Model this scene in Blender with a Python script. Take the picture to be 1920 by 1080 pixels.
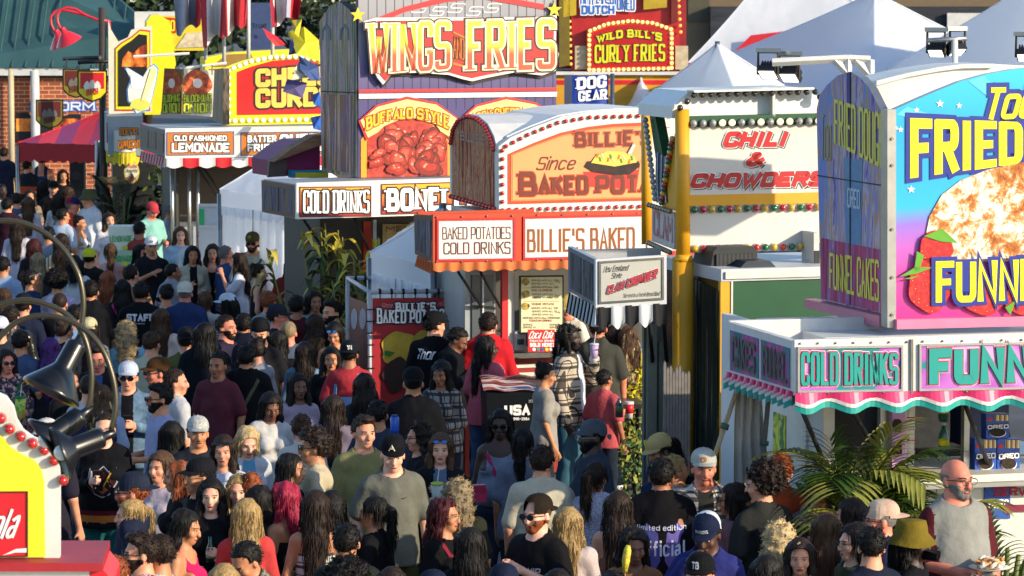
import bpy, bmesh, math, random
import numpy as np
from mathutils import Vector as V, Matrix
random.seed(7); RNG = np.random.default_rng(7)
SC = bpy.context.scene
for o in list(bpy.data.objects): bpy.data.objects.remove(o)
COL = SC.collection
R = math.radians
# ------------------------------------------------------------------ camera
F = 6500.0; HC = 4.85; PITCH = math.atan2(580, F)
CAMP = V((0, 0, HC)); FWD = V((0, math.cos(PITCH), -math.sin(PITCH))); UP = V((0, math.sin(PITCH), math.cos(PITCH))); RT = V((1, 0, 0))
cam = bpy.data.cameras.new('camera'); camo = bpy.data.objects.new('camera', cam); COL.objects.link(camo)
camo.location = CAMP; camo.rotation_euler = (math.pi/2 - PITCH, 0, 0)
cam.sensor_width = 36; cam.lens = F/1920*36; cam.clip_start = 0.5; cam.clip_end = 1500
SC.camera = camo; cam.dof.use_dof = True; cam.dof.focus_distance = 27.0; cam.dof.aperture_fstop = 9.0
# ------------------------------------------------------------------ light
SUN_EL, SUN_AZ = 19.0, 60.0          # azimuth: to the viewer's right of straight behind
w = bpy.data.worlds.new('World'); SC.world = w; w.use_nodes = True
nt = w.node_tree; bg = nt.nodes['Background']
sky = nt.nodes.new('ShaderNodeTexSky'); sky.sky_type = 'NISHITA'; sky.sun_disc = False; sky.dust_density = 0.6; sky.ozone_density = 2.5; sky.air_density = 1.0
sd = V((math.sin(R(SUN_AZ))*math.cos(R(SUN_EL)), -math.cos(R(SUN_AZ))*math.cos(R(SUN_EL)), math.sin(R(SUN_EL))))
sky.sun_elevation = R(SUN_EL); sky.sun_rotation = math.atan2(sd.x, sd.y)
nt.links.new(sky.outputs[0], bg.inputs[0]); bg.inputs[1].default_value = 0.15
sl = bpy.data.lights.new('sun', 'SUN'); sl.energy = 3.5; sl.angle = R(0.5); sl.color = (1, 0.85, 0.62)
so = bpy.data.objects.new('sun', sl); COL.objects.link(so); so.rotation_euler = sd.to_track_quat('Z', 'Y').to_euler()
SC.view_settings.view_transform = 'Standard'; SC.view_settings.look = 'None'; SC.view_settings.exposure = 0.9; SC.view_settings.gamma = 1
SC.cycles.use_denoising = True; SC.cycles.max_bounces = 6; SC.cycles.diffuse_bounces = 3; SC.cycles.glossy_bounces = 3
# ------------------------------------------------------------------ projection helpers (pixels of the 1920 x 1080 photograph -> world)
def ray(px, py): return FWD + RT*((px-960)/F) - UP*((py-540)/F)
def PS(px, py, s): return CAMP + ray(px, py)*(F/s)
def PH(px, py, h):
    d = ray(px, py); return CAMP + d*((h-HC)/d.z)
def PXH(px, s, h):
    D = F/s; v = (h-HC + D*math.sin(PITCH))/math.cos(PITCH)
    return CAMP + FWD*D + RT*((px-960)/F*D) + UP*v
class Plane:
    """a vertical plane; u runs along it, n is its outward normal"""
    def __init__(s, o, u): s.o = V(o); s.u = V(u).normalized(); s.n = s.u.cross(V((0, 0, 1)))
    def p(s, px, py, b=0.0):
        d = ray(px, py); o = s.o
        t = (o-CAMP).dot(s.n)/d.dot(s.n); return CAMP + d*t + s.n*b
    def uz(s, px, py):
        q = s.p(px, py) - s.o; return q.dot(s.u), q.z + s.o.z
    def at(s, u, z, b=0.0): return V((s.o.x, s.o.y, 0)) + s.u*u + V((0, 0, z)) + s.n*b
    def off(s, b): return Plane(s.o + s.n*b, s.u)
def frame(px, sc, yaw=11):
    """front plane and left side plane of a stand whose front left corner is at px"""
    o = PXH(px, sc, 0); a = R(yaw)
    return Plane(o, (math.cos(a), math.sin(a), 0)), Plane(o, (math.sin(a), -math.cos(a), 0))
# ------------------------------------------------------------------ materials
MATS = {}
def lin(h):
    if not isinstance(h, str): return tuple(h)[:3]
    c = [int(h[i:i+2], 16)/255 for i in (0, 2, 4)]
    return tuple(x/12.92 if x <= .04045 else ((x+.055)/1.055)**2.4 for x in c)
def newmat(name):
    m = bpy.data.materials.new(name); m.use_nodes = True; n = m.node_tree.nodes; return m, n, m.node_tree.links, n['Principled BSDF']
def M(col, rough=.6, var=.12, scale=6, bump=0, bscale=40, metal=0, spec=.4, coat=0, emit=0, trans=0):
    key = (col, rough, var, scale, bump, bscale, metal, spec, coat, emit, trans)
    if key in MATS: return MATS[key]
    m, N, L, P = newmat('paint_' + str(col)); c = lin(col)
    P.inputs['Roughness'].default_value = rough; P.inputs['Metallic'].default_value = metal; P.inputs['Specular IOR Level'].default_value = spec
    P.inputs['Coat Weight'].default_value = coat
    P.inputs['Base Color'].default_value = (*c, 1)
    if trans: P.inputs['Transmission Weight'].default_value = trans
    if emit: P.inputs['Emission Color'].default_value = (*c, 1); P.inputs['Emission Strength'].default_value = emit
    g = N.new('ShaderNodeTexCoord')
    if var:
        t = N.new('ShaderNodeTexNoise'); t.inputs['Scale'].default_value = scale; t.inputs['Detail'].default_value = 6; t.inputs['Roughness'].default_value = .65
        L.new(g.outputs['Object'], t.inputs['Vector'])
        r = N.new('ShaderNodeMapRange'); r.inputs[1].default_value = .3; r.inputs[2].default_value = .7; r.inputs[3].default_value = 1-var; r.inputs[4].default_value = 1+var*.5
        L.new(t.outputs[0], r.inputs[0])
        x = N.new('ShaderNodeMix'); x.data_type = 'RGBA'; x.blend_type = 'MULTIPLY'; x.inputs[0].default_value = 1; x.inputs[6].default_value = (*c, 1)
        L.new(r.outputs[0], x.inputs[7]); L.new(x.outputs[2], P.inputs['Base Color'])
    if bump:
        t = N.new('ShaderNodeTexNoise'); t.inputs['Scale'].default_value = bscale; t.inputs['Detail'].default_value = 4; L.new(g.outputs['Object'], t.inputs['Vector'])
        b = N.new('ShaderNodeBump'); b.inputs['Strength'].default_value = bump; b.inputs['Distance'].default_value = .02
        L.new(t.outputs[0], b.inputs['Height']); L.new(b.outputs[0], P.inputs['Normal'])
    MATS[key] = m; return m
def ramp(N, stops, interp='LINEAR'):
    r = N.new('ShaderNodeValToRGB'); r.color_ramp.interpolation = interp; e = r.color_ramp.elements
    while len(e) < len(stops): e.new(.5)
    for k, (p, c) in enumerate(stops): e[k].position = p; e[k].color = (*lin(c), 1)
    return r
def Mgrad(name, z0, z1, stops, rough=.35, noise=0, nscale=3):
    """printed vertical colour blend between two world heights"""
    m, N, L, P = newmat(name); g = N.new('ShaderNodeNewGeometry'); sx = N.new('ShaderNodeSeparateXYZ'); L.new(g.outputs['Position'], sx.inputs[0])
    mr = N.new('ShaderNodeMapRange'); mr.inputs[1].default_value = z0; mr.inputs[2].default_value = z1; L.new(sx.outputs[2], mr.inputs[0]); last = mr.outputs[0]
    if noise:
        t = N.new('ShaderNodeTexNoise'); t.inputs['Scale'].default_value = nscale; t.inputs['Detail'].default_value = 3; L.new(g.outputs['Position'], t.inputs['Vector'])
        ma = N.new('ShaderNodeMath'); ma.operation = 'MULTIPLY_ADD'; ma.inputs[1].default_value = noise; L.new(t.outputs[0], ma.inputs[0])
        m2 = N.new('ShaderNodeMath'); m2.operation = 'SUBTRACT'; L.new(last, m2.inputs[0]); m2.inputs[1].default_value = noise/2
        L.new(m2.outputs[0], ma.inputs[2]); last = ma.outputs[0]
    r = ramp(N, stops); L.new(last, r.inputs[0]); L.new(r.outputs[0], P.inputs['Base Color']); P.inputs['Roughness'].default_value = rough; return m
def Mnoise(name, stops, scale=(5, 5, 5), rough=.5, bump=0, detail=6, metal=0, kind='noise', coat=0, dist=.5, rnd=.6, bdist=.02):
    """mottled colour from a noise or cell pattern stretched by scale"""
    m, N, L, P = newmat(name); g = N.new('ShaderNodeTexCoord'); mp = N.new('ShaderNodeMapping'); mp.inputs['Scale'].default_value = scale; L.new(g.outputs['Object'], mp.inputs['Vector'])
    if kind == 'noise':
        t = N.new('ShaderNodeTexNoise'); t.inputs['Detail'].default_value = detail; t.inputs['Distortion'].default_value = dist; t.inputs['Roughness'].default_value = rnd; t.inputs['Scale'].default_value = 1; out = t.outputs[0]
    else:
        t = N.new('ShaderNodeTexVoronoi'); t.inputs['Scale'].default_value = 1; out = t.outputs['Color' if kind == 'cell' else 'Distance']
    L.new(mp.outputs[0], t.inputs['Vector']); r = ramp(N, stops); L.new(out, r.inputs[0]); L.new(r.outputs[0], P.inputs['Base Color'])
    P.inputs['Roughness'].default_value = rough; P.inputs['Metallic'].default_value = metal; P.inputs['Coat Weight'].default_value = coat
    if bump:
        b = N.new('ShaderNodeBump'); b.inputs['Strength'].default_value = bump; b.inputs['Distance'].default_value = bdist; L.new(out, b.inputs['Height']); L.new(b.outputs[0], P.inputs['Normal'])
    return m
def Mstripe(name, cols, freq, axis='X', rough=.7, bump=0, tex='Object'):
    """flat stripes: cols repeat along an axis, freq stripes per metre"""
    m, N, L, P = newmat(name); g = N.new('ShaderNodeTexCoord'); sx = N.new('ShaderNodeSeparateXYZ'); L.new(g.outputs[tex], sx.inputs[0])
    a = N.new('ShaderNodeMath'); a.operation = 'MULTIPLY'; a.inputs[1].default_value = freq/len(cols); L.new(sx.outputs['XYZ'.index(axis)], a.inputs[0])
    f = N.new('ShaderNodeMath'); f.operation = 'FRACT'; L.new(a.outputs[0], f.inputs[0])
    r = ramp(N, [(k/len(cols), c) for k, c in enumerate(cols)], 'CONSTANT'); L.new(f.outputs[0], r.inputs[0]); L.new(r.outputs[0], P.inputs['Base Color'])
    P.inputs['Roughness'].default_value = rough; return m
def Mplaid(name, a, b, c, freq=9):
    m, N, L, P = newmat(name); g = N.new('ShaderNodeTexCoord'); sx = N.new('ShaderNodeSeparateXYZ'); L.new(g.outputs['Object'], sx.inputs[0]); outs = []
    ad = N.new('ShaderNodeMath'); ad.operation = 'ADD'; L.new(sx.outputs[0], ad.inputs[0]); L.new(sx.outputs[1], ad.inputs[1])
    for src in (ad.outputs[0], sx.outputs[2]):
        k = N.new('ShaderNodeMath'); k.operation = 'MULTIPLY'; k.inputs[1].default_value = freq; L.new(src, k.inputs[0])
        f = N.new('ShaderNodeMath'); f.operation = 'FRACT'; L.new(k.outputs[0], f.inputs[0]); r = ramp(N, [(0, 'ffffff'), (.35, '909090'), (.6, 'ffffff'), (.78, '606060'), (.86, 'ffffff')], 'CONSTANT'); L.new(f.outputs[0], r.inputs[0]); outs.append(r.outputs[0])
    x = N.new('ShaderNodeMix'); x.data_type = 'RGBA'; x.blend_type = 'MULTIPLY'; x.inputs[0].default_value = 1; L.new(outs[0], x.inputs[6]); L.new(outs[1], x.inputs[7])
    r = ramp(N, [(0, c), (.15, c), (.5, b), (1, a)]); L.new(x.outputs[2], r.inputs[0]); L.new(r.outputs[0], P.inputs['Base Color']); P.inputs['Roughness'].default_value = .85; return m
WHITE = M('d2d0c9', .45, .17, 2.3); WHITE2 = M('c4c4c2', .5, .14, 5); ALU = M('a8a8a6', .35, .15, 8, metal=.8); STEEL = M('8a8a88', .3, .2, 9, metal=.9)
BLACK = M('141416', .5, .1); DARK = M('0c0c0e', .7, .1); CANVAS = M('cfd0d2', .75, .08, 2, .25, 5)
def Mcanvas(name, col, tr=.5):
    m, N, L, P = newmat(name); t = N.new('ShaderNodeBsdfTranslucent'); t.inputs[0].default_value = (*lin(col), 1); P.inputs['Base Color'].default_value = (*lin(col), 1); P.inputs['Roughness'].default_value = .7; P.inputs['Specular IOR Level'].default_value = .2
    g = N.new('ShaderNodeTexCoord'); n = N.new('ShaderNodeTexNoise'); n.inputs['Scale'].default_value = 1.6; L.new(g.outputs['Object'], n.inputs['Vector']); b = N.new('ShaderNodeBump'); b.inputs['Strength'].default_value = .4; b.inputs['Distance'].default_value = .12; L.new(n.outputs[0], b.inputs['Height']); L.new(b.outputs[0], P.inputs['Normal'])
    x = N.new('ShaderNodeMixShader'); x.inputs[0].default_value = tr; L.new(P.outputs[0], x.inputs[1]); L.new(t.outputs[0], x.inputs[2]); L.new(x.outputs[0], N['Material Output'].inputs[0]); return m
RED = M('c8202a', .4); YEL = M('e8d820', .4, .06); GLASSD = M('10141a', .08, 0, spec=.8); BULB = M('e8e4d8', .15, .05, spec=.8); BULBR = M('b01418', .12, .05, spec=.8, coat=.5)
# ------------------------------------------------------------------ mesh builder
class MB:
    def __init__(s): s.v = []; s.f = []; s.fm = []; s.mats = []; s.sm = []
    def mi(s, m):
        if m is None: m = s.mats[0] if s.mats else WHITE
        if m not in s.mats: s.mats.append(m)
        return s.mats.index(m)
    def face(s, pts, m=None, sm=False):
        k = len(s.v); s.v += [tuple(p) for p in pts]; s.f.append(tuple(range(k, k+len(pts)))); s.fm.append(s.mi(m)); s.sm.append(sm); return s
    def grid(s, rows, m=None, close=False, sm=True, caps=False):
        k = len(s.v); n = len(rows[0]); i = s.mi(m)
        for r in rows: s.v += [tuple(p) for p in r]
        for a in range(len(rows)-1):
            for b in range(n if close else n-1):
                c = (b+1) % n; s.f.append((k+a*n+b, k+a*n+c, k+(a+1)*n+c, k+(a+1)*n+b)); s.fm.append(i); s.sm.append(sm)
        if caps:
            e = k+(len(rows)-1)*n
            s.f += [tuple(range(k+n-1, k-1, -1)), tuple(range(e, e+n))]; s.fm += [i, i]; s.sm += [False, False]
        return s
    def prism(s, pts, vec, m=None, side=None):
        pts = [V(p) for p in pts]; vec = V(vec); q = [p+vec for p in pts]; n = len(pts)
        s.face(pts[::-1], side or m); s.face(q, m)
        for a in range(n): b = (a+1) % n; s.face([pts[a], pts[b], q[b], q[a]], side or m)
        return s
    def box(s, o, a, b, c, m=None):
        o, a, b, c = V(o), V(a), V(b), V(c); return s.prism([o, o+a, o+a+b, o+b], c, m)
    def cbox(s, c, x, y, z, m=None, rot=0):
        c = V(c); a = V((math.cos(rot), math.sin(rot), 0)); b = V((-math.sin(rot), math.cos(rot), 0))
        return s.box(c-a*x/2-b*y/2-V((0, 0, z/2)), a*x, b*y, V((0, 0, z)), m)
    def tube(s, pts, r, n=8, m=None, caps=True, sy=1):
        pts = [V(p) for p in pts]; rr = r if hasattr(r, '__len__') else [r]*len(pts); rows = []; ref = None
        for k, p in enumerate(pts):
            d = (pts[min(k+1, len(pts)-1)] - pts[max(k-1, 0)]).normalized()
            if ref is None: ref = V((0, 0, 1)) if abs(d.z) < .9 else V((0, 1, 0))
            a = d.cross(ref); a = a.normalized() if a.length > 1e-6 else V((1, 0, 0)); b = a.cross(d).normalized(); ref = b
            rows.append([p + a*math.cos(t)*rr[k] + b*math.sin(t)*rr[k]*sy for t in [2*math.pi*i/n for i in range(n)]])
        return s.grid(rows, m, True, n > 5, caps)
    def ball(s, c, r, m=None, n=10, k=6):
        c = V(c); r = r if hasattr(r, '__len__') else (r, r, r)
        rows = [[c + V((r[0]*math.sin(p)*math.cos(t), r[1]*math.sin(p)*math.sin(t), r[2]*math.cos(p))) for t in [2*math.pi*i/n for i in range(n)]] for p in [math.pi*(.02+.96*j/k) for j in range(k+1)]]
        return s.grid(rows[::-1], m, True, True, True)
    def lathe(s, c, prof, m=None, n=20, axis=None, caps=True):
        c = V(c); ax = V(axis).normalized() if axis else V((0, 0, 1)); a = ax.orthogonal().normalized(); b = ax.cross(a)
        return s.grid([[c + ax*h + (a*math.cos(t)+b*math.sin(t))*r for t in [2*math.pi*i/n for i in range(n)]] for r, h in prof], m, True, True, caps)
    def raw(s, vs, fs, m=None, sm=True):
        k = len(s.v); i = s.mi(m); s.v += [tuple(p) for p in vs]; s.f += [tuple(k+x for x in f) for f in fs]; s.fm += [i]*len(fs); s.sm += [sm]*len(fs); return s
    def obj(s, name, parent=None, m=None):
        base = V((0, 0, 0)); q = parent
        while q is not None: base += V(q.location); q = q.parent
        if parent is None and s.v:
            a = np.array(s.v); base = V(((a[:, 0].min()+a[:, 0].max())/2, (a[:, 1].min()+a[:, 1].max())/2, a[:, 2].min()))
        me = bpy.data.meshes.new(name)
        me.from_pydata([tuple(V(p)-base) for p in s.v], [], s.f)
        for x in (s.mats if m is None else [m]): me.materials.append(x)
        if m is None: me.polygons.foreach_set('material_index', s.fm)
        me.polygons.foreach_set('use_smooth', s.sm); me.update()
        o = bpy.data.objects.new(name, me); COL.objects.link(o)
        if parent is not None: o.parent = parent
        else: o.location = base
        return o
def tag(o, label=None, cat=None, group=None, kind=None):
    if label: o['label'] = label
    if cat: o['category'] = cat
    if group: o['group'] = group
    if kind: o['kind'] = kind
    return o
def thing(name, label, cat, loc, group=None):
    o = bpy.data.objects.new(name, None); COL.objects.link(o); o.location = loc; o.empty_display_size = .1; return tag(o, label, cat, group)
def dup(o, delta, label=None):
    c = o.copy(); COL.objects.link(c); c.location = V(o.location)+V(delta)
    if label: c['label'] = label
    for ch in o.children:
        d = ch.copy(); COL.objects.link(d); d.parent = c
        for g in ch.children: e = g.copy(); COL.objects.link(e); e.parent = d
    return c
def px_panel(mb, pl, pts, b0, b1, m, side=None):
    """a flat board on plane pl, its outline read in photo pixels, from b0 to b1 in front of the plane"""
    q = [pl.p(x, y) for x, y in pts]; return mb.prism([p+pl.n*b0 for p in q], pl.n*(b1-b0), m, side)
def px_sheet(mb, pl, pts, b, m): return mb.face([pl.p(x, y)+pl.n*b for x, y in pts], m)
def rect(x0, y0, x1, y1, dy=0): return [(x0, y1), (x1, y1+dy), (x1, y0+dy), (x0, y0)]
def px_frame(mb, pl, x0, y0, x1, y1, w, b0, b1, m, dy=0):
    """four butted bars round a panel"""
    px_panel(mb, pl, [(x0, y0+w), (x1, y0+w+dy), (x1, y0+dy), (x0, y0)], b0, b1, m); px_panel(mb, pl, [(x0, y1), (x1, y1+dy), (x1, y1-w+dy), (x0, y1-w)], b0, b1, m)
    px_panel(mb, pl, [(x0, y1-w), (x0+w, y1-w), (x0+w, y0+w), (x0, y0+w)], b0, b1, m); px_panel(mb, pl, [(x1-w, y1-w+dy), (x1, y1-w+dy), (x1, y0+w+dy), (x1-w, y0+w+dy)], b0, b1, m)
def px_bulbs(parent, pl, pts, r, m, b, name='bulb', sock=None):
    for x, y in pts:
        mb = MB(); c = pl.p(x, y)+pl.n*b; mb.ball(c+pl.n*r*.7, r, m if not isinstance(m, list) else m[len(parent.children) % len(m)], 10, 6)
        if sock: mb.lathe(c, [(r*1.15, 0), (r*1.05, r*.35)], sock, 10, pl.n)
        mb.obj(name, parent)
def along(pts, n):
    pts = [V((*p, 0)) for p in pts]; L = [0]
    for a, b in zip(pts, pts[1:]): L.append(L[-1]+(b-a).length)
    out = []
    for k in range(n):
        d = L[-1]*k/(n-1); i = max(j for j in range(len(L)-1) if L[j] <= d+1e-9); t = (d-L[i])/max(L[i+1]-L[i], 1e-9); p = pts[i].lerp(pts[i+1], min(t, 1)); out.append((p.x, p.y))
    return out
# ------------------------------------------------------------------ lettering: a stroke alphabet on an 8 x 8 grid, ~ marks curved strokes
GL = {'A': '00 48 80|23 63', 'B': '00 08|~08 48 78 74 44 04|~04 54 84 80 50 00', 'C': '~86 88 48 08 04 00 40 80 82', 'D': '00 08|~08 48 88 84 80 40 00', 'E': '88 08 00 80|04 64', 'F': '88 08 00|04 64',
 'G': '~86 88 48 08 04 00 40 80 83|83 53', 'H': '00 08|80 88|04 84', 'I': '40 48', 'J': '~88 83 80 40 00 02', 'K': '00 08|88 04|35 80', 'L': '08 00 80', 'M': '00 08 43 88 80', 'N': '00 08 80 88', 'O': 'o48 88 84 80 40 00 04 08',
 'P': '00 08|~08 58 88 83 53 03', 'Q': 'o48 88 84 80 40 00 04 08|52 80', 'R': '00 08|~08 58 88 84 54 04|44 80', 'S': '~87 88 48 08 06 04 44 84 82 80 40 00 01', 'T': '08 88|48 40', 'U': '~08 04 00 40 80 84 88', 'V': '08 40 88',
 'W': '08 20 46 60 88', 'X': '00 88|08 80', 'Y': '08 44 88|44 40', 'Z': '08 88 00 80', '&': '~80 26 28 58 57 03 00 40 84', "'": '48 46', '-': '14 74', '!': '48 43|41 40', '.': '40 41', ',': '41 30',
 '0': 'o48 88 84 80 40 00 04 08', '1': '16 48 40', '2': '~06 08 88 85 00|00 80', '3': '~07 08 88 84 44|~44 84 80 00 01', '4': '60 68 02 82', '5': '88 08 05|~05 85 80 00 01', '6': '~78 08 00 80 85 04', '7': '08 88 20', '8': 'o48 78 74 44 14 18|o44 84 80 40 00 04', '9': '~10 80 88 08 03 84',
 'a': '~15 46 66 60|~63 03 00 40 61', 'b': '08 00|~05 86 80 00', 'c': '~75 56 06 00 50 71', 'd': '88 80|~85 06 00 81', 'e': '~13 73 76 06 00 50 71', 'f': '~78 38 30|15 65', 'g': '~66 06 02 63|~66 60 00', 'h': '08 00|~04 36 76 70', 'i': '46 40|48 48', 'k': '08 00|76 03|33 80', 'l': '48 40', 'm': '06 00|~04 26 46 40|~44 66 86 80', 'n': '06 00|~04 36 76 70',
 'o': 'o46 86 83 80 40 00 03 06', 'r': '16 10|~13 36 66', 's': '~65 46 06 03 63 60 30 01', 't': '~38 30 60|15 65', 'u': '~06 00 40 70 76|76 70', 'w': '06 20 45 60 86', 'y': '06 42|86 20', 'p': '06 00|~06 76 72 02', 'v': '06 40 86'}
GW = {'I': .3, "'": .25, 'M': 1.25, 'W': 1.35, '!': .3, '.': .3, ',': .3, '1': .6, 'i': .25, 'l': .25, 'm': 1.3, 'w': 1.2, ' ': .55, 'f': .7, 't': .7, 'r': .75, '&': 1.05, 'T': .9, 'L': .85, 'E': .9, 'F': .9}
def chaikin(p, closed, n=2):
    for _ in range(n):
        q = []; m = len(p)
        for k in range(m if closed else m-1):
            a, b = p[k], p[(k+1) % m]; q += [(a[0]*.75+b[0]*.25, a[1]*.75+b[1]*.25), (a[0]*.25+b[0]*.75, a[1]*.25+b[1]*.75)]
        p = q if closed else [p[0]] + q + [p[-1]]
    return p
def ribbon(pts, w, closed, ext):
    n = len(pts); P = [np.array(p, float) for p in pts]
    if not closed and n > 1:
        d = P[0]-P[1]; P[0] = P[0]+d/max(np.linalg.norm(d), 1e-6)*ext; d = P[-1]-P[-2]; P[-1] = P[-1]+d/max(np.linalg.norm(d), 1e-6)*ext
    L, Rr = [], []
    for k in range(n):
        if closed: a, b, c = P[k-1], P[k], P[(k+1) % n]
        else: a, b, c = P[max(k-1, 0)], P[k], P[min(k+1, n-1)]
        d1 = b-a; d2 = c-b; l1 = np.linalg.norm(d1); l2 = np.linalg.norm(d2)
        d1 = d1/l1 if l1 > 1e-9 else d2/max(l2, 1e-9); d2 = d2/l2 if l2 > 1e-9 else d1
        n1 = np.array((-d1[1], d1[0])); n2 = np.array((-d2[1], d2[0])); t = n1+n2; lt = np.linalg.norm(t)
        if lt < .3: t = n1; sc = 1
        else: t = t/lt; sc = min(1/max(t.dot(n1), .35), 1.9)
        L.append(b+t*w/2*sc); Rr.append(b-t*w/2*sc)
    return L, Rr
def strokes(txt, gap=.22, slab=False, widths=None):
    """text -> strokes in a box 1 high; returns [(points, closed, kind)] and the width"""
    out = []; x = 0
    for ch in txt:
        if ch == ' ': x += .5; continue
        g = GL.get(ch) or GL.get(ch.upper()); wd = .62*GW.get(ch, 1)
        if not g: x += .5; continue
        for st in g.split('|'):
            k = st[0]; pts = [(int(a[0])/8, int(a[1])/8) for a in st.lstrip('~o').split()]
            if k in '~o': pts = chaikin(pts, k == 'o')
            if len(pts) == 2 and pts[0] == pts[1]: pts[1] = (pts[1][0], pts[1][1]+.06)
            q = [(x+px*wd if wd > .2 else x+wd/2+(px-.5)*.1, py) for px, py in pts]; out.append((q, k == 'o', k))
        x += wd+gap
    return out, x-gap
def text_to(mb, txt, mapf, H, W, layers, weight=.2, gap=.24, slab=0, slant=0, arch=0, vscale=None, lift=.0004, fat=2.0):
    """lay txt in a box W x H (metres) through mapf(u, v, lift) -> world point; layers = [(extra width, material, lift)] from the back"""
    w0 = weight
    for _ in range(3):
        st, tw = strokes(txt, gap); kx = W/max(tw+.1, .01); weight = min(w0, w0*fat*kx*.62/H); gap = max(gap, weight*H/kx*1.22)
    st, tw = strokes(txt, gap); kx = (W-weight*H*.9)/max(tw, .01); weight = min(weight, gap*kx/1.15/H)
    for li, (ex, mat, b) in enumerate(layers):
        for si, (pts, closed, kind) in enumerate(st):
            q = []
            for x, y in pts:
                t = x/max(tw, .01); yy = y
                if vscale: yy = y*vscale(t)
                q.append((weight*H*.45 + x*kx + slant*(y-.5)*H, weight*H*.4 + yy*(H-weight*H*.8) + arch*H*(1-(2*t-1)**2)))
            wd = weight*H + ex*2
            if slab and kind not in '~o': ext = 0+ex
            else: ext = wd*.3 if kind in '~o' else wd*.42
            if closed: ext = 0
            L, Rr = ribbon(q, wd, closed, ext); n = len(q); bb = b+si % 7*lift*.4
            for k in range(n if closed else n-1):
                j = (k+1) % n; mb.face([mapf(*L[k], bb), mapf(*Rr[k], bb), mapf(*Rr[j], bb), mapf(*L[j], bb)][::-1], mat)
            if slab and kind not in '~o':
                for e, f in ((0, 1), (n-1, n-2)):
                    if pts[e][1] in (0, 1) and abs(q[e][1]-q[f][1]) > abs(q[e][0]-q[f][0])*1.0:
                        hw = weight*H*.5*slab+ex; th = weight*H*.34+ex*2; y0 = q[e][1]-th/2 + (th*.2 if pts[e][1] == 0 else -th*.2); x0 = q[e][0]
                        bb2 = bb+lift*3.2; mb.face([mapf(x0-hw, y0, bb2), mapf(x0+hw, y0, bb2), mapf(x0+hw, y0+th, bb2), mapf(x0-hw, y0+th, bb2)], mat)
    return mb
def px_text(mb, pl, txt, quad, layers, b=.006, **kw):
    """quad = (xl, ytop, ybot, xr, ytop, ybot) in photo pixels on plane pl; layer widths are in pixels"""
    xl, a, bb, xr, c, d = quad; p0 = pl.p(xl, bb); p1 = pl.p(xr, d); q0 = pl.p(xl, a); q1 = pl.p(xr, c)
    W = (p1-p0).length; H = ((q0-p0).length+(q1-p1).length)/2; pxm = W/max(abs(xr-xl), 1)
    def f(u, v, l):
        t = u/W; y = v/H; return (p0.lerp(p1, t)).lerp(q0.lerp(q1, t), y) + pl.n*(b+l)
    return text_to(mb, txt, f, H, W, [(e*H/max(abs(bb-a), 1), m, .004*k) for k, (e, m) in enumerate(layers)], **kw)
# ================================================================== SETTING: ground, far building, roofs, tents
mb = MB(); mb.face([(-300, -150, 0), (300, -150, 0), (300, 700, 0), (-300, 700, 0)], Mnoise('asphalt', [(.3, '3a3a3c'), (.6, '505052'), (.8, '5c5a58')], (.7, .7, 1), .9, .2, 8)); tag(mb.obj('ground'), kind='structure')
# ---- brick building with green metal roof
bw = PXH(-160, 84, 0); PBR = Plane(bw, (1, 0.02, 0)); base = PBR.p(60, 400); base.z = 0
t = thing('brick_building', 'brick building under a green ribbed metal roof at the far end of the midway', 'building', base)
m, N, L, P = newmat('brick'); g = N.new('ShaderNodeTexCoord'); mp = N.new('ShaderNodeMapping'); mp.inputs['Rotation'].default_value = (math.pi/2, 0, 0); L.new(g.outputs['Object'], mp.inputs['Vector'])
bt = N.new('ShaderNodeTexBrick'); bt.inputs['Scale'].default_value = 4.6; bt.inputs['Color1'].default_value = (*lin('a8552f'), 1); bt.inputs['Color2'].default_value = (*lin('8f4526'), 1); bt.inputs['Mortar'].default_value = (*lin('c9a888'), 1); bt.inputs['Mortar Size'].default_value = .035; bt.inputs['Brick Width'].default_value = 1.25; bt.inputs['Row Height'].default_value = .42
L.new(mp.outputs[0], bt.inputs['Vector']); L.new(bt.outputs[0], P.inputs['Base Color']); P.inputs['Roughness'].default_value = .85; BRICK = m
mb = MB(); px_panel(mb, PBR, [(-160, 470), (262, 470), (262, 138), (-160, 138)], -.4, 0, BRICK); mb.obj('wall', t)
mb = MB(); px_panel(mb, PBR, rect(-160, 126, 262, 141), -.3, .25, WHITE2); px_panel(mb, PBR, rect(-160, 141, 262, 146), -.2, .05, M('1c2430', .6)); mb.obj('gutter', t)
ROOFG = Mnoise('green_metal', [(.35, '28494a'), (.65, '33585a')], (.5, .5, .5), .6)
mb = MB(); T0 = [PBR.p(x, 126)+PBR.n*.3 for x in (-160, 262)]; T1 = [PBR.p(-160, -120)-PBR.n*3.2, PBR.p(150, -40)-PBR.n*3.2, PBR.p(253, 30)-PBR.n*.9]
mb.prism([T0[0], T0[1], PBR.p(254, 60)-PBR.n*.4, T1[2], T1[1], T1[0]], (0, .15, .02), ROOFG); mb.obj('roof', t)
for k in range(17):
    mb = MB(); x = -150+k*25; f = max(0., min(1, (x-150)/103)); top = PBR.p(x, -120 if x < 120 else (-40+70*f))-PBR.n*(3.2-2.3*f); bot = PBR.p(x, 126)+PBR.n*.3
    if x < 245: mb.tube([bot-V((0, .03, 0)), top-V((0, .06, 0))], .022, 5, ROOFG); mb.obj('roof_seam', t)
mb = MB(); px_panel(mb, PBR, rect(253, 22, 330, 62), -.5, .1, WHITE); mb.obj('fascia_board', t)
mb = MB(); px_text(mb, PBR, 'INFORM', (57, 191, 208, 178, 191, 208), [(2.2, M('3060b0')), (0, M('d8dce8'))], .02, slab=2.4, weight=.2); mb.obj('lettering', t)
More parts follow.
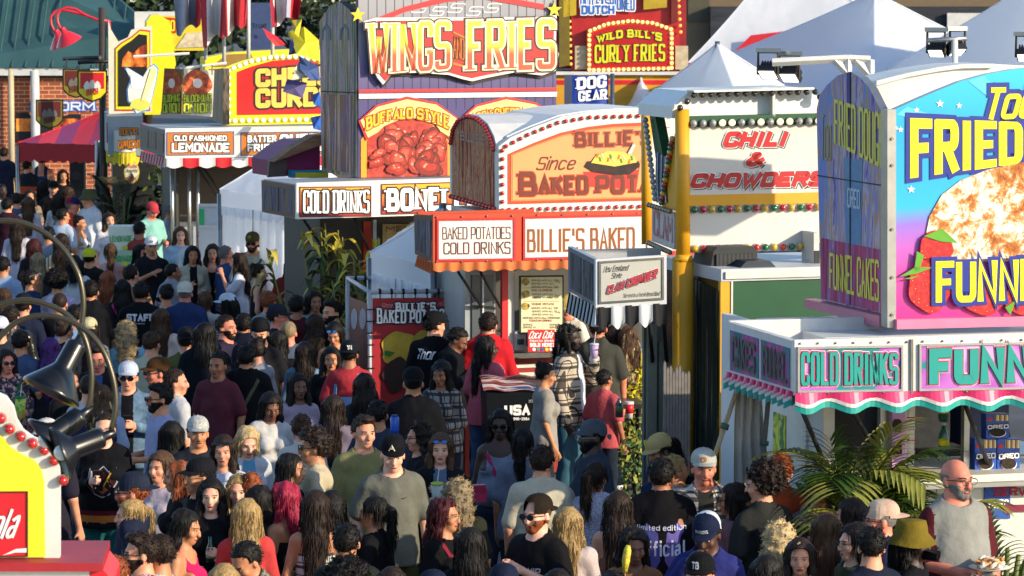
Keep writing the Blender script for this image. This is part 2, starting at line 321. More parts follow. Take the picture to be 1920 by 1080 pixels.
for x, r, top in ((22, .07, 128), (67, .10, 132)):
    mb = MB(); a = PBR.p(x, top)+PBR.n*.2; mb.tube([a, V((a.x, a.y, 0))], r, 8, WHITE2 if x > 30 else M('b8a888')); mb.obj('downspout', t)
mb = MB(); px_panel(mb, PBR, [(30, 262), (30, 212), (50, 210), (60, 218), (120, 218), (130, 214), (152, 214), (155, 262)], .02, .08, M('15151c')); mb.obj('sign_board', t)
FIRE = Mnoise('flames', [(.38, '100c0c'), (.46, '8a2408'), (.55, 'e07818'), (.66, 'f0b848')], (2.2, 2.2, 1.3), .5)
for q in (rect(31, 222, 62, 246), rect(100, 222, 150, 246)): mb = MB(); px_sheet(mb, PBR, q, .085, FIRE); mb.obj('sign_print', t)
# ---- tents (white frame tents beyond the stands)
def tent(label, apex, corners, m, band=None, wall=None, drop=1.4, group=None, name='frame_tent'):
    """pyramid roof: apex and eave corners as (px, py, scale)"""
    A = PS(*apex); Q = [PS(*c) for c in corners]; c = sum(Q, V((0, 0, 0)))/len(Q); t = thing(name, label, 'tent', (c.x, c.y, 0), group); mb = MB(); n = len(Q)
    for k in range(n):
        a, b = Q[k], Q[(k+1) % n]; rows = []
        for i in range(11):
            s = i/10; sag = -.22*math.sin(math.pi*s)*(A.z-a.z)*.35; rows.append([a.lerp(b, j/12).lerp(A, s)+V((0, 0, sag*(1-.5*abs(j/6-1))+.012*math.sin(j*2.1+i*1.3))) for j in range(13)])
        mb.grid(rows, m)
    mb.obj('canopy', t)
    mb = MB()
    for k in range(n):
        a, b = Q[k], Q[(k+1) % n]; u = 40; rows = [[a.lerp(b, j/u) for j in range(u+1)], [a.lerp(b, j/u)-V((0, 0, .28+.05*abs(math.sin(j*.9)))) for j in range(u+1)]]; mb.grid(rows, band or m)
    mb.obj('valance', t)
    for q in Q:
        mb = MB(); mb.tube([q-V((0, 0, .05)), V((q.x, q.y, 0))], .035, 6, STEEL); mb.obj('pole', t)
    for q in Q: mb = MB(); mb.tube([q.lerp(A, k/10)+V((0, 0, -.22*math.sin(math.pi*k/10)*(A.z-q.z)*.175+.006)) for k in range(11)], .02, 5, m, True, .5); mb.obj('canopy_seam', t)
    mb = MB(); mb.tube([A-V((0, 0, 1.0)), A+V((0, 0, .04))], .04, 6, STEEL); mb.obj('mast', t)
    if wall:
        mb = MB()
        for i, j in wall:
            a, b = Q[i], Q[j]; u = 60; rows = [[a.lerp(b, k/u)+V((.03*math.sin(k*1.1), .03*math.cos(k*.9), -.2)) for k in range(u+1)], [V((*(a.lerp(b, k/u)).to_2d(), 0))+V((.05*math.sin(k*1.1), .05*math.cos(k*.9), 0)) for k in range(u+1)]]; mb.grid(rows, m)
        mb.obj('side_wall', t)
    return t
TENTW = Mcanvas('tent_canvas', 'f2f4f8', .5)
tent('large white peaked tent behind the chowder stand, its apex at the top edge', (1640, -14, 105), [(1090, 205, 100), (1640, 292, 128), (2120, 205, 100), (1640, 118, 84)], TENTW)
tent('white peaked tent whose roof slopes up out of the picture at the corner', (1990, -70, 118), [(1500, 215, 112), (1850, 300, 136), (2480, 200, 112), (2060, 130, 95)], TENTW)
tent('smaller white tent peak between the curly fries stand and the big tents', (1345, 82, 118), [(1120, 240, 112), (1430, 290, 128), (1600, 230, 112), (1340, 170, 98)], TENTW)
tent('tiny white tent peak beside the dog gear banner', (1200, 131, 108), [(1140, 200, 106), (1212, 220, 112), (1272, 195, 106), (1200, 170, 100)], TENTW)
t = tent('white tent with a wide red band beyond the row of peaks', (1470, -95, 80), [(1290, 118, 82), (1720, 80, 82), (1700, 60, 66), (1330, 80, 66)], TENTW, M('b81828', .7))
mb = MB(); mb.face([PS(1366, 108, 81.9), PS(1408, 66, 81.9), PS(1492, 56, 81.9), PS(1510, 58, 81.9), PS(1395, 128, 81.9)], M('b81828', .7)); mb.obj('red_band', t)
# ---- low buildings and trees along the top edge
FB = Plane(PXH(1500, 62, 0), (1, 0, 0))
t = thing('back_building', 'long tan building with a dark shingle roof behind the white tents', 'building', FB.p(1750, 300)*1); t.location.z = 0
mb = MB(); px_panel(mb, FB, rect(1255, -60, 2100, 330), -4, 0, M('6b5a44')); mb.obj('wall', t)
SHING = Mnoise('shingle', [(.3, '1d2028'), (.6, '2c3038'), (.8, '3a3c42')], (1, 1, 6), .9, .3)
mb = MB(); px_panel(mb, FB, rect(1330, 12, 2100, 90), 0, .6, SHING); mb.obj('roof', t)
mb = MB(); px_panel(mb, FB, rect(1290, -10, 1330, 40), .0, .06, M('4a4636')); mb.obj('shutter', t)
mb = MB(); px_panel(mb, FB, rect(1770, 24, 1840, 52), .65, .8, WHITE2); mb.obj('vent_box', t)
def leafy(mb, c, r, n, size, mats, squash=.8):
    for _ in range(n):
        d = V(RNG.normal(size=3)).normalized()*(RNG.random()**.4); k = 1+.3*math.sin(d.x*5+c[0])*math.cos(d.z*6+c[1]); p = V(c)+V((d.x*r*k, d.y*r*k, d.z*r*squash*k)); a = V(RNG.normal(size=3)).normalized(); b = a.orthogonal().normalized(); s = size*(.6+.8*RNG.random())
        mb.face([p-a*s*.5, p+b*s*.28, p+a*s*.5, p-b*s*.28], mats[int(RNG.integers(len(mats)))])
LEAF = [M('1e2c14', .8, 0), M('2b3c1a', .8, 0), M('16220f', .8, 0)]
def tree(label, base, h, r, n=900, size=.5, group=None, lobes=6, tr=.16):
    b = V(base); t = thing('leafy_tree', label, 'tree', b, group); mb = MB(); mb.tube([b, b+V((.1, 0, h*.3)), b+V((-.1, .1, h*.62))], [tr, tr*.8, tr*.5], 8, M('33281e', .9, .3))
    for k in range(4): a = k*1.6; mb.tube([b+V((0, 0, h*.42)), b+V((math.cos(a)*r*.5, math.sin(a)*r*.5, h*.7))], [tr*.45, tr*.15], 5, M('33281e', .9, .3))
    mb.obj('trunk', t); mb = MB()
    for k in range(lobes): a = k*2.4; leafy(mb, b+V((math.cos(a)*r*.55, math.sin(a)*r*.55, h*(.58+.38*((k*.37) % 1)))), r*.6, n//lobes, size, LEAF)
    mb.obj('crown', t)
for k, (px, s, h, r, lb) in enumerate(((560, 58, 9, 3.2, 'dark leafy tree behind the hanging red and white flags'), (275, 60, 8.6, 3.0, 'dark leafy tree behind the end of the green metal roof'), (1895, 58, 8.5, 3.4, 'dark leafy tree behind the white tents at the corner'), (1325, 60, 8, 1.6, 'narrow dark tree beside the curly fries stand'), (1010, 58, 9, 2.6, 'dark leafy tree behind the wings and fries sign'))): tree(lb, PXH(px, s, 0), h*.62, r, 1500, .42)
# ================================================================== CONCESSION STANDS
def valance(pl, x0, x1, ytop, ybot, nsc, cols, b, amp=.05, dy=0, edge=None, wave=False):
    """hanging fringe along plane pl; cols repeat per scallop"""
    mb = MB(); n = nsc*10; 
    for k in range(n):
        def P_(i, low):
            t = i/n; x = x0+(x1-x0)*t; yt = ytop+dy*t; ph = (t*nsc) % 1; sc = abs(math.sin(math.pi*t*nsc)) if not wave else .5+.5*math.sin(2*math.pi*t*nsc)
            q = pl.p(x, yt if not low else ybot+dy*t)+pl.n*(b+(.03*math.sin(t*nsc*6.3) if low else 0)); return q+V((0, 0, -amp*sc)) if low else q
        c = cols[int(k/n*nsc) % len(cols)]; mb.face([P_(k, 1), P_(k+1, 1), P_(k+1, 0), P_(k, 0)], c, True)
        if edge: e = V((0, 0, -edge[1])); f = V((0, 0, -.012)); mb.face([P_(k, 1)+e, P_(k+1, 1)+e, P_(k+1, 1)-pl.n*.002, P_(k, 1)-pl.n*.002], edge[0], True); g = pl.n*.003; mb.face([P_(k, 1)+g+f, P_(k+1, 1)+g+f, P_(k+1, 1)+g-f, P_(k, 1)+g-f], WHITE)
    return mb
def streaks(name, stops, sx=9, sz=.5): m = Mnoise(name, stops, (sx, sx, sz), .55, 0, 5, 0, 'noise', 0, 1.2, .7); m.node_tree.nodes['Principled BSDF'].inputs['Specular IOR Level'].default_value = .12; return m
def heap_picture(parent, pl, x0, y0, x1, y1, b, n, r, tones, seed, name, hi, inside=None):
    """a printed heap of irregular pieces: every piece has a dark rim, a body, a lighter patch and glints"""
    g = np.random.default_rng(seed); pts = [(g.uniform(x0+r*.6, x1-r*.6), g.uniform(y0+r*.5, y1-r*.5)) for _ in range(n)]; pts.sort(key=lambda p: p[1])
    for k, (cx, cy) in enumerate(pts):
        if inside and not inside(cx, cy): continue
        mb = MB(); a0 = g.uniform(0, 3.14); el = g.uniform(.45, .85); rr = r*g.uniform(.75, 1.2); ph = g.uniform(0, 6, 3); m0, m1, m2 = tones[int(g.integers(len(tones)))]
        def ring(s, dx=0, dy=0, j=.14):
            o = []
            for i in range(22):
                t = 2*math.pi*i/22; q = rr*s*(1+j*1.6*math.sin(2*t+ph[0])+j*.7*math.sin(3*t+ph[1])+j*.3*math.sin(7*t+ph[2])); x, y = q*math.cos(t), q*el*math.sin(t); X = cx+dx*rr+x*math.cos(a0)-y*math.sin(a0); Y = cy+dy*rr+x*math.sin(a0)+y*math.cos(a0); o.append((min(max(X, x0), x1), min(max(Y, y0), y1)))
            return o[::-1]
        bb = b+k*.0006; px_sheet(mb, pl, ring(1.08), bb, m0); px_sheet(mb, pl, ring(.97), bb+.00015, m1); px_sheet(mb, pl, ring(.6, .05, -.14, .22), bb+.0003, m2)
        for _ in range(3): u, v = g.uniform(-.4, .4), g.uniform(-.5, 0); px_sheet(mb, pl, [(cx+(u+.13*math.cos(t))*rr, cy+(v+.07*math.sin(t))*rr) for t in np.linspace(6.28, 0, 7)[:-1]], bb+.00045, hi)
        mb.obj(name, parent)
# ---------------------------------------------------------------- FRIED DOUGH / FUNNEL CAKES
PF, PFS = frame(1672, 272, 15); base = PF.at(2, 0, -1)
T = thing('funnel_cake_stand', 'bright blue and pink fried dough and funnel cakes stand with wavy pink and teal valance', 'food stand', base)
arch = [(1678, 205), (1720, 186), (1760, 169), (1800, 153), (1850, 139), (1900, 130), (1960, 124), (2030, 122)]
z0 = PF.uz(1680, 598)[1]; z1 = PF.uz(1680, 140)[1]
SKYPINK = Mgrad('sky_to_pink', z0, z1, [(0, 'c02a80'), (.22, 'd648a0'), (.40, '8a6cc8'), (.47, '2aa8d8'), (.75, '1c9cd0'), (1, '30b8e0')], .3, .10, 1.3)
mb = MB(); px_panel(mb, PF, [(1678, 598), (2032, 590)]+arch[::-1], -.08, 0, SKYPINK, WHITE2); front = mb.obj('front_sign', T)
YT, BL, WH = M('ecdc28', .35, .04), M('24348c', .35, .05), M('e8e8e6', .5, .03)
LB = M('58c0e0', .35, 0)
for q in ([(1815, 152), (1845, 142), (1905, 205), (1890, 212)], [(1925, 132), (1960, 126), (1930, 190), (1915, 190)], [(1680, 215), (1700, 200), (1800, 232), (1790, 240)], [(1980, 128), (2030, 124), (1960, 230)]):
    mb = MB(); px_sheet(mb, PF, q, .003, LB); mb.obj('light_ray', front)
mb = MB(); px_text(mb, PF, 'FRIED', (1706, 223, 334, 1916, 230, 304), [(10, BL), (0, YT)], .008, weight=.26, gap=.24, fat=1.9); mb.obj('lettering', front)
mb = MB(); px_text(mb, PF, 'Too', (1850, 165, 224, 1945, 163, 220), [(9, BL), (0, YT)], .008, weight=.19, slant=.25, gap=.16); mb.obj('lettering', front)
CAKE = Mnoise('funnel_cake', [(.34, '8a4416'), (.44, 'c07430'), (.485, 'd2a468'), (.525, 'e0d2c0'), (.60, 'e8e2da')], (9, 9, 9), .7, .5, 9, 0, 'noise', 0, .4, .74, .05)
def blob(pl, cx, cy, rx, ry, b, m, n=44, th=.02, wobs=.05, seed=1):
    mb = MB(); pts = [(cx+rx*math.cos(t)*(1+wobs*math.sin(5*t+seed)), cy+ry*math.sin(t)*(1+wobs*math.cos(4*t+seed))) for t in [2*math.pi*i/n for i in range(n)]]; px_panel(mb, pl, pts[::-1], b, b+th, m); return mb
cake = [(1742, 490), (1733, 450), (1742, 405), (1765, 365), (1800, 338), (1850, 318), (1910, 305), (1990, 298), (2028, 300), (2028, 490)]
mb = MB(); px_panel(mb, PF, cake, .001, .012, CAKE, M('c08a40')); cp = mb.obj('cake_picture', front)
BERRY = Mnoise('strawberry', [(.1, 'e0a060'), (.17, 'a01018'), (.6, 'c01c22'), (1, 'd84038')], (34, 34, 34), .35, 0, 2, 0, 'vor')
LEAFG = M('5a9a28', .6, .2)
for cx, cy, rx, ry in ((1752, 466, 31, 33), (1740, 535, 40, 50), (1842, 588, 38, 24), (1915, 588, 34, 26), (1985, 570, 36, 40)):
    mb = blob(PF, cx, min(cy, 560), rx, ry if cy < 560 else 30, .014, BERRY); mb.obj('strawberry_picture', front)
for q in ([(1728, 442), (1762, 428), (1792, 455), (1760, 452)], [(1682, 518), (1712, 500), (1745, 500), (1715, 512)], [(1715, 470), (1728, 478), (1718, 510), (1710, 505)], [(1690, 522), (1720, 515), (1705, 522)], [(1880, 575), (1900, 562), (1890, 590)]):
    mb = MB(); px_panel(mb, PF, q[::-1], .037, .043, LEAFG); mb.obj('leaf_picture', front)
mb = MB(); px_text(mb, PF, 'FUNNEL', (1750, 490, 566, 1978, 484, 560), [(8, BL), (0, YT)], .045, weight=.26, gap=.26, fat=1.65); mb.obj('lettering', front)
for cx, cy, r in ((1718, 206, 6), (1762, 194, 8), (1798, 198, 6), (1688, 243, 6), (1708, 355, 8), (1680, 240, 4)):
    mb = MB(); px_sheet(mb, PF, [(cx+(r if k % 2 == 0 else r*.42)*math.sin(k*math.pi/5), cy-(r if k % 2 == 0 else r*.42)*math.cos(k*math.pi/5)) for k in range(10)][::-1], .006, WH); mb.obj('star', front)
mb = MB(); px_panel(mb, PF, [(1676, 616), (2032, 607), (2032, 589), (1676, 598)], -.05, .06, M('d87898', .4)); mb.obj('pink_ledge', T)
mb = MB(); px_panel(mb, PF, rect(1662, 205, 1678, 614), -.1, .02, ALU); 
for y in (260, 310, 430, 520, 590): mb.lathe(PF.p(1670, y)+PF.n*.02, [(.012, 0), (.010, .012)], STEEL, 8, PF.n)
mb.obj('corner_post', T)
STRK = streaks('fried_side', [(.34, '34348a'), (.42, '6a58a0'), (.48, 'b0a8bc'), (.53, 'b08050'), (.58, '5a8ad0'), (.66, '8a6a9a')], 6, .8)
mb = MB(); px_panel(mb, PFS, [(1539, 562), (1663, 590), (1664, 232), (1650, 205), (1630, 165), (1612, 145), (1594, 134), (1570, 142), (1550, 160), (1537, 178), (1531, 205)], -.06, 0, STRK, ALU); side = mb.obj('side_sign', T)
mb = MB(); px_panel(mb, PFS, [(1540, 559), (1662, 588), (1662, 470), (1540, 446)], .001, .004, streaks('fried_side_low', [(.36, '7a1c50'), (.48, 'b04068'), (.56, '7a5a90'), (.66, 'c890a0')], 8, .8)); mb.obj('print', side)
OLIVE = M('d0c438', .4, .1)
mb = MB(); px_text(mb, PFS, 'FRIED DOUGH', (1566, 186, 268, 1660, 215, 318), [(0, OLIVE)], .008, weight=.2, gap=.24, fat=2.2); mb.obj('lettering', side)
mb = MB(); px_text(mb, PFS, 'FUNNEL CAKES', (1557, 474, 540, 1650, 488, 566), [(0, OLIVE)], .008, weight=.2, gap=.24, fat=2.2); mb.obj('lettering', side)
mb = MB(); px_text(mb, PFS, 'Too', (1541, 215, 300, 1560, 215, 300), [(0, M('8a8440', .4))], .006, weight=.14); mb.obj('lettering', side)
mb = MB(); px_panel(mb, PFS, [(1587, 470), (1615, 476), (1618, 300), (1582, 295)], .001, .003, M('3a78a8', .3, .3, 20)); px_text(mb, PFS, 'OREO', (1590, 352, 388, 1614, 356, 392), [(0, M('a8b8c8'))], .006, weight=.2); mb.obj('print', side)
mb = MB(); px_panel(mb, PFS, rect(1594, 136, 1596, 572), .0, .006, DARK); px_panel(mb, PFS, [(1533, 330), (1664, 350), (1664, 348), (1533, 328)], .0, .006, DARK); mb.obj('panel_seam', side)
mb = MB(); px_panel(mb, PFS, [(1522, 576), (1664, 614), (1664, 592), (1522, 560)], -.03, .06, M('b86a80', .4)); mb.obj('pink_ledge', T)
# white arched rear roof
mb = MB(); q = [(1640, 215), (1640, 152), (1700, 137), (1760, 126), (1800, 121), (1860, 120), (1940, 124), (2010, 132), (2010, 215)]; PR = PF.off(-2.0); px_panel(mb, PR, q[::-1], -.5, 0, WHITE); px_panel(mb, PR, [(1640, 160), (1700, 144), (1760, 133), (1800, 128), (1860, 127), (1860, 119), (1800, 120), (1760, 125), (1700, 136), (1640, 151)], 0, .04, WHITE2); mb.obj('rear_roof', T)
# body
ztop = PF.uz(1675, 640)[1]; uL = PF.uz(1545, 700)[0]; uR = uL+2.0; zc = PF.uz(1700, 884)[1]; zw = PF.uz(1700, 700)[1]
mb = MB(); A = PF.at
def pbox(mb, pl, u0, u1, za, zb, b0, b1, m): return mb.box(pl.at(u0, za, b0), pl.u*(u1-u0), V((0, 0, zb-za)), pl.n*(b1-b0), m)
BODYW = M('c8cacc', .5, .1, 2)
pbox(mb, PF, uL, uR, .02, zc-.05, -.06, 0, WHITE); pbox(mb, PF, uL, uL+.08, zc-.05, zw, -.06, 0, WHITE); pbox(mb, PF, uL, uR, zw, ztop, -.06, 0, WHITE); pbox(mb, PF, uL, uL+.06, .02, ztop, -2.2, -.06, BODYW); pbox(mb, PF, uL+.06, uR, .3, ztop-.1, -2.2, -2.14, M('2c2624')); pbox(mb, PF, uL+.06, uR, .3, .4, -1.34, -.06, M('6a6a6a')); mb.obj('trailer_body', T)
mb = MB(); pbox(mb, PF, uL, uR, ztop, ztop+.04, -1.4, .02, WHITE2); mb.obj('roof', T)
mb = MB(); pbox(mb, PF, uL, uR, zc-.05, zc, -.5, .28, WHITE); pbox(mb, PF, uL, uR, zc-.09, zc-.05, .2, .26, ALU); mb.obj('counter', T)
for x in (1655, 1694, 1812): mb = MB(); u = PF.uz(x, 800)[0]; pbox(mb, PF, u-.02, u+.02, zc, zw, -.05, .01, ALU); mb.obj('window_post', T)
# awning tray with printed panels
PA = PF.off(.95); oA = PA.p(1492, 690); PAS = Plane(oA, PFS.u); za = PA.uz(1492, 742)[1]; zb = PA.uz(1492, 640)[1]; ua = PA.uz(1492, 690)[0]
dA = -PAS.uz(1364, 650)[0]
mb = MB(); pbox(mb, PA, ua+.02, ua+4.9, za, za+.03, -dA, -.05, WHITE2); mb.obj('awning_tray', T)
mb = MB(); pbox(mb, PA, ua+.02, ua+4.9, za, zb, -dA-.06, -dA, WHITE2); mb.obj('tray_back', T)
mb = MB(); px_panel(mb, PA, [(1490, 742), (2420, 728), (2420, 608), (1490, 638)], -.05, 0, WHITE); af = mb.obj('awning_front', T)
PUR = Mnoise('awning_print', [(.42, '0a7c84'), (.46, '0a7c84'), (.47, 'a04cae'), (.56, 'b86cc0'), (.66, 'cc9ad0')], (1.6, 1.6, 2.2), .35, 0, 2)
TEAL = M('1a9088', .4, .08); PINK = M('c83068', .4, .08); INK = M('14383c', .5, 0)
def awn_panel(pl, x0, y0, x1, y1, dy, txt, tq, par):
    mb = MB(); px_panel(mb, pl, rect(x0, y0, x1, y1, dy), .001, .006, PUR); px_frame(mb, pl, x0, y0, x1, y1, 4, .004, .02, ALU, dy); o = mb.obj('awning_panel', par)
    mb = MB(); px_text(mb, pl, txt, tq, [(3.6, WH), (2.6, PINK), (.7, INK), (0, TEAL)], .009, weight=.27, gap=.2, fat=2.1); mb.obj('lettering', o)
awn_panel(PA, 1494, 650, 1692, 736, -3, 'COLD DRINKS', (1500, 660, 722, 1682, 662, 720), af)
awn_panel(PA, 1722, 645, 2040, 733, -6, 'FUNNEL', (1741, 655, 720, 2020, 646, 714), af)
px_bulbs(af, PA, along([(1500, 644), (1700, 641)], 7)+along([(1730, 640), (1915, 637)], 6)+along([(1500, 738), (1915, 733)], 9), .008, STEEL, .001, 'rivet')
mb = MB(); px_panel(mb, PA, rect(1706, 636, 1711, 738), 0, .015, STEEL); mb.obj('hinge', T)
mb = MB(); px_panel(mb, PAS, [(1364, 700), (1489, 741), (1489, 640), (1364, 603)], -.05, 0, WHITE2); asd = mb.obj('awning_side', T)
for x0, x1 in ((1370, 1423), (1428, 1482)):
    f = lambda x: (x-1364)*.305; mb = MB(); px_panel(mb, PAS, [(x0, 692+f(x0)), (x1, 692+f(x1)), (x1, 617+f(x1)), (x0, 617+f(x0))], .001, .006, streaks('awning_side_print', [(.38, 'b05a9a'), (.48, '8a4a80'), (.54, '1c7a80'), (.64, '146a70')], 5, 1.2)); o = mb.obj('awning_panel', asd)
    mb = MB(); px_text(mb, PAS, 'FUNNEL' if x0 > 1400 else 'CAKES', (x0+5, 629+f(x0), 682+f(x0), x1-5, 629+f(x1), 682+f(x1)), [(3, M('8a3058', .4)), (0, M('0e4a4c', .4))], .009, weight=.2); mb.obj('lettering', o)
vm = valance(PA, 1490, 2420, 736, 750, 11, [PINK], .012, .04, -14, (TEAL, .052), True); vm.obj('valance', T)
vm = valance(PAS, 1364, 1489, 696, 704, 11, [PINK], .012, .04, 38, (TEAL, .052), True); vm.obj('valance', T)
for xa, ya, xb, yb in ((1508, 760, 1548, 880), (1600, 758, 1665, 890), (1820, 760, 1850, 870)):
    mb = MB(); mb.tube([PA.p(xa, ya)-PA.n*.1, PF.p(xb, yb)+PF.n*.03], .018, 6, M('2a2a2c', .5)); mb.obj('awning_strut', T)
# lower wall print
mb = MB(); px_panel(mb, PF, rect(1845, 905, 1893, 972), .002, .012, M('2450a0')); px_text(mb, PF, 'OREO', (1852, 936, 952, 1890, 936, 952), [(0, WH)], .016, weight=.24); mb.obj('poster', T)
mb = MB(); px_text(mb, PF, 'SERVICE', (1862, 913, 930, 1960, 911, 928), [(0, M('a01030'))], .016, weight=.24, slab=2.2); px_panel(mb, PF, [(1872, 952), (1890, 940), (1890, 946), (1990, 944), (1990, 957), (1890, 959), (1890, 965)], .014, .02, M('7a1838')); mb.obj('lettering', T)
mb = MB(); px_panel(mb, PF, rect(1665, 768, 1690, 905), .02, .08, M('c890c8', .5)); pp = mb.obj('pink_pillar', T)
COOK = Mnoise('cookie', [(.3, '140c08'), (.6, '2c1c12')], (30, 30, 30), .8, .4)
for cy in (795, 840): mb = blob(PF, 1674, cy, 9, 13, .081, COOK, 20, .01, .08, cy); mb.obj('cookie_picture', pp)
mb = blob(PF, 1679, 882, 11, 9, .081, YEL, 20, .01, .03); mb.obj('cookie_picture', pp)
mb = MB(); q = PF.p(1500, 880)
pbox(mb, PF.off(0), uL-.02, uL, .9, 2.0, -1.2, -.3, WHITE); mb.obj('side_door', T)
mb = MB(); pbox(mb, PF, uL-.03, uL-.021, 1.25, 1.8, -.95, -.7, Mnoise('sticker', [(.45, '1a6a38'), (.55, 'c8c830')], (6, 6, 6), .5)); mb.obj('poster', T)
for u0_, u1_, z0_, z1_, m_ in ((.25, .8, .55, .95, 'b8b0a0'), (.95, 1.2, .5, .9, '9a2030'), (1.3, 1.9, .6, .95, 'c8c0a0'), (.3, .6, .1, .45, '3a3a40'), (.75, 1.25, .05, .4, '7a7a7c'), (1.35, 1.7, .05, .5, '2a3a6a')):
    mb = MB(); pbox(mb, PF, uL+u0_, uL+u1_, zc+z0_*.9, zc+z1_*.9, -1.2 if z0_ < .4 else -1.34, -.8 if z0_ < .4 else -1.32, M(m_, .5, .3, 12)); mb.obj('kitchen_unit' if z0_ < .4 else 'wall_notice', T)
mb = MB(); pbox(mb, PF, uL+.06, uR, zc-.05, zc, -1.3, -.62, ALU); mb.obj('inner_counter', T)
# goods behind the counter: each its own thing
BOX = Mnoise('cookie_box_blue', [(.35, '1440a0'), (.7, '1c58b8')], (2, 2, 2), .4)
for i, (x0, y0, x1, y1, lb) in enumerate(((1828, 823, 1868, 884, 'blue cookie carton standing on the counter, lower left of the three'), (1870, 823, 1912, 884, 'blue cookie carton standing on the counter, beside the window edge'), (1849, 776, 1892, 822, 'blue cookie carton stacked on top of two others'))):
    c = PF.p((x0+x1)/2, y1); t = thing('cookie_carton', lb, 'carton', c+PF.n*.05, 'cookie cartons in the window'); pl = PF.off(.05 if i < 2 else .04)
    mb = MB(); px_panel(mb, pl, rect(x0, y0, x1, y1), -.09, 0, BOX); bo = mb.obj('box', t)
    h = y1-y0; w_ = x1-x0; mb = MB(); px_text(mb, pl, 'OREO', (x0+2, y0+h*.46, y0+h*.62, x1-2, y0+h*.42, y0+h*.58), [(1.2, M('0a1a60')), (0, WH)], .005, weight=.24); mb.obj('lettering', bo)
    mb = blob(pl, x0+w_*.5, y1-h*.22, w_*.36, h*.17, .002, WH, 24, .004, 0); mb.obj('cream_picture', bo); mb = blob(pl, x0+w_*.48, y1-h*.25, w_*.34, h*.17, .007, COOK, 24, .004, 0); mb.obj('cookie_picture', bo)
    mb = MB(); px_panel(mb, pl, rect(x0+w_*.35, y0+2, x1-1, y0+h*.28), .002, .004, Mstripe('biscuits', ['c8a060', 'e8d8b0', '7a5a30'], 90, 'X')); px_panel(mb, pl, rect(x0+2, y0+h*.16, x0+w_*.25, y0+h*.28), .002, .004, RED); mb.obj('label_print', bo)
for i in range(2):
    c = PF.p(1705+i*22, 868); t = thing('cup_stack', ('tall stack of white paper cups by the window post', 'second stack of white cups farther along the counter')[i], 'cups', (c.x, c.y, zc)); c = V((c.x, c.y, zc))-PF.n*.25; mb = MB(); mb.lathe(c, [(.045, 0), (.05, .62)], M('d8d4cc', .5), 14); mb.obj('cups', t)
    mb = MB()
    for k in range(6): mb.lathe(c, [(.0525, .1+k*.08), (.0525, .107+k*.08)], RED if k % 2 else WHITE, 14)
    mb.obj('cup_rims', t)
GREENB = M('0c5a4a', .15, .2, spec=.8)
for i in range(7):
    px = (1745, 1772, 1800, 1796, 1792, 1740, 1790)[i]; z = zc+(.52, .52, .52, .30, .08, .5, -.0)[i]; c = PF.p(px, 850); c = V((c.x, c.y, z))-PF.n*(.22+.05*(i % 2))
    if i in (5, 6): continue
    t = thing('soda_bottle', ('green soda bottle hanging in the window, nearest the cups', 'green soda bottle hanging between two others', 'green soda bottle hanging beside the window post', 'green soda bottle in the middle of the upright column', 'green soda bottle standing lowest on the counter by the post')[i], 'bottle', c, 'green soda bottles in the window'); mb = MB(); mb.lathe(c, [(.03, 0), (.036, .03), (.036, .13), (.015, .185), (.013, .2)], GREENB, 12); mb.obj('bottle_body', t)
    mb = MB(); mb.lathe(c, [(.037, .06), (.037, .11)], YEL if i > 2 else M('8a3040'), 12); mb.lathe(c, [(.015, .2), (.015, .22)], WHITE, 10); mb.obj('bottle_label', t)
# ---- floodlights
def floodlight(px, py, s, lb, yaw=200, w_=.16, tilt=52):
    c = PS(px, py, s); t = thing('floodlight', lb, 'light', c, 'work floodlights above the stands'); a = R(yaw); d = V((math.sin(a)*-1, -abs(math.cos(a)), -math.tan(R(tilt)))).normalized(); x = d.cross(V((0, 0, 1))).normalized(); y = x.cross(d)
    mb = MB(); mb.prism([c-x*w_*.5-y*w_*.4, c+x*w_*.5-y*w_*.4, c+x*w_*.5+y*w_*.4, c-x*w_*.5+y*w_*.4], -d*.05, BLACK)
    for k in range(6): mb.box(c-x*w_*.42+x*k*w_*.15-y*w_*.35-d*.05, x*.01, y*w_*.7, -d*.05, BLACK)
    mb.obj('housing', t); mb = MB(); e = c+d*.004; mb.face([e-x*w_*.42-y*w_*.32, e+x*w_*.42-y*w_*.32, e+x*w_*.42+y*w_*.32, e-x*w_*.42+y*w_*.32], M('fff4dc', .3, 0, emit=2.2)); mb.obj('lamp_face', t)
    mb = MB(); up = V((0, 0, .2)); mb.tube([c-x*w_*.55, c-x*w_*.55+up*.9, c+x*w_*.55+up*.9, c+x*w_*.55], .012, 5, BLACK); mb.box(c+up*.9-x*w_*.7-V((0, .02, 0)), x*w_*1.4, V((0, .04, 0)), V((0, 0, .035)), ALU); mb.obj('bracket', t); return c
floodlight(1440, 140, 232, 'lit black floodlight on the white arm over the chili panel, outer one', 150); floodlight(1480, 146, 232, 'lit black floodlight on the white arm over the chili panel, inner one', 150)
floodlight(1755, 100, 225, 'lit black floodlight over the fried dough sign, facing away from its twin', 155, .14); floodlight(1795, 98, 225, 'lit black floodlight over the fried dough sign, hung beside the pole', 210, .14); floodlight(1922, 108, 225, 'black floodlight cut off by the edge above the fried dough sign', 160, .14)
mb = MB(); p0 = PS(1790, 165, 226); q0 = PS(1790, 72, 226); mb.tube([p0-V((0, 0, .3)), q0], .028, 8, WHITE2); mb.tube([PS(1740, 76, 226), PS(1812, 72, 226)], .022, 6, ALU); tag(mb.obj('floodlight_pole'), 'white upright pole carrying two floodlights over the arched roof', 'pole')
mb = MB(); a, b, c, d = PS(1448, 117, 236), PS(1590, 110, 236), PS(1590, 150, 236), PS(1632, 112, 236)
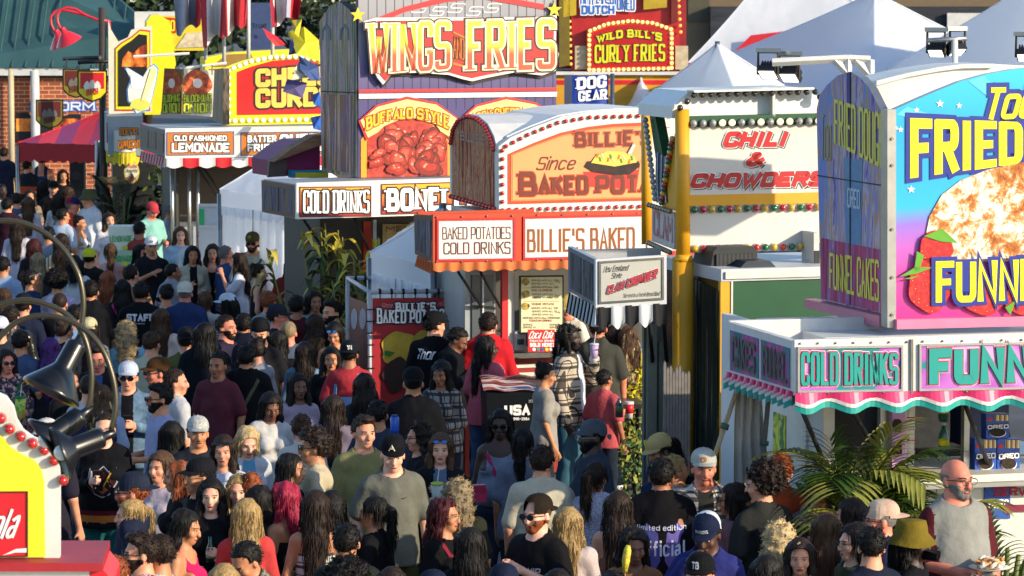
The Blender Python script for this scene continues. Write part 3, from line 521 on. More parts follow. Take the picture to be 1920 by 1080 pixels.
for p_, q_ in ((a, b), (b, d), (b, c), (d, PS(1632, 158, 236)), (PS(1565, 112, 236), PS(1588, 136, 236)), (PS(1604, 112, 236), PS(1630, 140, 236))): mb.tube([p_, q_], .032, 4, WHITE)
tag(mb.obj('white_gantry'), 'white square tube arm reaching over the chili panel', 'bracket')
# ---------------------------------------------------------------- CHILI & CHOWDERS
PC, PCS = frame(1278, 234, 18); T = thing('chowder_stand', 'white and yellow chili and chowders stand with coloured bulbs and green trim', 'food stand', PC.at(1, 0, -1))
MUST = M('d4981c', .5, .08, 4); GRN = M('0f4a2c', .45, .1); PANELW = M('c4c2bc', .4, .06, 2)
zt = PC.uz(1300, 475)[1]; u1 = PC.uz(1700, 400)[0]
mb = MB(); px_panel(mb, PC, rect(1288, 236, 1640, 368, -9), -.06, 0, PANELW); pan = mb.obj('sign_panel', T)
SR = M('b01c22', .4, .05); SK = M('181214', .5, 0)
for txt, q in (('CHILI', (1358, 247, 276, 1476, 246, 274)), ('&', (1400, 285, 312, 1434, 285, 312)), ('CHOWDERS', (1296, 326, 352, 1546, 320, 349))):
    mb = MB(); px_text(mb, PC, txt, (q[0]+3, q[1]+3, q[2]+3, q[3]+3, q[4]+3, q[5]+3), [(0, SK)], .004, weight=.34, slant=.3, gap=.16, fat=1.6); px_text(mb, PC, txt, q, [(1.5, WH), (0, SR)], .010, weight=.34, slant=.3, gap=.16, fat=1.6); mb.obj('lettering', pan)
mb = MB(); px_panel(mb, PC, rect(1286, 218, 1640, 238, -8), -.06, .03, GRN); gb = mb.obj('green_band', T)
LITB = M('f0d8b0', .2, 0, emit=.6); CLR = M('9a9a98', .1, .1, spec=.9)
pts = along([(1296, 231), (1530, 226)], 14); 
for k, q in enumerate(pts): px_bulbs(gb, PC, [q], .028, LITB if k in (3, 4, 7, 9, 10, 13) else CLR, .035, 'bulb', STEEL)
mb = MB(); px_panel(mb, PC.off(-.05), [(1262, 222), (1262, 200), (1294, 171), (1518, 165), (1540, 186), (1540, 222)], -.8, -.02, M('d8d8d4', .45, .05)); tw = mb.obj('top_board', T)
mb = MB(); px_panel(mb, PC, [(1294, 173), (1518, 167), (1518, 163), (1292, 169)], -.06, .10, WHITE); px_panel(mb, PC, rect(1446, 166, 1451, 218), -.06, .03, WHITE2); mb.obj('top_rim', T)
DKB = M('3a342c', .15, .2, spec=.9)
px_bulbs(tw, PC, along([(1297, 178), (1525, 172)], 15)+[(1285, 190), (1272, 202), (1534, 182)], .026, DKB, .02)
mb = MB(); px_panel(mb, PC, rect(1288, 366, 1640, 386, -8), -.06, .02, MUST); mb.obj('yellow_band', T)
mb = MB(); px_panel(mb, PC, rect(1288, 386, 1640, 474, -8), -.06, 0, PANELW); lp = mb.obj('lower_panel', T)
CB = [M('0e5a30', .12, 0, spec=.8, coat=.5), BULBR, M('c8a018', .12, 0, spec=.8, coat=.5)]
for k, q in enumerate(along([(1300, 393), (1532, 388)], 15)): px_bulbs(lp, PC, [q], .029, CB[k % 3], .004, 'bulb', WHITE2)
for k, q in enumerate(along([(1301, 466), (1532, 461)], 15)): px_bulbs(lp, PC, [q], .029, CB[(2-k) % 3], .004, 'bulb', WHITE2)
mb = MB(); a = PC.p(1279, 205); 
mb.tube([a, PC.p(1281, 480)], .057, 16, MUST); mb.tube([PC.p(1281, 484)-PC.n*.01, V((*PC.p(1283, 600).to_2d(), 0))], [.085, .085], 16, MUST); mb.lathe(PC.p(1281, 484)-V((0, 0, .02)), [(.085, 0), (.06, .05)], MUST, 16); mb.obj('corner_column', T)
pl2 = PXH(1212, 222, 0); zt2 = 4.02
mb = MB(); mb.tube([PS(1212, 186, 221), PS(1213, 458, 221)], .046, 16, MUST); mb.obj('rear_column', T)
# side: lower name board, bulb strips and the V of trim
mb = MB(); px_panel(mb, PCS, [(1222, 452), (1264, 468), (1264, 398), (1222, 385)], -.05, 0, M('c8c0bc', .2, .2, 8)); sb = mb.obj('side_board', T)
mb = MB(); px_text(mb, PCS, 'CLAM', (1226, 393, 440, 1262, 406, 456), [(0, M('b06870', .4))], .006, weight=.14); mb.obj('lettering', sb)
px_bulbs(sb, PCS, along([(1224, 455), (1264, 473)], 12)+along([(1224, 384), (1264, 396)], 9), .022, M('7a6a4a', .15, .2, spec=.9), .02)
mb = MB(); px_panel(mb, PCS, [(1212, 208), (1222, 208), (1240, 300), (1248, 380), (1236, 380), (1224, 290)], -.1, -.02, GRN); mb.obj('side_trim', T)
mb = MB(); px_panel(mb, PCS, [(1264, 250), (1267, 250), (1267, 396), (1240, 388)], -.04, -.005, MUST); tr = mb.obj('side_trim', T)
px_bulbs(tr, PCS, along([(1264, 260), (1244, 380)], 15), .024, [CB[2], CB[1], CB[0]], .0); px_bulbs(tr, PCS, along([(1214, 225), (1232, 372)], 15), .026, CLR, .0)
mb = MB(); 
for k in range(9): x = 1231+k*2.4; mb.tube([PCS.p(x, 285+k*1.2), PCS.p(x-1, 340+k), PCS.p(x+1, 380)], .006, 4, [M('5a6a90'), WHITE2, M('20242c')][k % 3])
mb.obj('bead_curtain', T)
mb = MB(); px_panel(mb, PC.off(-2.2), [(1214, 240), (1290, 236), (1290, 205), (1214, 208)], -.05, 0, WHITE); px_panel(mb, PC.off(-2.2), [(1214, 470), (1290, 470), (1290, 240), (1214, 240)], -.05, 0, M('d0cec6')); rb = mb.obj('rear_board', T)
px_bulbs(rb, PC.off(-2.2), along([(1222, 214), (1262, 213)], 4), .026, DKB, .02)
# roof and lower body
PL = PC.off(.55); oL = PL.p(1352, 560); ub = PL.uz(1352, 560)[0]; za = PL.uz(1352, 528)[1]; zb_ = PL.uz(1352, 505)[1]
mb = MB(); pbox(mb, PL, ub-.0, ub+2.0, za, zb_, -1.4, 0, M('b8bcc0', .4, .1)); pbox(mb, PL, ub+.03, ub+2.0, za+.02, zb_-.02, 0, .02, WHITE2); mb.obj('roof', T)
mb = MB(); pbox(mb, PL, ub, ub+.085, 0.3, za, -.06, -.01, MUST); pbox(mb, PL, ub+.085, ub+.1, .3, za, -.06, 0, WHITE2); pbox(mb, PL, ub+.1, ub+2.0, .3, za, -.06, -.02, GRN); pbox(mb, PL, ub, ub+.06, .3, za, -1.4, -.06, M('101814', .12, .1, spec=.9)); mb.obj('trailer_body', T)
PLS = Plane(PL.at(ub, 0), PCS.u)
mb = MB(); px_panel(mb, PLS, [(1296, 870), (1348, 900), (1348, 545), (1296, 520)], .0, .012, streaks('dark_glass_reflections', [(.4, '08100e'), (.52, '1a2a28'), (.6, '5a4a3a'), (.66, '8a9aa8'), (.72, '101418')], 10, .9)); mb.obj('glass_side', T)  # pale streaks are reflections painted into the dark glass colour
mb = MB(); pl = PC.off(.25); px_panel(mb, pl, [(1332, 506), (1420, 500), (1420, 470), (1412, 462), (1345, 464), (1338, 472)], -.4, 0, M('202428', .6)); px_panel(mb, pl, [(1342, 500), (1412, 496), (1412, 474), (1342, 477)], .001, .02, Mstripe('grille', ['0c0e10', '2a2e32'], 60, 'X')); tag(mb.obj('air_conditioner'), 'black air conditioner box on the roof of the chowder stand', 'air conditioner')
mb = MB(); c = pl.p(1402, 502)+pl.n*.22; mb.prism([c+pl.u*-.17, c+pl.u*.17, c+pl.u*.10+V((0, 0, .07)), c-pl.u*.10+V((0, 0, .07))], -pl.n*.25, M('1e2a38', .5)); tag(mb.obj('roof_vent'), 'low dark vent cover in front of the black air conditioner', 'vent')
mb = MB(); px_panel(mb, pl, rect(1526, 436, 1536, 500), -.25, 0, M('b8b8b4')); px_panel(mb, pl, rect(1526, 470, 1536, 500), 0, .01, BLACK); tag(mb.obj('cooling_unit'), 'narrow grey louvred unit between the chowder roof and fried dough sign', 'air conditioner')
# clam chowder awning box
PW = PC.off(.35); o = PW.p(1118, 520); PWS = Plane(o, PCS.u); uw = PW.uz(1118, 520)[0]; ue = PW.uz(1250, 520)[0]; z0 = PW.uz(1118, 574)[1]; z1 = PW.uz(1118, 486)[1]
dA = -PWS.uz(1066, 510)[0]
mb = MB(); pbox(mb, PW, uw+.02, ue, z0, z0+.02, -dA, -.04, WHITE2); pbox(mb, PW, uw+.02, ue+.2, z0, z1+.02, -dA-.04, -dA, M('9a9ca0')); aw = mb.obj('awning_tray', T)
mb = MB(); px_panel(mb, PW, rect(1117, 486, 1250, 578, -8), -.04, 0, M('b8bcc2', .45, .1)); aw = mb.obj('awning_box', T)
mb = MB(); px_panel(mb, PW, rect(1126, 494, 1240, 566, -8), .001, .004, M('a8a8a2', .4, .05)); px_frame(mb, PW, 1122, 490, 1244, 570, 4, .003, .012, STEEL, -8); pn = mb.obj('sign_panel', aw)
mb = MB(); px_text(mb, PW, 'New England', (1132, 499, 511, 1178, 496, 507), [(0, SK)], .008, weight=.12, slant=.3, gap=.14); px_text(mb, PW, 'Style', (1147, 512, 522, 1166, 511, 521), [(0, SK)], .008, weight=.12, slant=.3, gap=.14)
px_text(mb, PW, 'CLAM CHOWDER', (1139, 538, 553, 1232, 505, 522), [(0, SK)], .006, weight=.3, slant=.25); px_text(mb, PW, 'CLAM CHOWDER', (1138, 536, 551, 1231, 503, 520), [(.4, WH), (0, M('a01830'))], .012, weight=.3, slant=.25)
px_text(mb, PW, "'Served in a Fresh Bread Bowl'", (1168, 551, 558, 1238, 546, 554), [(0, SK)], .008, weight=.14, slant=.3, gap=.14); mb.obj('lettering', pn)
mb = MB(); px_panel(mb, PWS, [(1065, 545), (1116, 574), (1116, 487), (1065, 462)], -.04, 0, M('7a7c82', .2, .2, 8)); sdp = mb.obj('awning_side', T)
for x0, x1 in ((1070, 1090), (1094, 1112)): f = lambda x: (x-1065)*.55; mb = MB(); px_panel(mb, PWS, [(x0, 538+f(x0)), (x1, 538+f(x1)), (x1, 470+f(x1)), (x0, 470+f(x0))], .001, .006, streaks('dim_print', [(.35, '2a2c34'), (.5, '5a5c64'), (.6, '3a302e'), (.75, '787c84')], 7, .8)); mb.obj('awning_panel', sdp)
SW, SB = M('c4c6c8', .8, .05), M('121318', .8, .05)
valance(PW, 1120, 1250, 576, 608, 5, [SB, SW], .0, .05, -8).obj('valance', T); valance(PWS, 1066, 1117, 548, 582, 16, [SB, SW], .0, .02, 27).obj('valance', T)
mb = MB(); uC = PW.off(-.5).uz(1204, 650)[0]; pbox(mb, PW, uC, uC+.2, .02, z0, -.5, -.46, M('5a5c54', .6, .2)); pbox(mb, PW, uC+.02, uC+.1, .9, z0-.2, -.46, -.43, M('7a7c70', .6, .2)); pbox(mb, PW, uC+.12, uC+.18, .7, z0-.35, -.46, -.43, M('6a6e62', .6, .2)); mb.obj('service_door', T)
for dx in (0, .12): mb = MB(); mb.tube([PW.at(uC-.1+dx, z0-.02, -.1), PW.at(uC+.06+dx, z0-.5, -.42)], .016, 6, DARK); mb.obj('awning_strut', T)
# grey pickets in front of the column
PP = PC.off(.5); t = thing('picket_fence', 'short weathered grey picket fence leaning by the yellow column', 'fence', V((*PP.p(1268, 800).to_2d(), 0)))
for k in range(9):
    mb = MB(); x = 1243+k*5.6; top = 676+(k*37) % 14-(6 if 3 < k < 7 else 0)+k*2; q = [PP.p(x, top+6), PP.p(x+2.4, top), PP.p(x+4.8, top+6)]; mb.prism([V((q[0].x, q[0].y, 0)), V((q[2].x, q[2].y, 0)), q[2], q[1], q[0]], PP.n*.018, M('6e6a68', .9, .3, 14)); mb.obj('picket', t)
mb = MB(); pbox(mb, PP, PP.uz(1243, 720)[0], PP.uz(1293, 720)[0], .5, .58, -.03, -.002, M('5e5a58', .9)); pbox(mb, PP, PP.uz(1243, 720)[0], PP.uz(1293, 720)[0], 1.0, 1.06, -.03, -.002, M('5e5a58', .9)); mb.obj('rail', t)
# hanging tarp and leaning poles between the stands
mb = MB(); rows = []; PL2 = PF.off(-.75)
for i in range(14):
    y = 672+i*22; rows.append([PL2.p(1350-8*math.sin(i*.25)+j*(52+i*1.4)/14, y+(4 if i == 0 else 0)*j)+PL2.n*(.35+.05*math.sin(j*1.7+i*.3)+.02*math.sin(j*3.1)) for j in range(15)])
mb.grid(rows, M('c0bdb6', .8, .15, 3, .4, 6)); tag(mb.obj('canvas_tarp'), 'off white canvas tarp hanging in folds between the chowder and fried dough stands', 'tarp')
for (xa, ya, xb, yb, lb, m) in ((1290, 860, 1352, 690, 'pale wooden pole leaning towards the hanging tarp', 'b09a78'), (1383, 880, 1401, 735, 'grey weathered pole in front of the tarp, almost upright', '6a6660')):
    mb = MB(); a = PL2.p(xa, ya)+PL2.n*.5; a.z = max(a.z, 0); b = PL2.p(xb, yb)+PL2.n*.45; d = (b-a); a2 = a-d*(a.z/max(d.z, .1)); mb.tube([a2, b], .017, 8, M(m, .8, .3)); c = a.lerp(b, .45); mb.tube([c-d*.03, c+d*.03], .03, 6, M('3a5a50', .7)); tag(mb.obj('wooden_pole'), lb, 'pole')
# ---------------------------------------------------------------- BILLIE'S BAKED POTATOES
PB, PBS = frame(937, 192, 20); T = thing('baked_potato_stand', 'orange and white baked potatoes stand with an arched bulb lined sign', 'food stand', PB.at(1, 0, -1))
top = [(935, 275), (957, 258), (1000, 239), (1053, 219), (1100, 211), (1167, 206), (1230, 206), (1300, 212), (1262, 208)]
mb = MB(); px_panel(mb, PB, [(936, 402), (1262, 392)]+top[::-1], -.10, 0, WHITE); fs = mb.obj('front_sign', T)
mb = MB(); q = [(x, y-2) for x, y in top[1:-1]]; px_panel(mb, PB, [(957, 300), (1255, 300)]+q[::-1], -1.42, -.1, M('d4d4d2', .5, .08)); mb.obj('barrel_roof', T)
OR1, OR2, OR3 = M('b8401c', .4, .05), M('cc7a48', .45, .05), M('d8945c', .45, .05)
inner = [(952, 383), (1255, 375), (1255, 231), (1240, 230), (1220, 229), (1150, 232), (1100, 238), (1050, 249), (1000, 268), (952, 289)]
def shrink(p, f): cx, cy = 1150, 310; return [(cx+(x-cx)*(1-f*.35), cy+(y-cy)*(1-f)) for x, y in p]
mb = MB(); px_panel(mb, PB, inner, .001, .006, OR1); px_panel(mb, PB, shrink(inner, .075), .007, .010, OR2); px_panel(mb, PB, shrink(inner, .115), .011, .014, OR3); pn = mb.obj('sign_panel', fs)
BR = M('6a2412', .45, .1)
mb = MB(); px_text(mb, PB, "BILLIE'S", (1077, 247, 276, 1222, 243, 272), [(2, M('c05a38')), (0, BR)], .017, weight=.22, slab=1.8, gap=.3); px_text(mb, PB, 'Since', (1008, 294, 319, 1080, 294, 318), [(0, BR)], .017, weight=.13, slant=.35, gap=.1)
px_text(mb, PB, 'B', (972, 323, 367, 1006, 323, 367), [(2, M('b0381c')), (0, BR)], .017, weight=.22, slab=1.8); px_text(mb, PB, 'AKED', (1009, 331, 366, 1102, 329, 364), [(2, M('b0381c')), (0, BR)], .017, weight=.22, slab=1.7, gap=.3); px_text(mb, PB, 'POTAT', (1116, 329, 364, 1250, 326, 361), [(2, M('b0381c')), (0, BR)], .017, weight=.22, slab=1.7, gap=.3); mb.obj('lettering', pn)
mb = MB(); px_panel(mb, PB, [(1092, 322), (1196, 318), (1200, 300), (1192, 355), (1104, 350)], .015, .018, M('c03028')); pb = mb.obj('basket_picture', pn)
POT, CHE = Mnoise('potato_skin', [(.4, '140a08'), (.6, '34160e')], (14, 14, 14), .7), M('d8b848', .5, .15, 20)
mb = MB(); px_panel(mb, PB, [(1094, 312), (1110, 322), (1150, 328), (1180, 326), (1198, 312), (1196, 302), (1100, 302)], .02, .026, POT); mb.obj('potato_picture', pb)
mb = MB(); px_panel(mb, PB, [(1106, 305), (1150, 312), (1192, 304), (1188, 294), (1166, 284), (1136, 283), (1115, 292)], .028, .032, CHE); mb.obj('cheese_picture', pb)
mb = MB(); 
for k in range(11): x = 1116+k*6.6; y = 290+(k*7) % 13; px_panel(mb, PB, [(x, y+5), (x+3, y+5), (x+5-(k % 3)*4, y-3), (x+2-(k % 3)*4, y-3)], .034, .037, [M('c87820'), M('3a8a30'), M('e8dcb0')][k % 3])
px_panel(mb, PB, [(1174, 288), (1180, 290), (1190, 272), (1184, 270)], .034, .037, M('c8ccd0', .2, metal=.6)); mb.obj('topping_picture', pb)
RB = M('c02418', .15, .05, spec=.8)
px_bulbs(fs, PB, along([(941, 394), (941, 282)], 8)+along([(948, 274), (990, 252), (1045, 230), (1100, 220), (1196, 217)], 18)+along([(954, 393), (1198, 387)], 18), .022, RB, .002)
SIDEB = streaks('billies_side', [(.36, '501408'), (.45, '9a2818'), (.50, 'c8945c'), (.54, '6c2440'), (.58, 'd0a078'), (.64, '7a2010')], 12, 1.1)
sq = [(844, 373), (934, 398), (933, 282), (927, 256), (915, 232), (897, 217), (878, 213), (860, 222), (848, 242), (843, 268)]
mb = MB(); px_panel(mb, PBS, sq, -.55, 0, WHITE2); so_ = mb.obj('side_sign', T); mb = MB(); px_panel(mb, PBS, [(880+(x-880)*.88, 310+(y-310)*.9) for x, y in sq], .001, .006, SIDEB); mb.obj('print', so_)
px_bulbs(so_, PBS, along([(848, 268), (852, 243), (862, 226), (879, 218), (896, 222), (912, 236), (923, 258), (929, 280)], 26)+along([(848, 368), (930, 391)], 14), .024, RB, .003)
mb = MB(); px_text(mb, PBS, "BILLIE'S", (866, 246, 262, 910, 253, 272), [(0, M('8a7a78', .4))], .01, weight=.16); mb.obj('lettering', so_)
mb = MB(); pbox(mb, PB, .0, 1.65, PB.uz(937, 408)[1]-.14, PB.uz(937, 403)[1], -1.45, .3, WHITE2); mb.obj('roof', T)
PBA = PB.off(.85); o = PBA.p(812, 450); PBAS = Plane(o, PBS.u)
FR = M('b83c18', .45, .08)
mb = MB(); px_panel(mb, PBA, rect(812, 402, 1350, 494, -11), -.05, 0, FR); af = mb.obj('awning_front', T)
for x0, x1, dy, txt, qs, c in ((822, 962, -2, None, None, 0), (984, 1260, -6, None, None, 0)):
    mb = MB(); px_panel(mb, PBA, rect(x0, 414-(4 if x0 > 900 else 0), x1, 486-(3 if x0 > 900 else 0), dy), .001, .004, M('d0cec8', .4, .04)); px_frame(mb, PBA, x0-4, 410-(4 if x0 > 900 else 0), x1+4, 490-(3 if x0 > 900 else 0), 4, .002, .014, RED, dy); o = mb.obj('awning_panel', af); mb = MB()
    if x0 < 900: px_text(mb, PBA, 'BAKED POTATOES', (829, 426, 449, 957, 425, 448), [(0, M('5a2018'))], .006, weight=.13, gap=.2); px_text(mb, PBA, 'COLD DRINKS', (831, 455, 477, 957, 453, 476), [(0, M('5a2018'))], .006, weight=.13, gap=.22)
    else: px_text(mb, PBA, "BILLIE'S BAKED", (988, 430, 473, 1190, 426, 470), [(0, M('8a4a1c'))], .006, weight=.19, gap=.26)
    mb.obj('lettering', o)
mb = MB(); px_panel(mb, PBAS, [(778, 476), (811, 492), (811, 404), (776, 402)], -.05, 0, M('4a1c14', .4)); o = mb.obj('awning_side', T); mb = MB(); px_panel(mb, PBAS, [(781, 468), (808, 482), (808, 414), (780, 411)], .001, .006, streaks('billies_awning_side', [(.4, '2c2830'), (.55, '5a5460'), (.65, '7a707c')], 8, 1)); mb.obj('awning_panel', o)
ua = PBA.uz(812, 450)[0]; z0 = PBA.uz(812, 492)[1]; z1 = PBA.uz(812, 404)[1]
dA = -PBAS.uz(777, 440)[0]
mb = MB(); pbox(mb, PBA, ua+.02, ua+2.7, z0, z0+.02, -dA, -.05, WHITE2); pbox(mb, PBA, ua+.02, ua+1.2, z0+.03, z1, -dA, -dA+.05, FR); mb.obj('awning_tray', T)
px_bulbs(af, PBA, along([(818, 407), (1195, 401)], 9)+along([(818, 491), (1195, 485)], 9), .010, STEEL, .001, 'rivet')
ORV = M('c06a38', .8, .12, 6)
valance(PBA, 812, 1350, 493, 507, 20, [ORV], .002, .018, -11).obj('valance', T); valance(PBAS, 782, 812, 479, 496, 6, [M('b0582c', .8)], .002, .018, 14).obj('valance', T)
zc = PB.uz(980, 658)[1]; uL = PB.uz(872, 600)[0]; uR = uL+2.4; zr = z0+.05
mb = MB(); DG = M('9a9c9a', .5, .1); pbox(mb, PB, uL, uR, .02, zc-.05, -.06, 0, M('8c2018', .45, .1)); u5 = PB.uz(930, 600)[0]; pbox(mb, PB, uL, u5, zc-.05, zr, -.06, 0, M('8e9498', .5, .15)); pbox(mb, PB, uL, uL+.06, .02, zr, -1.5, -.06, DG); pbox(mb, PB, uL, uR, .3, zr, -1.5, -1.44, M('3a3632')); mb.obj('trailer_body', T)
for y in (686, 702, 736, 770): mb = MB(); z = PB.uz(980, y)[1]; pbox(mb, PB, u5, uR, z-.018, z+.018, 0, .012, WHITE); mb.obj('white_stripe', T)
mb = MB(); pbox(mb, PB, u5, uR, zc-.05, zc, -.4, .2, STEEL); mb.obj('counter', T)
mb = MB(); u = PB.uz(938, 600)[0]; pbox(mb, PB, u, u+.06, .3, zr, 0, .06, RED); pbox(mb, PB, u+.06, u+.13, .3, zr, 0, .05, WHITE); mb.obj('window_post', T)
mb = MB(); px_panel(mb, PB, rect(884, 515, 925, 640), .002, .02, M('4a5258', .3, .1)); px_panel(mb, PB, rect(902, 515, 905, 640), .02, .04, WHITE2); mb.obj('side_window', T)
for xa, xb in ((866, 900), (908, 935)): mb = MB(); mb.tube([PBA.p(xa, 512)-PBA.n*.1, PB.p(xb, 575)+PB.n*.05], .015, 6, DARK); mb.obj('awning_strut', T)
t = thing('menu_board', 'tall cream menu board with food pictures under the orange valance', 'menu board', PB.p(1015, 625)+PB.n*.12, None); pl = PB.off(.12)
mb = MB(); px_panel(mb, pl, rect(974, 517, 1057, 626, -1), -.02, 0, M('0c3428')); px_panel(mb, pl, rect(977, 520, 1054, 623, -1), .001, .004, M('cfcaa4', .5, .04)); bd = mb.obj('board', t)
TX = M('2c2a26', .6, 0); TR = M('8a1c18', .6, 0); mb = MB()
for k, (x0, x1, y) in enumerate(((996, 1048, 524), (996, 1040, 530), (996, 1046, 536), (997, 1042, 550), (997, 1047, 556), (996, 1046, 576), (997, 1044, 582), (997, 1040, 588), (980, 1050, 594), (980, 1000, 607), (980, 1004, 612), (1030, 1048, 607), (1030, 1046, 612), (1000, 1020, 618))): px_text(mb, pl, 'SERVED WITH ALL TOPPINGS'[:max(4, int((x1-x0)/2.6))], (x0, y, y+3.4, x1, y, y+3.4), [(0, TX)], .006, weight=.16)
for txt, x0, x1, y in (('CHILI & CHEESE', 996, 1036, 542), ('VEGGIE POTATO', 996, 1038, 568), ('FOUNTAIN DRINKS', 992, 1034, 599)): px_text(mb, pl, txt, (x0, y, y+4, x1, y, y+4), [(0, TR)], .006, weight=.2, slab=2)
for y in (540, 565, 597): px_panel(mb, pl, rect(980, y-.6, 1048, y), .004, .006, TX)
for y in (527, 553, 584, 609, 614): px_text(mb, pl, '11.00', (1041, y, y+3, 1050, y, y+3), [(0, TR)], .006, weight=.18)
mb.obj('lettering', bd)
for y in (528, 551, 574): mb = blob(pl, 985, y, 7.5, 7, .005, Mnoise('dish_picture', [(.35, '3a2410'), (.5, '8a7a20'), (.62, 'c89840'), (.7, 'a03820')], (16, 16, 16), .5), 18, .004, .08, y); mb.obj('food_picture', bd)
t = thing('soda_sign', 'small red soda fountain sign with white script under the menu board', 'sign', PB.p(1020, 660)+PB.n*.16); pl = PB.off(.22); mb = MB(); px_panel(mb, pl, rect(990, 618, 1040, 660), -.01, 0, RED); o = mb.obj('board', t)
mb = MB(); px_text(mb, pl, 'Coca Cola', (993, 621, 635, 1038, 620, 634), [(0, WH)], .005, weight=.17, slant=.4, gap=.08); px_text(mb, pl, 'FOUNTAIN DRINKS', (993, 637, 641, 1038, 637, 641), [(0, WH)], .005, weight=.18); px_text(mb, pl, 'SOLD HERE!', (993, 643, 650, 1038, 643, 650), [(0, WH)], .005, weight=.26); mb.obj('lettering', o)
for k in range(5): mb = blob(pl, 1001+k*8, 655, 3.2, 3.2, .002, [WH, M('1a8a80'), M('2050a0'), YEL, WH][k], 12, .004, 0); mb.obj('logo_dot', o)
mb = MB(); px_panel(mb, PB.off(.1), rect(966, 622, 986, 656), -.15, 0, M('a8aaa6', .4)); px_panel(mb, PB.off(.1), rect(970, 636, 982, 646), .0, .01, M('1a4a30')); tag(mb.obj('card_terminal'), 'grey countertop machine with a dark green panel beside the red sign', 'machine')
# ---------------------------------------------------------------- WINGS AND FRIES
PN, PNS = frame(672, 168, 23); T = thing('wings_stand', 'tall purple planked wings and fries stand with cold drinks awning', 'food stand', PN.at(1.5, 0, -1))
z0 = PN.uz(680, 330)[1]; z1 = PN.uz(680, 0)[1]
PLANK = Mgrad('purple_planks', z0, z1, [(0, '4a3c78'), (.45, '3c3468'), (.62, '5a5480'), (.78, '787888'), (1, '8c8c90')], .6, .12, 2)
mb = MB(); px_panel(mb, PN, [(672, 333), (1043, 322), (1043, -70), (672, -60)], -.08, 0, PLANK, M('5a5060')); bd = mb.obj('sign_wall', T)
for k in range(22): mb = MB(); x = 690+k*16.5; px_panel(mb, PN, rect(x, -55, x+.9, 205, 0), .0, .003, M('2c2840')); mb.obj('plank_joint', bd)
mb = MB(); px_panel(mb, PN, rect(672, 168, 1043, 174, -4), .001, .012, RED); px_panel(mb, PN, rect(672, 176, 1043, 185, -4), .001, .02, WHITE); mb.obj('trim_band', bd)
mb = MB(); px_panel(mb, PN, [(700, 36), (760, 12), (840, -8), (900, -14), (1020, 8), (1020, 18), (900, -3), (840, 3), (760, 22), (705, 45)], .003, .012, RED); mb.obj('trim_arch', bd)
for k in range(5): mb = MB(); px_text(mb, PN, 'S', (775+k*34, 6+(k % 2)*6, 24+(k % 2)*6, 800+k*34, 6+(k % 2)*6, 24+(k % 2)*6), [(0, M('c8c8cc'))], .006, weight=.12, slant=.6); mb.obj('scroll_print', bd)
for cx, cy, r in ((668, 28, 15), (1036, 18, 15)):
    mb = MB(); px_panel(mb, PN, [(cx+(r if k % 2 == 0 else r*.42)*math.sin(k*math.pi/5), cy-(r if k % 2 == 0 else r*.42)*math.cos(k*math.pi/5)) for k in range(10)][::-1], .02, .05, M('c8b020', .4), M('3a2c10')); mb.obj('star', bd)
wo = [(690, 62), (676, 40), (700, 33), (860, 32), (1000, 32), (1038, 28), (1036, 90), (1042, 100), (1036, 132), (1010, 141), (960, 135), (905, 146), (880, 152), (862, 148), (836, 140), (780, 136), (730, 137), (713, 158), (703, 146), (690, 120)]
mb = MB(); px_panel(mb, PN, [(x+4, y+6) for x, y in wo][::-1], .02, .03, M('2a2018')); px_panel(mb, PN, wo[::-1], .05, .09, WHITE); px_panel(mb, PN, [(860+(x-860)*.972, 92+(y-92)*.90) for x, y in wo][::-1], .091, .098, M('b02020', .4)); ws = mb.obj('wings_sign', bd)  # the offset dark brown outline is the sign's cast shadow, made as a panel
zt, zb = PN.uz(700, 42)[1], PN.uz(700, 140)[1]
WG = Mgrad('wing_letters', zb, zt, [(0, 'c04428'), (.38, 'c85030'), (.5, 'e0a030'), (.62, 'e8dc30'), (1, 'ece038')], .35)
CREAM, DKR = M('e8dcb8', .4, 0), M('3a1c10', .5, 0)
mb = MB(); kw = dict(weight=.19, slab=2.1, gap=.34); px_text(mb, PN, 'WINGS', (686, 42, 142, 838, 40, 128), [(6, DKR), (3.2, CREAM), (-.5, WG)], .10, **kw); px_text(mb, PN, 'FRIES', (870, 40, 134, 1034, 36, 128), [(6, DKR), (3.2, CREAM), (-.5, WG)], .10, **kw); px_text(mb, PN, 'AND', (843, 66, 108, 864, 74, 112), [(2, DKR), (0, M('d07030'))], .10, weight=.14); px_panel(mb, PN, [(843, 58), (864, 68), (864, 72), (843, 62)], .1, .105, M('d07030')); px_panel(mb, PN, [(843, 116), (864, 122), (864, 126), (843, 121)], .1, .105, M('d07030')); mb.obj('lettering', ws)
WINGM = Mnoise('wings_picture', [(.18, '3c0606'), (.36, '8c100c'), (.5, 'b02416'), (.62, 'c03a26'), (.74, 'd8705a'), (.82, 'e8a898')], (7, 7, 9), .35, 0, 7, 0, 'noise', 0, 1.6)
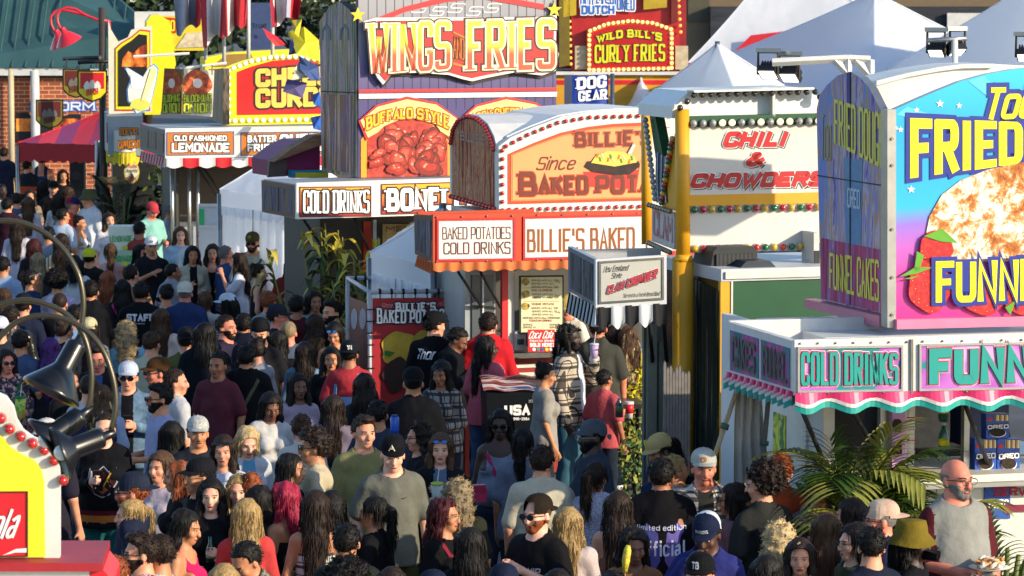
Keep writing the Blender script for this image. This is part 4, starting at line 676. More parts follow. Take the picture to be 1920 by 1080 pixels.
for x0, ban in ((676, 'BUFFALO STYLE'), (862, 'BACON CHEDDAR BBQ')):
    x1 = x0+172; mb = MB(); px_panel(mb, PN, [(x0, 333), (x1, 329), (x1, 262), (x1-18, 236), (x0+90, 205), (x0+20, 236), (x0, 262)], .002, .012, M('d89020')); px_panel(mb, PN, [(x0+12, 333), (x1-10, 329), (x1-10, 265), (x1-24, 240), (x0+90, 218), (x0+26, 240), (x0+12, 265)], .013, .018, WINGM); o = mb.obj('wings_picture', bd)
    arc = [(x0-2, 226), (x0+30, 200), (x0+85, 186), (x0+140, 196), (x1+6, 222)]; lo = [(x1-8, 256), (x1-24, 246), (x1-34, 232), (x0+85, 218), (x0+42, 236), (x0+30, 248), (x0+12, 258)]
    mb = MB(); px_panel(mb, PN, [(x0+86+(x-x0-86)*1.04, 222+(y-222)*1.15) for x, y in arc+lo][::-1], .02, .03, RED); px_panel(mb, PN, (arc+lo)[::-1], .031, .036, M('dcc878', .5)); b2 = mb.obj('banner_print', o)
    mb = MB(); px_text(mb, PN, ban, (x0+8, 224, 244, x1-8, 222, 242), [(2, M('a03018')), (0, M('d8b020'))], .04, weight=.22, slab=1.8, arch=1.05, vscale=lambda t: 1.25-.25*math.cos((t-.5)*3)); mb.obj('lettering', b2)
R3 = [(M('4a0806', .4), M('98180e', .35, .3, 30), M('b83420', .35, .3, 30)), (M('3c0605', .4), M('85120c', .35, .3, 30), M('a82a18', .35, .3, 30)), (M('540c08', .4), M('a82418', .35, .3, 30), M('c4503c', .35, .3, 30))]
for o in [c for c in bd.children if c.name.startswith('wings_picture')]:
    x0 = 676 if o.name == 'wings_picture' else 862
    heap_picture(o, PN, x0+14, 226, x0+161, 329, .0185, 46, 19, R3, x0, 'wing_piece', M('d8a090', .2), lambda x, y: y > 245+abs(x-x0-86)*.25)
WSIDE = streaks('wings_side', [(.34, '1c3a38'), (.43, '3c6a60'), (.47, 'b89c48'), (.50, '4c5484'), (.54, 'c0a0b0'), (.58, 'c8a050'), (.64, '3c4440')], 11, .5)
mb = MB(); px_panel(mb, PNS, [(603, 322), (670, 333), (668, 40), (655, 18), (636, 2), (615, 16), (599, 40)], -.08, 0, WSIDE, M('2a2420')); sd2 = mb.obj('side_wall', T)
mb = MB(); px_panel(mb, PNS, [(602, 172), (669, 175), (669, 173), (602, 170)], 0, .006, DARK)
mb.obj('panel_seam', sd2)
for x in (612, 646): mb = MB(); px_panel(mb, PNS, [(x-9, 75), (x-8, 55), (x, 44), (x+8, 55), (x+9, 75), (x+6, 75), (x+5, 58), (x, 50), (x-5, 58), (x-6, 75)][::-1], .0, .006, M('5a6468')); mb.obj('painted_arch', sd2)
mb = MB(); px_panel(mb, PNS, [(608, 315), (664, 326), (664, 178), (608, 176)], .001, .004, streaks('wings_side_low', [(.36, '4a3018'), (.45, 'a06c2c'), (.50, '5a4c88'), (.55, 'd0a84c'), (.60, 'a898c0'), (.66, '5a3c30')], 9, .4)); mb.obj('print', sd2)
PNA = PN.off(.9); o = PNA.p(557, 380); PNAS = Plane(o, PNS.u); ua = PNA.uz(557, 380)[0]; z0 = PNA.uz(557, 411)[1]; z1 = PNA.uz(557, 345)[1]
mb = MB(); pbox(mb, PNA, ua+.02, ua+4.6, z0, z1-.01, PNAS.uz(491, 370)[0], -.05, M('8a8e94', .5, .12)); mb.obj('awning_roof', T)
mb = MB(); px_panel(mb, PNA, rect(556, 343, 1080, 411, -16), -.05, 0, WHITE); af = mb.obj('awning_front', T)
za, zb2 = PNA.uz(600, 408)[1], PNA.uz(600, 350)[1]; OGR = Mgrad('orange_red', za, zb2, [(0, '9c1c18'), (.3, 'b83018'), (.6, 'd87a18'), (1, 'e0a820')], .35)
for x0, x1, y0, y1, dy, txt, q in ((561, 696, 350, 407, -1, 'COLD DRINKS', (568, 357, 400, 692, 356, 399)), (714, 960, 345, 403, -7, 'BONELESS', (724, 354, 396, 925, 349, 391))):
    mb = MB(); px_panel(mb, PNA, rect(x0, y0, x1, y1, dy), .001, .004, OGR); px_frame(mb, PNA, x0, y0, x1, y1, 2.2, .003, .008, M('6a1418'), dy); o = mb.obj('awning_panel', af); mb = MB(); px_text(mb, PNA, txt, q, [(3, M('28100c')), (0, WH)], .01, weight=.25, slab=2.0, gap=.3); mb.obj('lettering', o)
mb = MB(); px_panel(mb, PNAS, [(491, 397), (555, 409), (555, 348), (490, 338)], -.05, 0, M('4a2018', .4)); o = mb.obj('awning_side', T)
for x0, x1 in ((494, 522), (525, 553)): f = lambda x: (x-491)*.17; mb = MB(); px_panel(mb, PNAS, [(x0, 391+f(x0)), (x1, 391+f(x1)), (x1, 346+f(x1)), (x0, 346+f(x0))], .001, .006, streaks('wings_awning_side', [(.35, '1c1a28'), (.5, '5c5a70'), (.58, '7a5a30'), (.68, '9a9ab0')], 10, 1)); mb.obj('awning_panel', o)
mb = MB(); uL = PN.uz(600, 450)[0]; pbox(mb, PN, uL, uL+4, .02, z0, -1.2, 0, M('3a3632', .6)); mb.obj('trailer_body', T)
mb = MB(); px_panel(mb, PN, rect(716, 420, 790, 470), .001, .03, M('c8a868', .5, .2)); px_text(mb, PN, 'MENU', (722, 424, 434, 784, 424, 434), [(0, M('6a4a20'))], .035, weight=.16); mb.obj('menu_panel', T)
mb = MB(); px_panel(mb, PN, rect(697, 412, 703, 520), .0, .05, WHITE2); mb.obj('window_post', T); mb = MB(); px_panel(mb, PN, rect(680, 415, 695, 520), .0, .03, M('b0301c')); mb.obj('red_post', T)
for xa, xb in ((580, 606), (676, 690)): mb = MB(); mb.tube([PNA.p(xa, 412)-PNA.n*.2, PN.p(xb, 470)+PN.n*.05], .016, 6, DARK); mb.obj('awning_strut', T)
mb = MB(); PG = PN.off(-1.6); px_panel(mb, PG, [(505, 330), (600, 330), (600, 262), (560, 264), (535, 276), (503, 300)], -.6, 0, M('7a1450', .5)); px_panel(mb, PG, [(500, 332), (534, 330), (536, 300), (503, 300)], .0, .05, M('5a4a48')); px_panel(mb, PG, [(500, 302), (600, 266), (600, 250), (575, 252), (535, 276)], .0, .25, Mnoise('shake', [(.3, '6a4a34'), (.7, '9a7050')], (3, 3, 20), .8, .3)); px_panel(mb, PG, rect(537, 318, 604, 332), .06, .2, M('2080a0')); px_panel(mb, PG, rect(543, 322, 604, 331), .2, .21, M('c8b820')); tag(mb.obj('ticket_booth'), 'magenta gabled booth roof with brown shingles behind the cold drinks awning', 'booth')
# ---------------------------------------------------------------- LEMONADE / CHEESE CURDS
PLm, PLS2 = frame(418, 128, 16); T = thing('lemonade_stand', 'yellow and red cheese curds stand with lemonade awning and red white fringe', 'food stand', PLm.at(1.5, 0, -1))
yo = [(418, 235), (640, 231), (640, 118), (600, 107), (570, 102), (530, 101), (490, 105), (455, 114), (428, 124), (418, 128)]
YL = M('e0cc1c', .4, .1, 3)
mb = MB(); px_panel(mb, PLm, yo, -.1, 0, YL); fs = mb.obj('curds_sign', T)
mb = MB(); px_panel(mb, PLm, [(444, 216), (630, 213), (630, 130), (590, 116), (550, 111), (510, 114), (470, 125), (444, 135)], .001, .006, M('b81c1c', .35, .1)); pn = mb.obj('sign_panel', fs)
mb = MB(); px_text(mb, PLm, 'CHEESE', (479, 130, 163, 650, 122, 158), [(3.5, SK), (0, M('e0b850', .4))], .012, weight=.28, gap=.3, fat=1.7); px_text(mb, PLm, 'CURDS', (479, 167, 202, 625, 162, 198), [(3.5, SK), (0, M('e0b850', .4))], .012, weight=.28, gap=.3, fat=1.7); mb.obj('lettering', pn)
WB = M('f0ead8', .2, 0, emit=.35)
px_bulbs(fs, PLm, along([(428, 226), (428, 132)], 8)+along([(438, 127), (470, 115), (510, 107), (560, 106), (600, 112)], 15)+along([(440, 226), (600, 223)], 13), .034, WB, .002)
mb = MB(); px_panel(mb, PLS2, [(391, 222), (418, 234), (418, 128), (391, 130)], -.1, 0, Mnoise('curds_side', [(.4, '1c1814'), (.5, '6a5a48'), (.6, '2a3040')], (6, 6, 2), .4)); mb.obj('side_sign', T)
mb = MB(); px_panel(mb, PLm.off(-1.3), [(385, 140), (640, 130), (640, 95), (560, 92), (440, 98), (385, 108)], -.4, 0, YL); px_panel(mb, PLm.off(-1.3), [(398, 125), (480, 122), (470, 100), (425, 102)], .001, .02, M('8a6a28')); mb.obj('rear_sign', T)
PLA = PLm.off(.9); o = PLA.p(310, 270); PLAS = Plane(o, PLS2.u); ua = PLA.uz(310, 270)[0]; z0 = PLA.uz(310, 294)[1]; z1 = PLA.uz(310, 242)[1]
mb = MB(); pbox(mb, PLA, ua+.02, ua+3.4, z0, z1-.01, PLAS.uz(263, 260)[0], -.05, M('a4acb4', .5, .1)); mb.obj('awning_roof', T)
mb = MB(); px_panel(mb, PLA, rect(310, 241, 680, 297, -6), -.05, 0, WHITE); af = mb.obj('awning_front', T)
for x0, x1, rows in ((313, 438, (('OLD FASHIONED', (326, 254, 264, 425, 254, 264)), ('LEMONADE', (322, 268, 285, 430, 268, 285)))), (452, 640, (('BATTER', (464, 254, 267, 518, 253, 266)), ('FRIED', (464, 270, 284, 518, 270, 283)), ('CHEESE', (524, 252, 284, 632, 250, 282))))):
    mb = MB(); px_panel(mb, PLA, rect(x0, 249, x1, 291, -2), .001, .004, M('b86a20', .4, .05)); px_frame(mb, PLA, x0-1, 248, x1+1, 292, 1.5, .002, .008, M('2a5088'), -2); o = mb.obj('awning_panel', af); mb = MB()
    for txt, q in rows: px_text(mb, PLA, txt, q, [(1.6, SK), (0, WH)], .008, weight=.24, gap=.28)
    mb.obj('lettering', o)
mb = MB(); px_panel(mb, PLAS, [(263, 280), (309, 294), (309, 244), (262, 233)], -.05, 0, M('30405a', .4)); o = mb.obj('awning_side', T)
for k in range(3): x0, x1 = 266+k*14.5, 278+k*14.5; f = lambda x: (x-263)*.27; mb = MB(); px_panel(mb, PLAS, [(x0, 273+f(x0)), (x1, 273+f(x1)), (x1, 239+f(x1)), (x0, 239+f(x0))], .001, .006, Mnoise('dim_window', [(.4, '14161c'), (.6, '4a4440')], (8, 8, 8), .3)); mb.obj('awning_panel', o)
valance(PLA, 312, 680, 297, 312, 12, [M('d0cecc', .8), M('c01c28', .8)], .0, .03, -4).obj('valance', T); valance(PLAS, 264, 310, 283, 300, 18, [M('c01c28', .8), M('b0b0b0', .8)], .0, .01, 13).obj('valance', T)
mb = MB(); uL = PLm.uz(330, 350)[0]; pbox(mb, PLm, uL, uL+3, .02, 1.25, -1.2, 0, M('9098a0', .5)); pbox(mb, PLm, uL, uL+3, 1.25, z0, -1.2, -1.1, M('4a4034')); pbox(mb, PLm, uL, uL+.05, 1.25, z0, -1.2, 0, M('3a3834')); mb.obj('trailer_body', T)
for x in (352, 368, 320): mb = MB(); a = PLm.p(x, 310)+PLm.n*.1; mb.tube([a, V((a.x, a.y, .8))], .03, 6, ALU); mb.obj('window_post', T)
for xa, xb in ((375, 408), (386, 420)): mb = MB(); mb.tube([PLA.p(xa, 312)-PLA.n*.3, PLm.p(xb, 372)+PLm.n*.1], .02, 5, DARK); mb.obj('awning_strut', T)
ON = Mnoise('onion_picture', [(.35, '7a2a10'), (.55, 'b84a18'), (.7, 'd07a30')], (14, 14, 14), .6, 0, 5)
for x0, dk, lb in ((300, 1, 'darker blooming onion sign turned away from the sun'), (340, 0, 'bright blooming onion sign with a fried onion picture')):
    pl = PLm.off(.35) if not dk else Plane(PLm.off(.3).p(325, 180), (math.cos(R(-35)), math.sin(R(-35)), 0)); c = pl.p(x0+28, 218); t = thing('onion_sign', lb, 'sign', c, 'blooming onion signs'); mb = MB(); px_panel(mb, pl, [(x0, 214), (x0+58, 219), (x0+62, 132), (x0+2, 130)] if not dk else [(x0+2, 212), (x0+40, 213), (x0+42, 130), (x0+8, 128)], -.03, 0, M('c8c0b0') if not dk else M('6a5a30')); bd = mb.obj('board', t)  # the dk board carries its shade as a darker colour
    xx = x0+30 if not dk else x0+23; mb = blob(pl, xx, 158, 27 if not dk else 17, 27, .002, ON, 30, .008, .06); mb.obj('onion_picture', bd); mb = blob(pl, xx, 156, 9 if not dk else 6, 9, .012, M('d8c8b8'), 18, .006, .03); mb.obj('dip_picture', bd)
    w_ = 26 if not dk else 16; mb = MB(); px_text(mb, pl, 'BLOOMING', (xx-w_, 178, 192, xx+w_, 176, 190), [(1.2, M('1c4a24')), (0, M('c8c828'))], .02, weight=.2); px_text(mb, pl, 'ONION', (xx-w_, 194, 212, xx+w_, 193, 211), [(1.2, M('1c4a24')), (0, M('c8c828'))], .02, weight=.2); mb.obj('lettering', bd)
mb = MB(); a, b = PLm.off(.35).p(345, 120), PLm.off(.35).p(425, 118); mb.tube([PLm.p(330, 128)+PLm.n*.3, b], .02, 5, WHITE); mb.tube([PLm.p(250, 106), PLm.p(355, 100)], .02, 5, WHITE)
for x in (345, 378, 398): mb.tube([PLm.off(.35).p(x, 122), PLm.off(.35).p(x, 140)], .01, 4, STEEL)
tag(mb.obj('sign_hanger'), 'thin white rods holding the onion and hot dog signs', 'bracket')
pl = PLm.off(.4); t = thing('hot_dog_sign', 'white cut out sign of a milkshake and corn dog with blue edge', 'sign', pl.p(265, 212)); mb = MB(); sh = [(241, 188), (256, 212), (278, 204), (284, 186), (292, 150), (295, 130), (288, 122), (278, 128), (268, 145), (250, 134), (240, 128), (236, 130), (246, 150), (240, 168)]
px_panel(mb, pl, [(266+(x-266)*1.08, 166+(y-166)*1.06) for x, y in sh], -.03, 0, M('3a88c0')); px_panel(mb, pl, sh, .001, .01, M('d8d8c0', .5, .15, 9)); o = mb.obj('board', t); mb = MB(); px_panel(mb, pl, [(264, 188), (272, 190), (293, 136), (290, 125), (282, 128)], .012, .03, M('e0c890', .5)); mb.obj('corn_dog_picture', o); mb = blob(pl, 262, 196, 19, 11, .012, M('b8b848'), 20, .01, .1); mb.obj('lemon_picture', o); mb = MB(); px_panel(mb, pl, [(246, 165), (266, 168), (270, 145), (244, 140)], .012, .02, M('c8d0d8')); mb.obj('cup_picture', o)
# hot food stand with the flaming panel and yellow scroll
PQ = Plane(PXH(218, 118, 0), (math.cos(R(8)), math.sin(R(8)), 0)); T = thing('barbecue_stand', 'barbecue stand with a flame painted panel, yellow arch and coffee awning', 'food stand', V((*PQ.p(260, 300).to_2d(), 0)))
sc = [(217, 205), (280, 205), (280, 60), (262, 58), (248, 70), (228, 82), (217, 92)]
mb = MB(); px_panel(mb, PQ, [(204, 214), (285, 210), (285, 48), (262, 52), (246, 56), (240, 70), (222, 78), (208, 55), (203, 36)], -.08, 0, M('d0c8b4', .5, .1)); px_panel(mb, PQ, [(249+(x-249)*1.05, 132+(y-132)*1.04) for x, y in sc], .001, .01, M('b82018')); px_panel(mb, PQ, sc, .011, .02, YL); px_panel(mb, PQ, [(249+(x-249)*.86, 134+(y-134)*.92) for x, y in sc], .021, .03, M('0c0a0a')); fp = mb.obj('flame_panel', T)
mb = MB(); px_sheet(mb, PQ, [(228, 125), (276, 125), (276, 82), (262, 88), (250, 100), (240, 96), (230, 110)], .034, FIRE); mb.obj('flame_print', fp)
PQ2 = PQ.off(-1.6); mb = MB(); n = 16; px_panel(mb, PQ2, [(272, 215), (300, 215)]+[(300+60*math.sin(t)*1.3, 120-95*math.cos(t)*.9+(8 if t else 0)) for t in [0]][:0]+[(330, 120), (318, 40), (300, 28), (284, 28), (275, 40)], -.9, 0, YL); mb.obj('yellow_arch', T)
mb = MB(); px_panel(mb, PQ2, [(300, 95), (385, 95), (385, 30), (300, 30)], -.2, -.05, M('c8b020')); px_panel(mb, PQ2, [(305, 60), (330, 62), (332, 34), (304, 32)], -.05, -.03, M('a81c18')); px_text(mb, PQ2, 'TIO', (306, 38, 58, 328, 38, 58), [(0, YL)], -.02, weight=.22); px_panel(mb, PQ2, [(330, 90), (350, 62), (380, 60), (384, 88)], -.05, -.03, M('c8b89a', .5, .4, 10)); mb.obj('rear_sign', T)
mb = MB(); rows = []
PK = PQ.off(.7)
for y in (280, 240): rows.append([PK.p(200+66*k/16, y+ (4*math.sin(math.pi*k/16)))+PK.n*(.35*math.sin(math.pi*k/16)) for k in range(17)])
mb.grid(rows, M('c4c0b4', .4, .1)); cf = mb.obj('coffee_sign', T)
mb = MB(); px_text(mb, PK.off(.36), 'COFFEE', (224, 240, 254, 260, 240, 252), [(1, SK), (0, M('c87820'))], .0, weight=.24); px_text(mb, PK.off(.36), 'CAPPUCCINO', (222, 264, 280, 262, 262, 277), [(1, SK), (0, M('c87820'))], .0, weight=.24); mb.obj('lettering', cf)
mb = MB(); px_panel(mb, PK.off(.15), [(200, 268), (220, 270), (220, 232), (200, 230)], 0, .02, M('8a2038', .4, .4, 12)); mb.obj('print', cf)
mb = MB(); rows = []
for y in (303, 281): rows.append([PK.p(199+68*k/30, y+(3 if y > 290 else 0)*math.sin(k*1.3)+4*math.sin(math.pi*k/30))+PK.n*(.36*math.sin(math.pi*k/30)+.02*math.sin(k*2)) for k in range(31)])
mb.grid(rows, M('c8b428', .8, .2, 8)); mb.obj('valance', T)
mb = MB(); pbox(mb, PQ, PQ.uz(200, 300)[0], PQ.uz(265, 300)[0], 2.1, PQ.uz(220, 214)[1], -1.5, .9, M('8a949c')); mb.obj('awning_roof', T)
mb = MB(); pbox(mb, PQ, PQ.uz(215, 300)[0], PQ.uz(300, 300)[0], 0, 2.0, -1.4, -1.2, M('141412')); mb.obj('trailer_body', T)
t = thing('drinks_sign', 'oval yellow drinks sign hanging below the coffee awning', 'sign', PK.p(246, 344)); pl = PK.off(.2); mb = blob(pl, 247, 323, 14.5, 21, -.02, M('c8b830'), 30, .02, 0); o = mb.obj('board', t); mb = blob(pl, 247, 323, 12.5, 19, .001, M('cfc8b0'), 30, .006, 0); o2 = mb.obj('panel', t); mb = MB(); px_text(mb, pl, 'Frozen', (238, 308, 315, 257, 308, 315), [(0, RED)], .01, weight=.18); px_text(mb, pl, 'Beautiful', (237, 317, 323, 258, 317, 323), [(0, SK)], .01, weight=.14, slant=.3); px_text(mb, pl, 'Drinks', (238, 332, 340, 256, 331, 339), [(0, RED)], .01, weight=.18); mb.obj('lettering', o2)
# shield signs with chickens, bar and post
post = PS(194, 214, 116); mb = MB(); p0 = PS(191, 14, 116); mb.tube([p0, V((p0.x, p0.y, 0))], .06, 8, M('3a3430', .6, .3)); mb.tube([PS(207, 118, 116), PS(209, 210, 116)], .04, 6, STEEL); tag(mb.obj('sign_post'), 'dark post beside the flame panel that carries shield signs and red lamps', 'post')
mb = MB(); mb.tube([PS(120, 110, 115), PS(188, 108, 117)], .035, 6, BLACK); mb.tube([PS(146, 117, 117), PS(214, 114, 117)], .035, 6, BLACK); 
for x, y in ((125, 110), (181, 110), (150, 117), (205, 116)): mb.tube([PS(x, y, 116), PS(x, y+16, 116)], .012, 4, BLACK)
tag(mb.obj('sign_bar'), 'pair of black bars from which the shield signs hang', 'bracket')
for cx, cy, w_, dk, lb in ((173, 160, 28, 0, 'sunlit yellow and red shield sign with chickens, nearest the flame panel'), (143, 155, 26, 1, 'shield sign coloured as if shaded, hanging behind the sunlit one'), (93, 213, 26, 1, 'shield sign coloured as if shaded, above the red canopy')):
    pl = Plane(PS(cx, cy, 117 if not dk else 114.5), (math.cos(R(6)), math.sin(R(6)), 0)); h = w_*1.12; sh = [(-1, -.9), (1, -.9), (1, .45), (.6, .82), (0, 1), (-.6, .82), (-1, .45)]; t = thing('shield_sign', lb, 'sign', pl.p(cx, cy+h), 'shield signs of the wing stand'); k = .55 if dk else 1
    f = lambda s: [(cx+x*w_*s, cy+y*h*s) for x, y in sh][::-1]; mb = MB(); px_panel(mb, pl, f(1), -.05, 0, M('14100c')); px_panel(mb, pl, f(.9), .001, .008, YL if not dk else M('7a6e20')); px_panel(mb, pl, [(cx+x*w_*.8, cy+y*h*.8) for x, y in ((-1, .25), (1, .25), (1, -.95), (-1, -.95))], .009, .014, RED if not dk else M('5a1a1c')); o = mb.obj('board', t)  # dk signs: shade put into the colours as darker yellow, red and white
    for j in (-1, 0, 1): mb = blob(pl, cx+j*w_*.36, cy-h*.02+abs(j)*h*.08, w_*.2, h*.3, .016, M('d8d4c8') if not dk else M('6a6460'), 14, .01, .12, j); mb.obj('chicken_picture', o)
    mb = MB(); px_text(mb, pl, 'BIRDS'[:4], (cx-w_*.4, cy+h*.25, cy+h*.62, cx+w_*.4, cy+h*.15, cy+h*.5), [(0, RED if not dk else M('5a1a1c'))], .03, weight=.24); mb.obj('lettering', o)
LR = M('c82838', .35, .05)
for i, (dx, dy, lb) in enumerate(((0, 0, 'red gooseneck lamp above the shield signs, nearer one'), (-12, 4, 'red gooseneck lamp curving behind the nearer red lamp'))):
    s = 116-i*2; pt = [PS(x+(dx if x < 160 else 0), y+(dy if x < 160 else 0), s) for x, y in ((205, 40), (180, 36), (160, 28), (142, 17), (126, 14), (114, 18), (107, 28), (108, 42), (114, 55), (122, 64))]
    t = thing('red_lamp', lb, 'lamp', pt[0], 'red gooseneck lamps'); mb = MB(); mb.tube(pt, .022, 7, LR); mb.obj('gooseneck', t); mb = MB(); mb.lathe(pt[-1], [(.04, .12), (.06, .03), (.10, 0), (.22, -.14), (.225, -.15)], LR, 18, V((-.35, -.2, .8)), False); mb.obj('lamp_shade', t)
mb = MB(); a = PS(204, 38, 116); mb.tube([a, PS(206, 80, 116), PS(207, 120, 116)], .028, 6, LR); tag(mb.obj('red_conduit'), 'red conduit running down behind the flame panel', 'pipe')
# ---------------------------------------------------------------- WILD BILL'S far stand and dog gear banner
PWB = Plane(PXH(1075, 108, 0), (1, .05, 0)); T = thing('curly_fries_stand', 'red and yellow curly fries stand with bulb border at the back', 'food stand', V((*PWB.p(1180, 300).to_2d(), 0)))
ORR = M('c83818', .4, .08); 
mb = MB(); px_panel(mb, PWB, rect(1045, -60, 1290, 130), -1.5, -.3, M('8a1c20', .5, .2)); px_panel(mb, PWB, rect(1072, -60, 1275, 135), -.3, -.05, M('a82020', .45, .2)); mb.obj('upper_wall', T)
q = [(1100, 134), (1262, 130), (1262, 52), (1225, 40), (1180, 36), (1135, 42), (1100, 56)]
mb = MB(); px_panel(mb, PWB, q, -.05, .1, M('c8641c', .4)); px_panel(mb, PWB, [(1181+(x-1181)*.9, 90+(y-90)*.84) for x, y in q], .101, .11, M('b01418', .4)); o = mb.obj('fries_sign', T); px_bulbs(o, PWB, along([(1104, 130), (1104, 58), (1136, 45), (1180, 39), (1224, 43), (1258, 55), (1258, 127)], 34)+along([(1112, 131), (1252, 128)], 16), .032, M('f0d080', .2, 0, emit=.7), .10)
mb = MB(); px_text(mb, PWB, "WILD BILL'S", (1118, 66, 81, 1240, 62, 77), [(1.5, SK), (0, M('d8cc20'))], .12, weight=.26, slab=1.9, arch=.6); px_text(mb, PWB, 'CURLY FRIES', (1114, 84, 118, 1246, 82, 114), [(1.2, SK), (0, M('d8cc20'))], .12, weight=.25, slab=1.9); mb.obj('lettering', o)
mb = MB(); px_panel(mb, PWB, rect(1040, 134, 1290, 140), -1.5, .2, WHITE); px_panel(mb, PWB, rect(1042, 140, 1290, 200), -.3, .1, M('c89020')); px_panel(mb, PWB, rect(1042, 150, 1290, 158), .1, .11, RED); mb.obj('lower_wall', T)
mb = MB(); px_text(mb, PWB, 'OLD FASHIONED', (1088, -8, 16, 1190, -6, 20), [(2, WH), (0, M('2a60b0'))], .02, weight=.24); px_text(mb, PWB, 'DUTCH', (1090, 10, 27, 1152, 10, 26), [(2, WH), (0, M('2a60b0'))], .03, weight=.24); mb.obj('lettering', T)
for x0, x1, y1, c in ((1056, 1080, 32, 'b89c20'), (1206, 1250, 18, 'a88c20'), (1048, 1068, 126, '6a5a18'), (1258, 1270, 45, '6a1c18')): mb = MB(); px_panel(mb, PWB, [(x0, y1), (x1, y1-4), (x1, -50), (x0, -50)], .0, .06, M(c, .7, .2)); mb.obj('banner_cloth', T)
for x0 in (1078, 1266): mb = MB(); px_panel(mb, PWB, rect(x0, 86, x0+24, 130), -.1, .02, M('b8a888', .5, .3, 8)); mb.obj('side_light', T)
px_bulbs(T, PWB, along([(1272, 0), (1276, 60)], 6)+along([(1068, 40), (1070, 120)], 8), .03, M('d8a048', .2, 0, emit=.5), .0)
pl = Plane(PXH(1105, 135, 0), (math.cos(R(4)), math.sin(R(4)), 0)); t = thing('dog_gear_banner', 'blue banner reading dog gear in white letters', 'banner', V((*pl.p(1108, 195).to_2d(), 0))); mb = MB(); rows = [[pl.p(1073+(x)*6.8, y+(-3 if x > 5 else 2)*(x/10))+pl.n*.02*math.sin(x*1.1) for x in range(11)] for y in (197, 180, 160, 142)]; mb.grid(rows, M('1c3c9a', .6, .1)); bd = mb.obj('cloth', t)
mb = MB(); px_text(mb, pl, 'DOG', (1081, 146, 168, 1137, 141, 163), [(0, WH)], .03, weight=.27, slab=1.9); px_text(mb, pl, 'GEAR', (1084, 171, 190, 1138, 167, 187), [(0, WH)], .03, weight=.24, slab=1.9); mb.obj('lettering', bd)
mb = MB(); a = pl.p(1148, 138); mb.tube([a, V((a.x, a.y, 0))], .03, 6, STEEL); mb.obj('pole', t); mb = MB(); px_panel(mb, pl.off(-.6), rect(1058, 140, 1075, 200), 0, .03, M('3a4660')); mb.obj('side_flag', t)
# ================================================================== FOREGROUND SIGN AND LAMPS, PROPS
FGp = Plane(PXH(0, 400, 0), (1, .06, 0)); T = thing('lemon_stand_sign', 'yellow and white scalloped stand sign with red bulbs and a soda logo at the corner', 'sign', V((*FGp.p(0, 1000).to_2d(), 0)))
bo = [(-260, 1046), (112, 1046), (112, 900), (110, 872), (101, 848), (86, 832), (62, 822), (42, 808), (30, 788), (24, 764), (10, 745), (-10, 736), (-120, 690), (-260, 680)]
mb = MB(); px_panel(mb, FGp, bo, -.08, 0, WHITE); bd = mb.obj('board', T)
mb = MB(); px_panel(mb, FGp, [(-240, 1044), (85, 1044), (83, 905), (78, 880), (64, 862), (42, 852), (20, 838), (2, 815), (-20, 800), (-240, 790)], .002, .014, M('d8d42c', .4, .05)); mb.obj('yellow_panel', bd)
mb = MB(); px_panel(mb, FGp, rect(-200, 924, 52, 1043, -2), .016, .024, M('c42028', .4, .04)); px_frame(mb, FGp, -200, 922, 53, 1044, 1.5, .016, .03, M('3a1210'), -2); rp = mb.obj('soda_panel', bd)
mb = MB(); px_text(mb, FGp, 'Coca', (-150, 955, 1015, -50, 955, 1012), [(0, WH)], .03, weight=.17, slant=.35, gap=.06); px_text(mb, FGp, 'Cola', (-34, 956, 1010, 40, 952, 1006), [(0, WH)], .03, weight=.17, slant=.35, gap=.06); px_panel(mb, FGp, [(5, 1040), (30, 1028), (51, 1026), (51, 1034), (30, 1034)], .025, .028, WH); mb.obj('lettering', rp)
px_bulbs(T, FGp, [(2, 784), (18, 804), (39, 818), (61, 831), (83, 843), (101, 863), (118, 900)], .024, BULBR, .004, 'bulb', M('b88a70', .3, metal=.5))
mb = MB(); z = FGp.uz(0, 1046)[1]; px_panel(mb, FGp, rect(-260, 1046, 195, 1062), -.5, .14, M('9c2028', .55, .2)); mb.obj('red_beam', T)
mb = MB(); px_panel(mb, FGp, [(-260, 1200), (170, 1200), (170, 1062), (-260, 1062)], -.45, .10, M('c8c4bc', .5, .15, 3)); px_panel(mb, FGp, [(170, 1062), (196, 1062), (215, 1085), (215, 1200), (170, 1200)], -.45, .10, RED); mb.obj('stand_top', T)
mb = MB(); a = FGp.p(-100, 1100); mb.box(V((a.x-.4, a.y-1.9, 0)), (1.7, 0, 0), (0, 1.8, 0), (0, 0, a.z), M('b8b4ac', .5)); mb.obj('stand_body', T)
BRASS = M('4a4436', .28, .1, metal=.55); LB = M('101113', .3, .08, coat=.3)
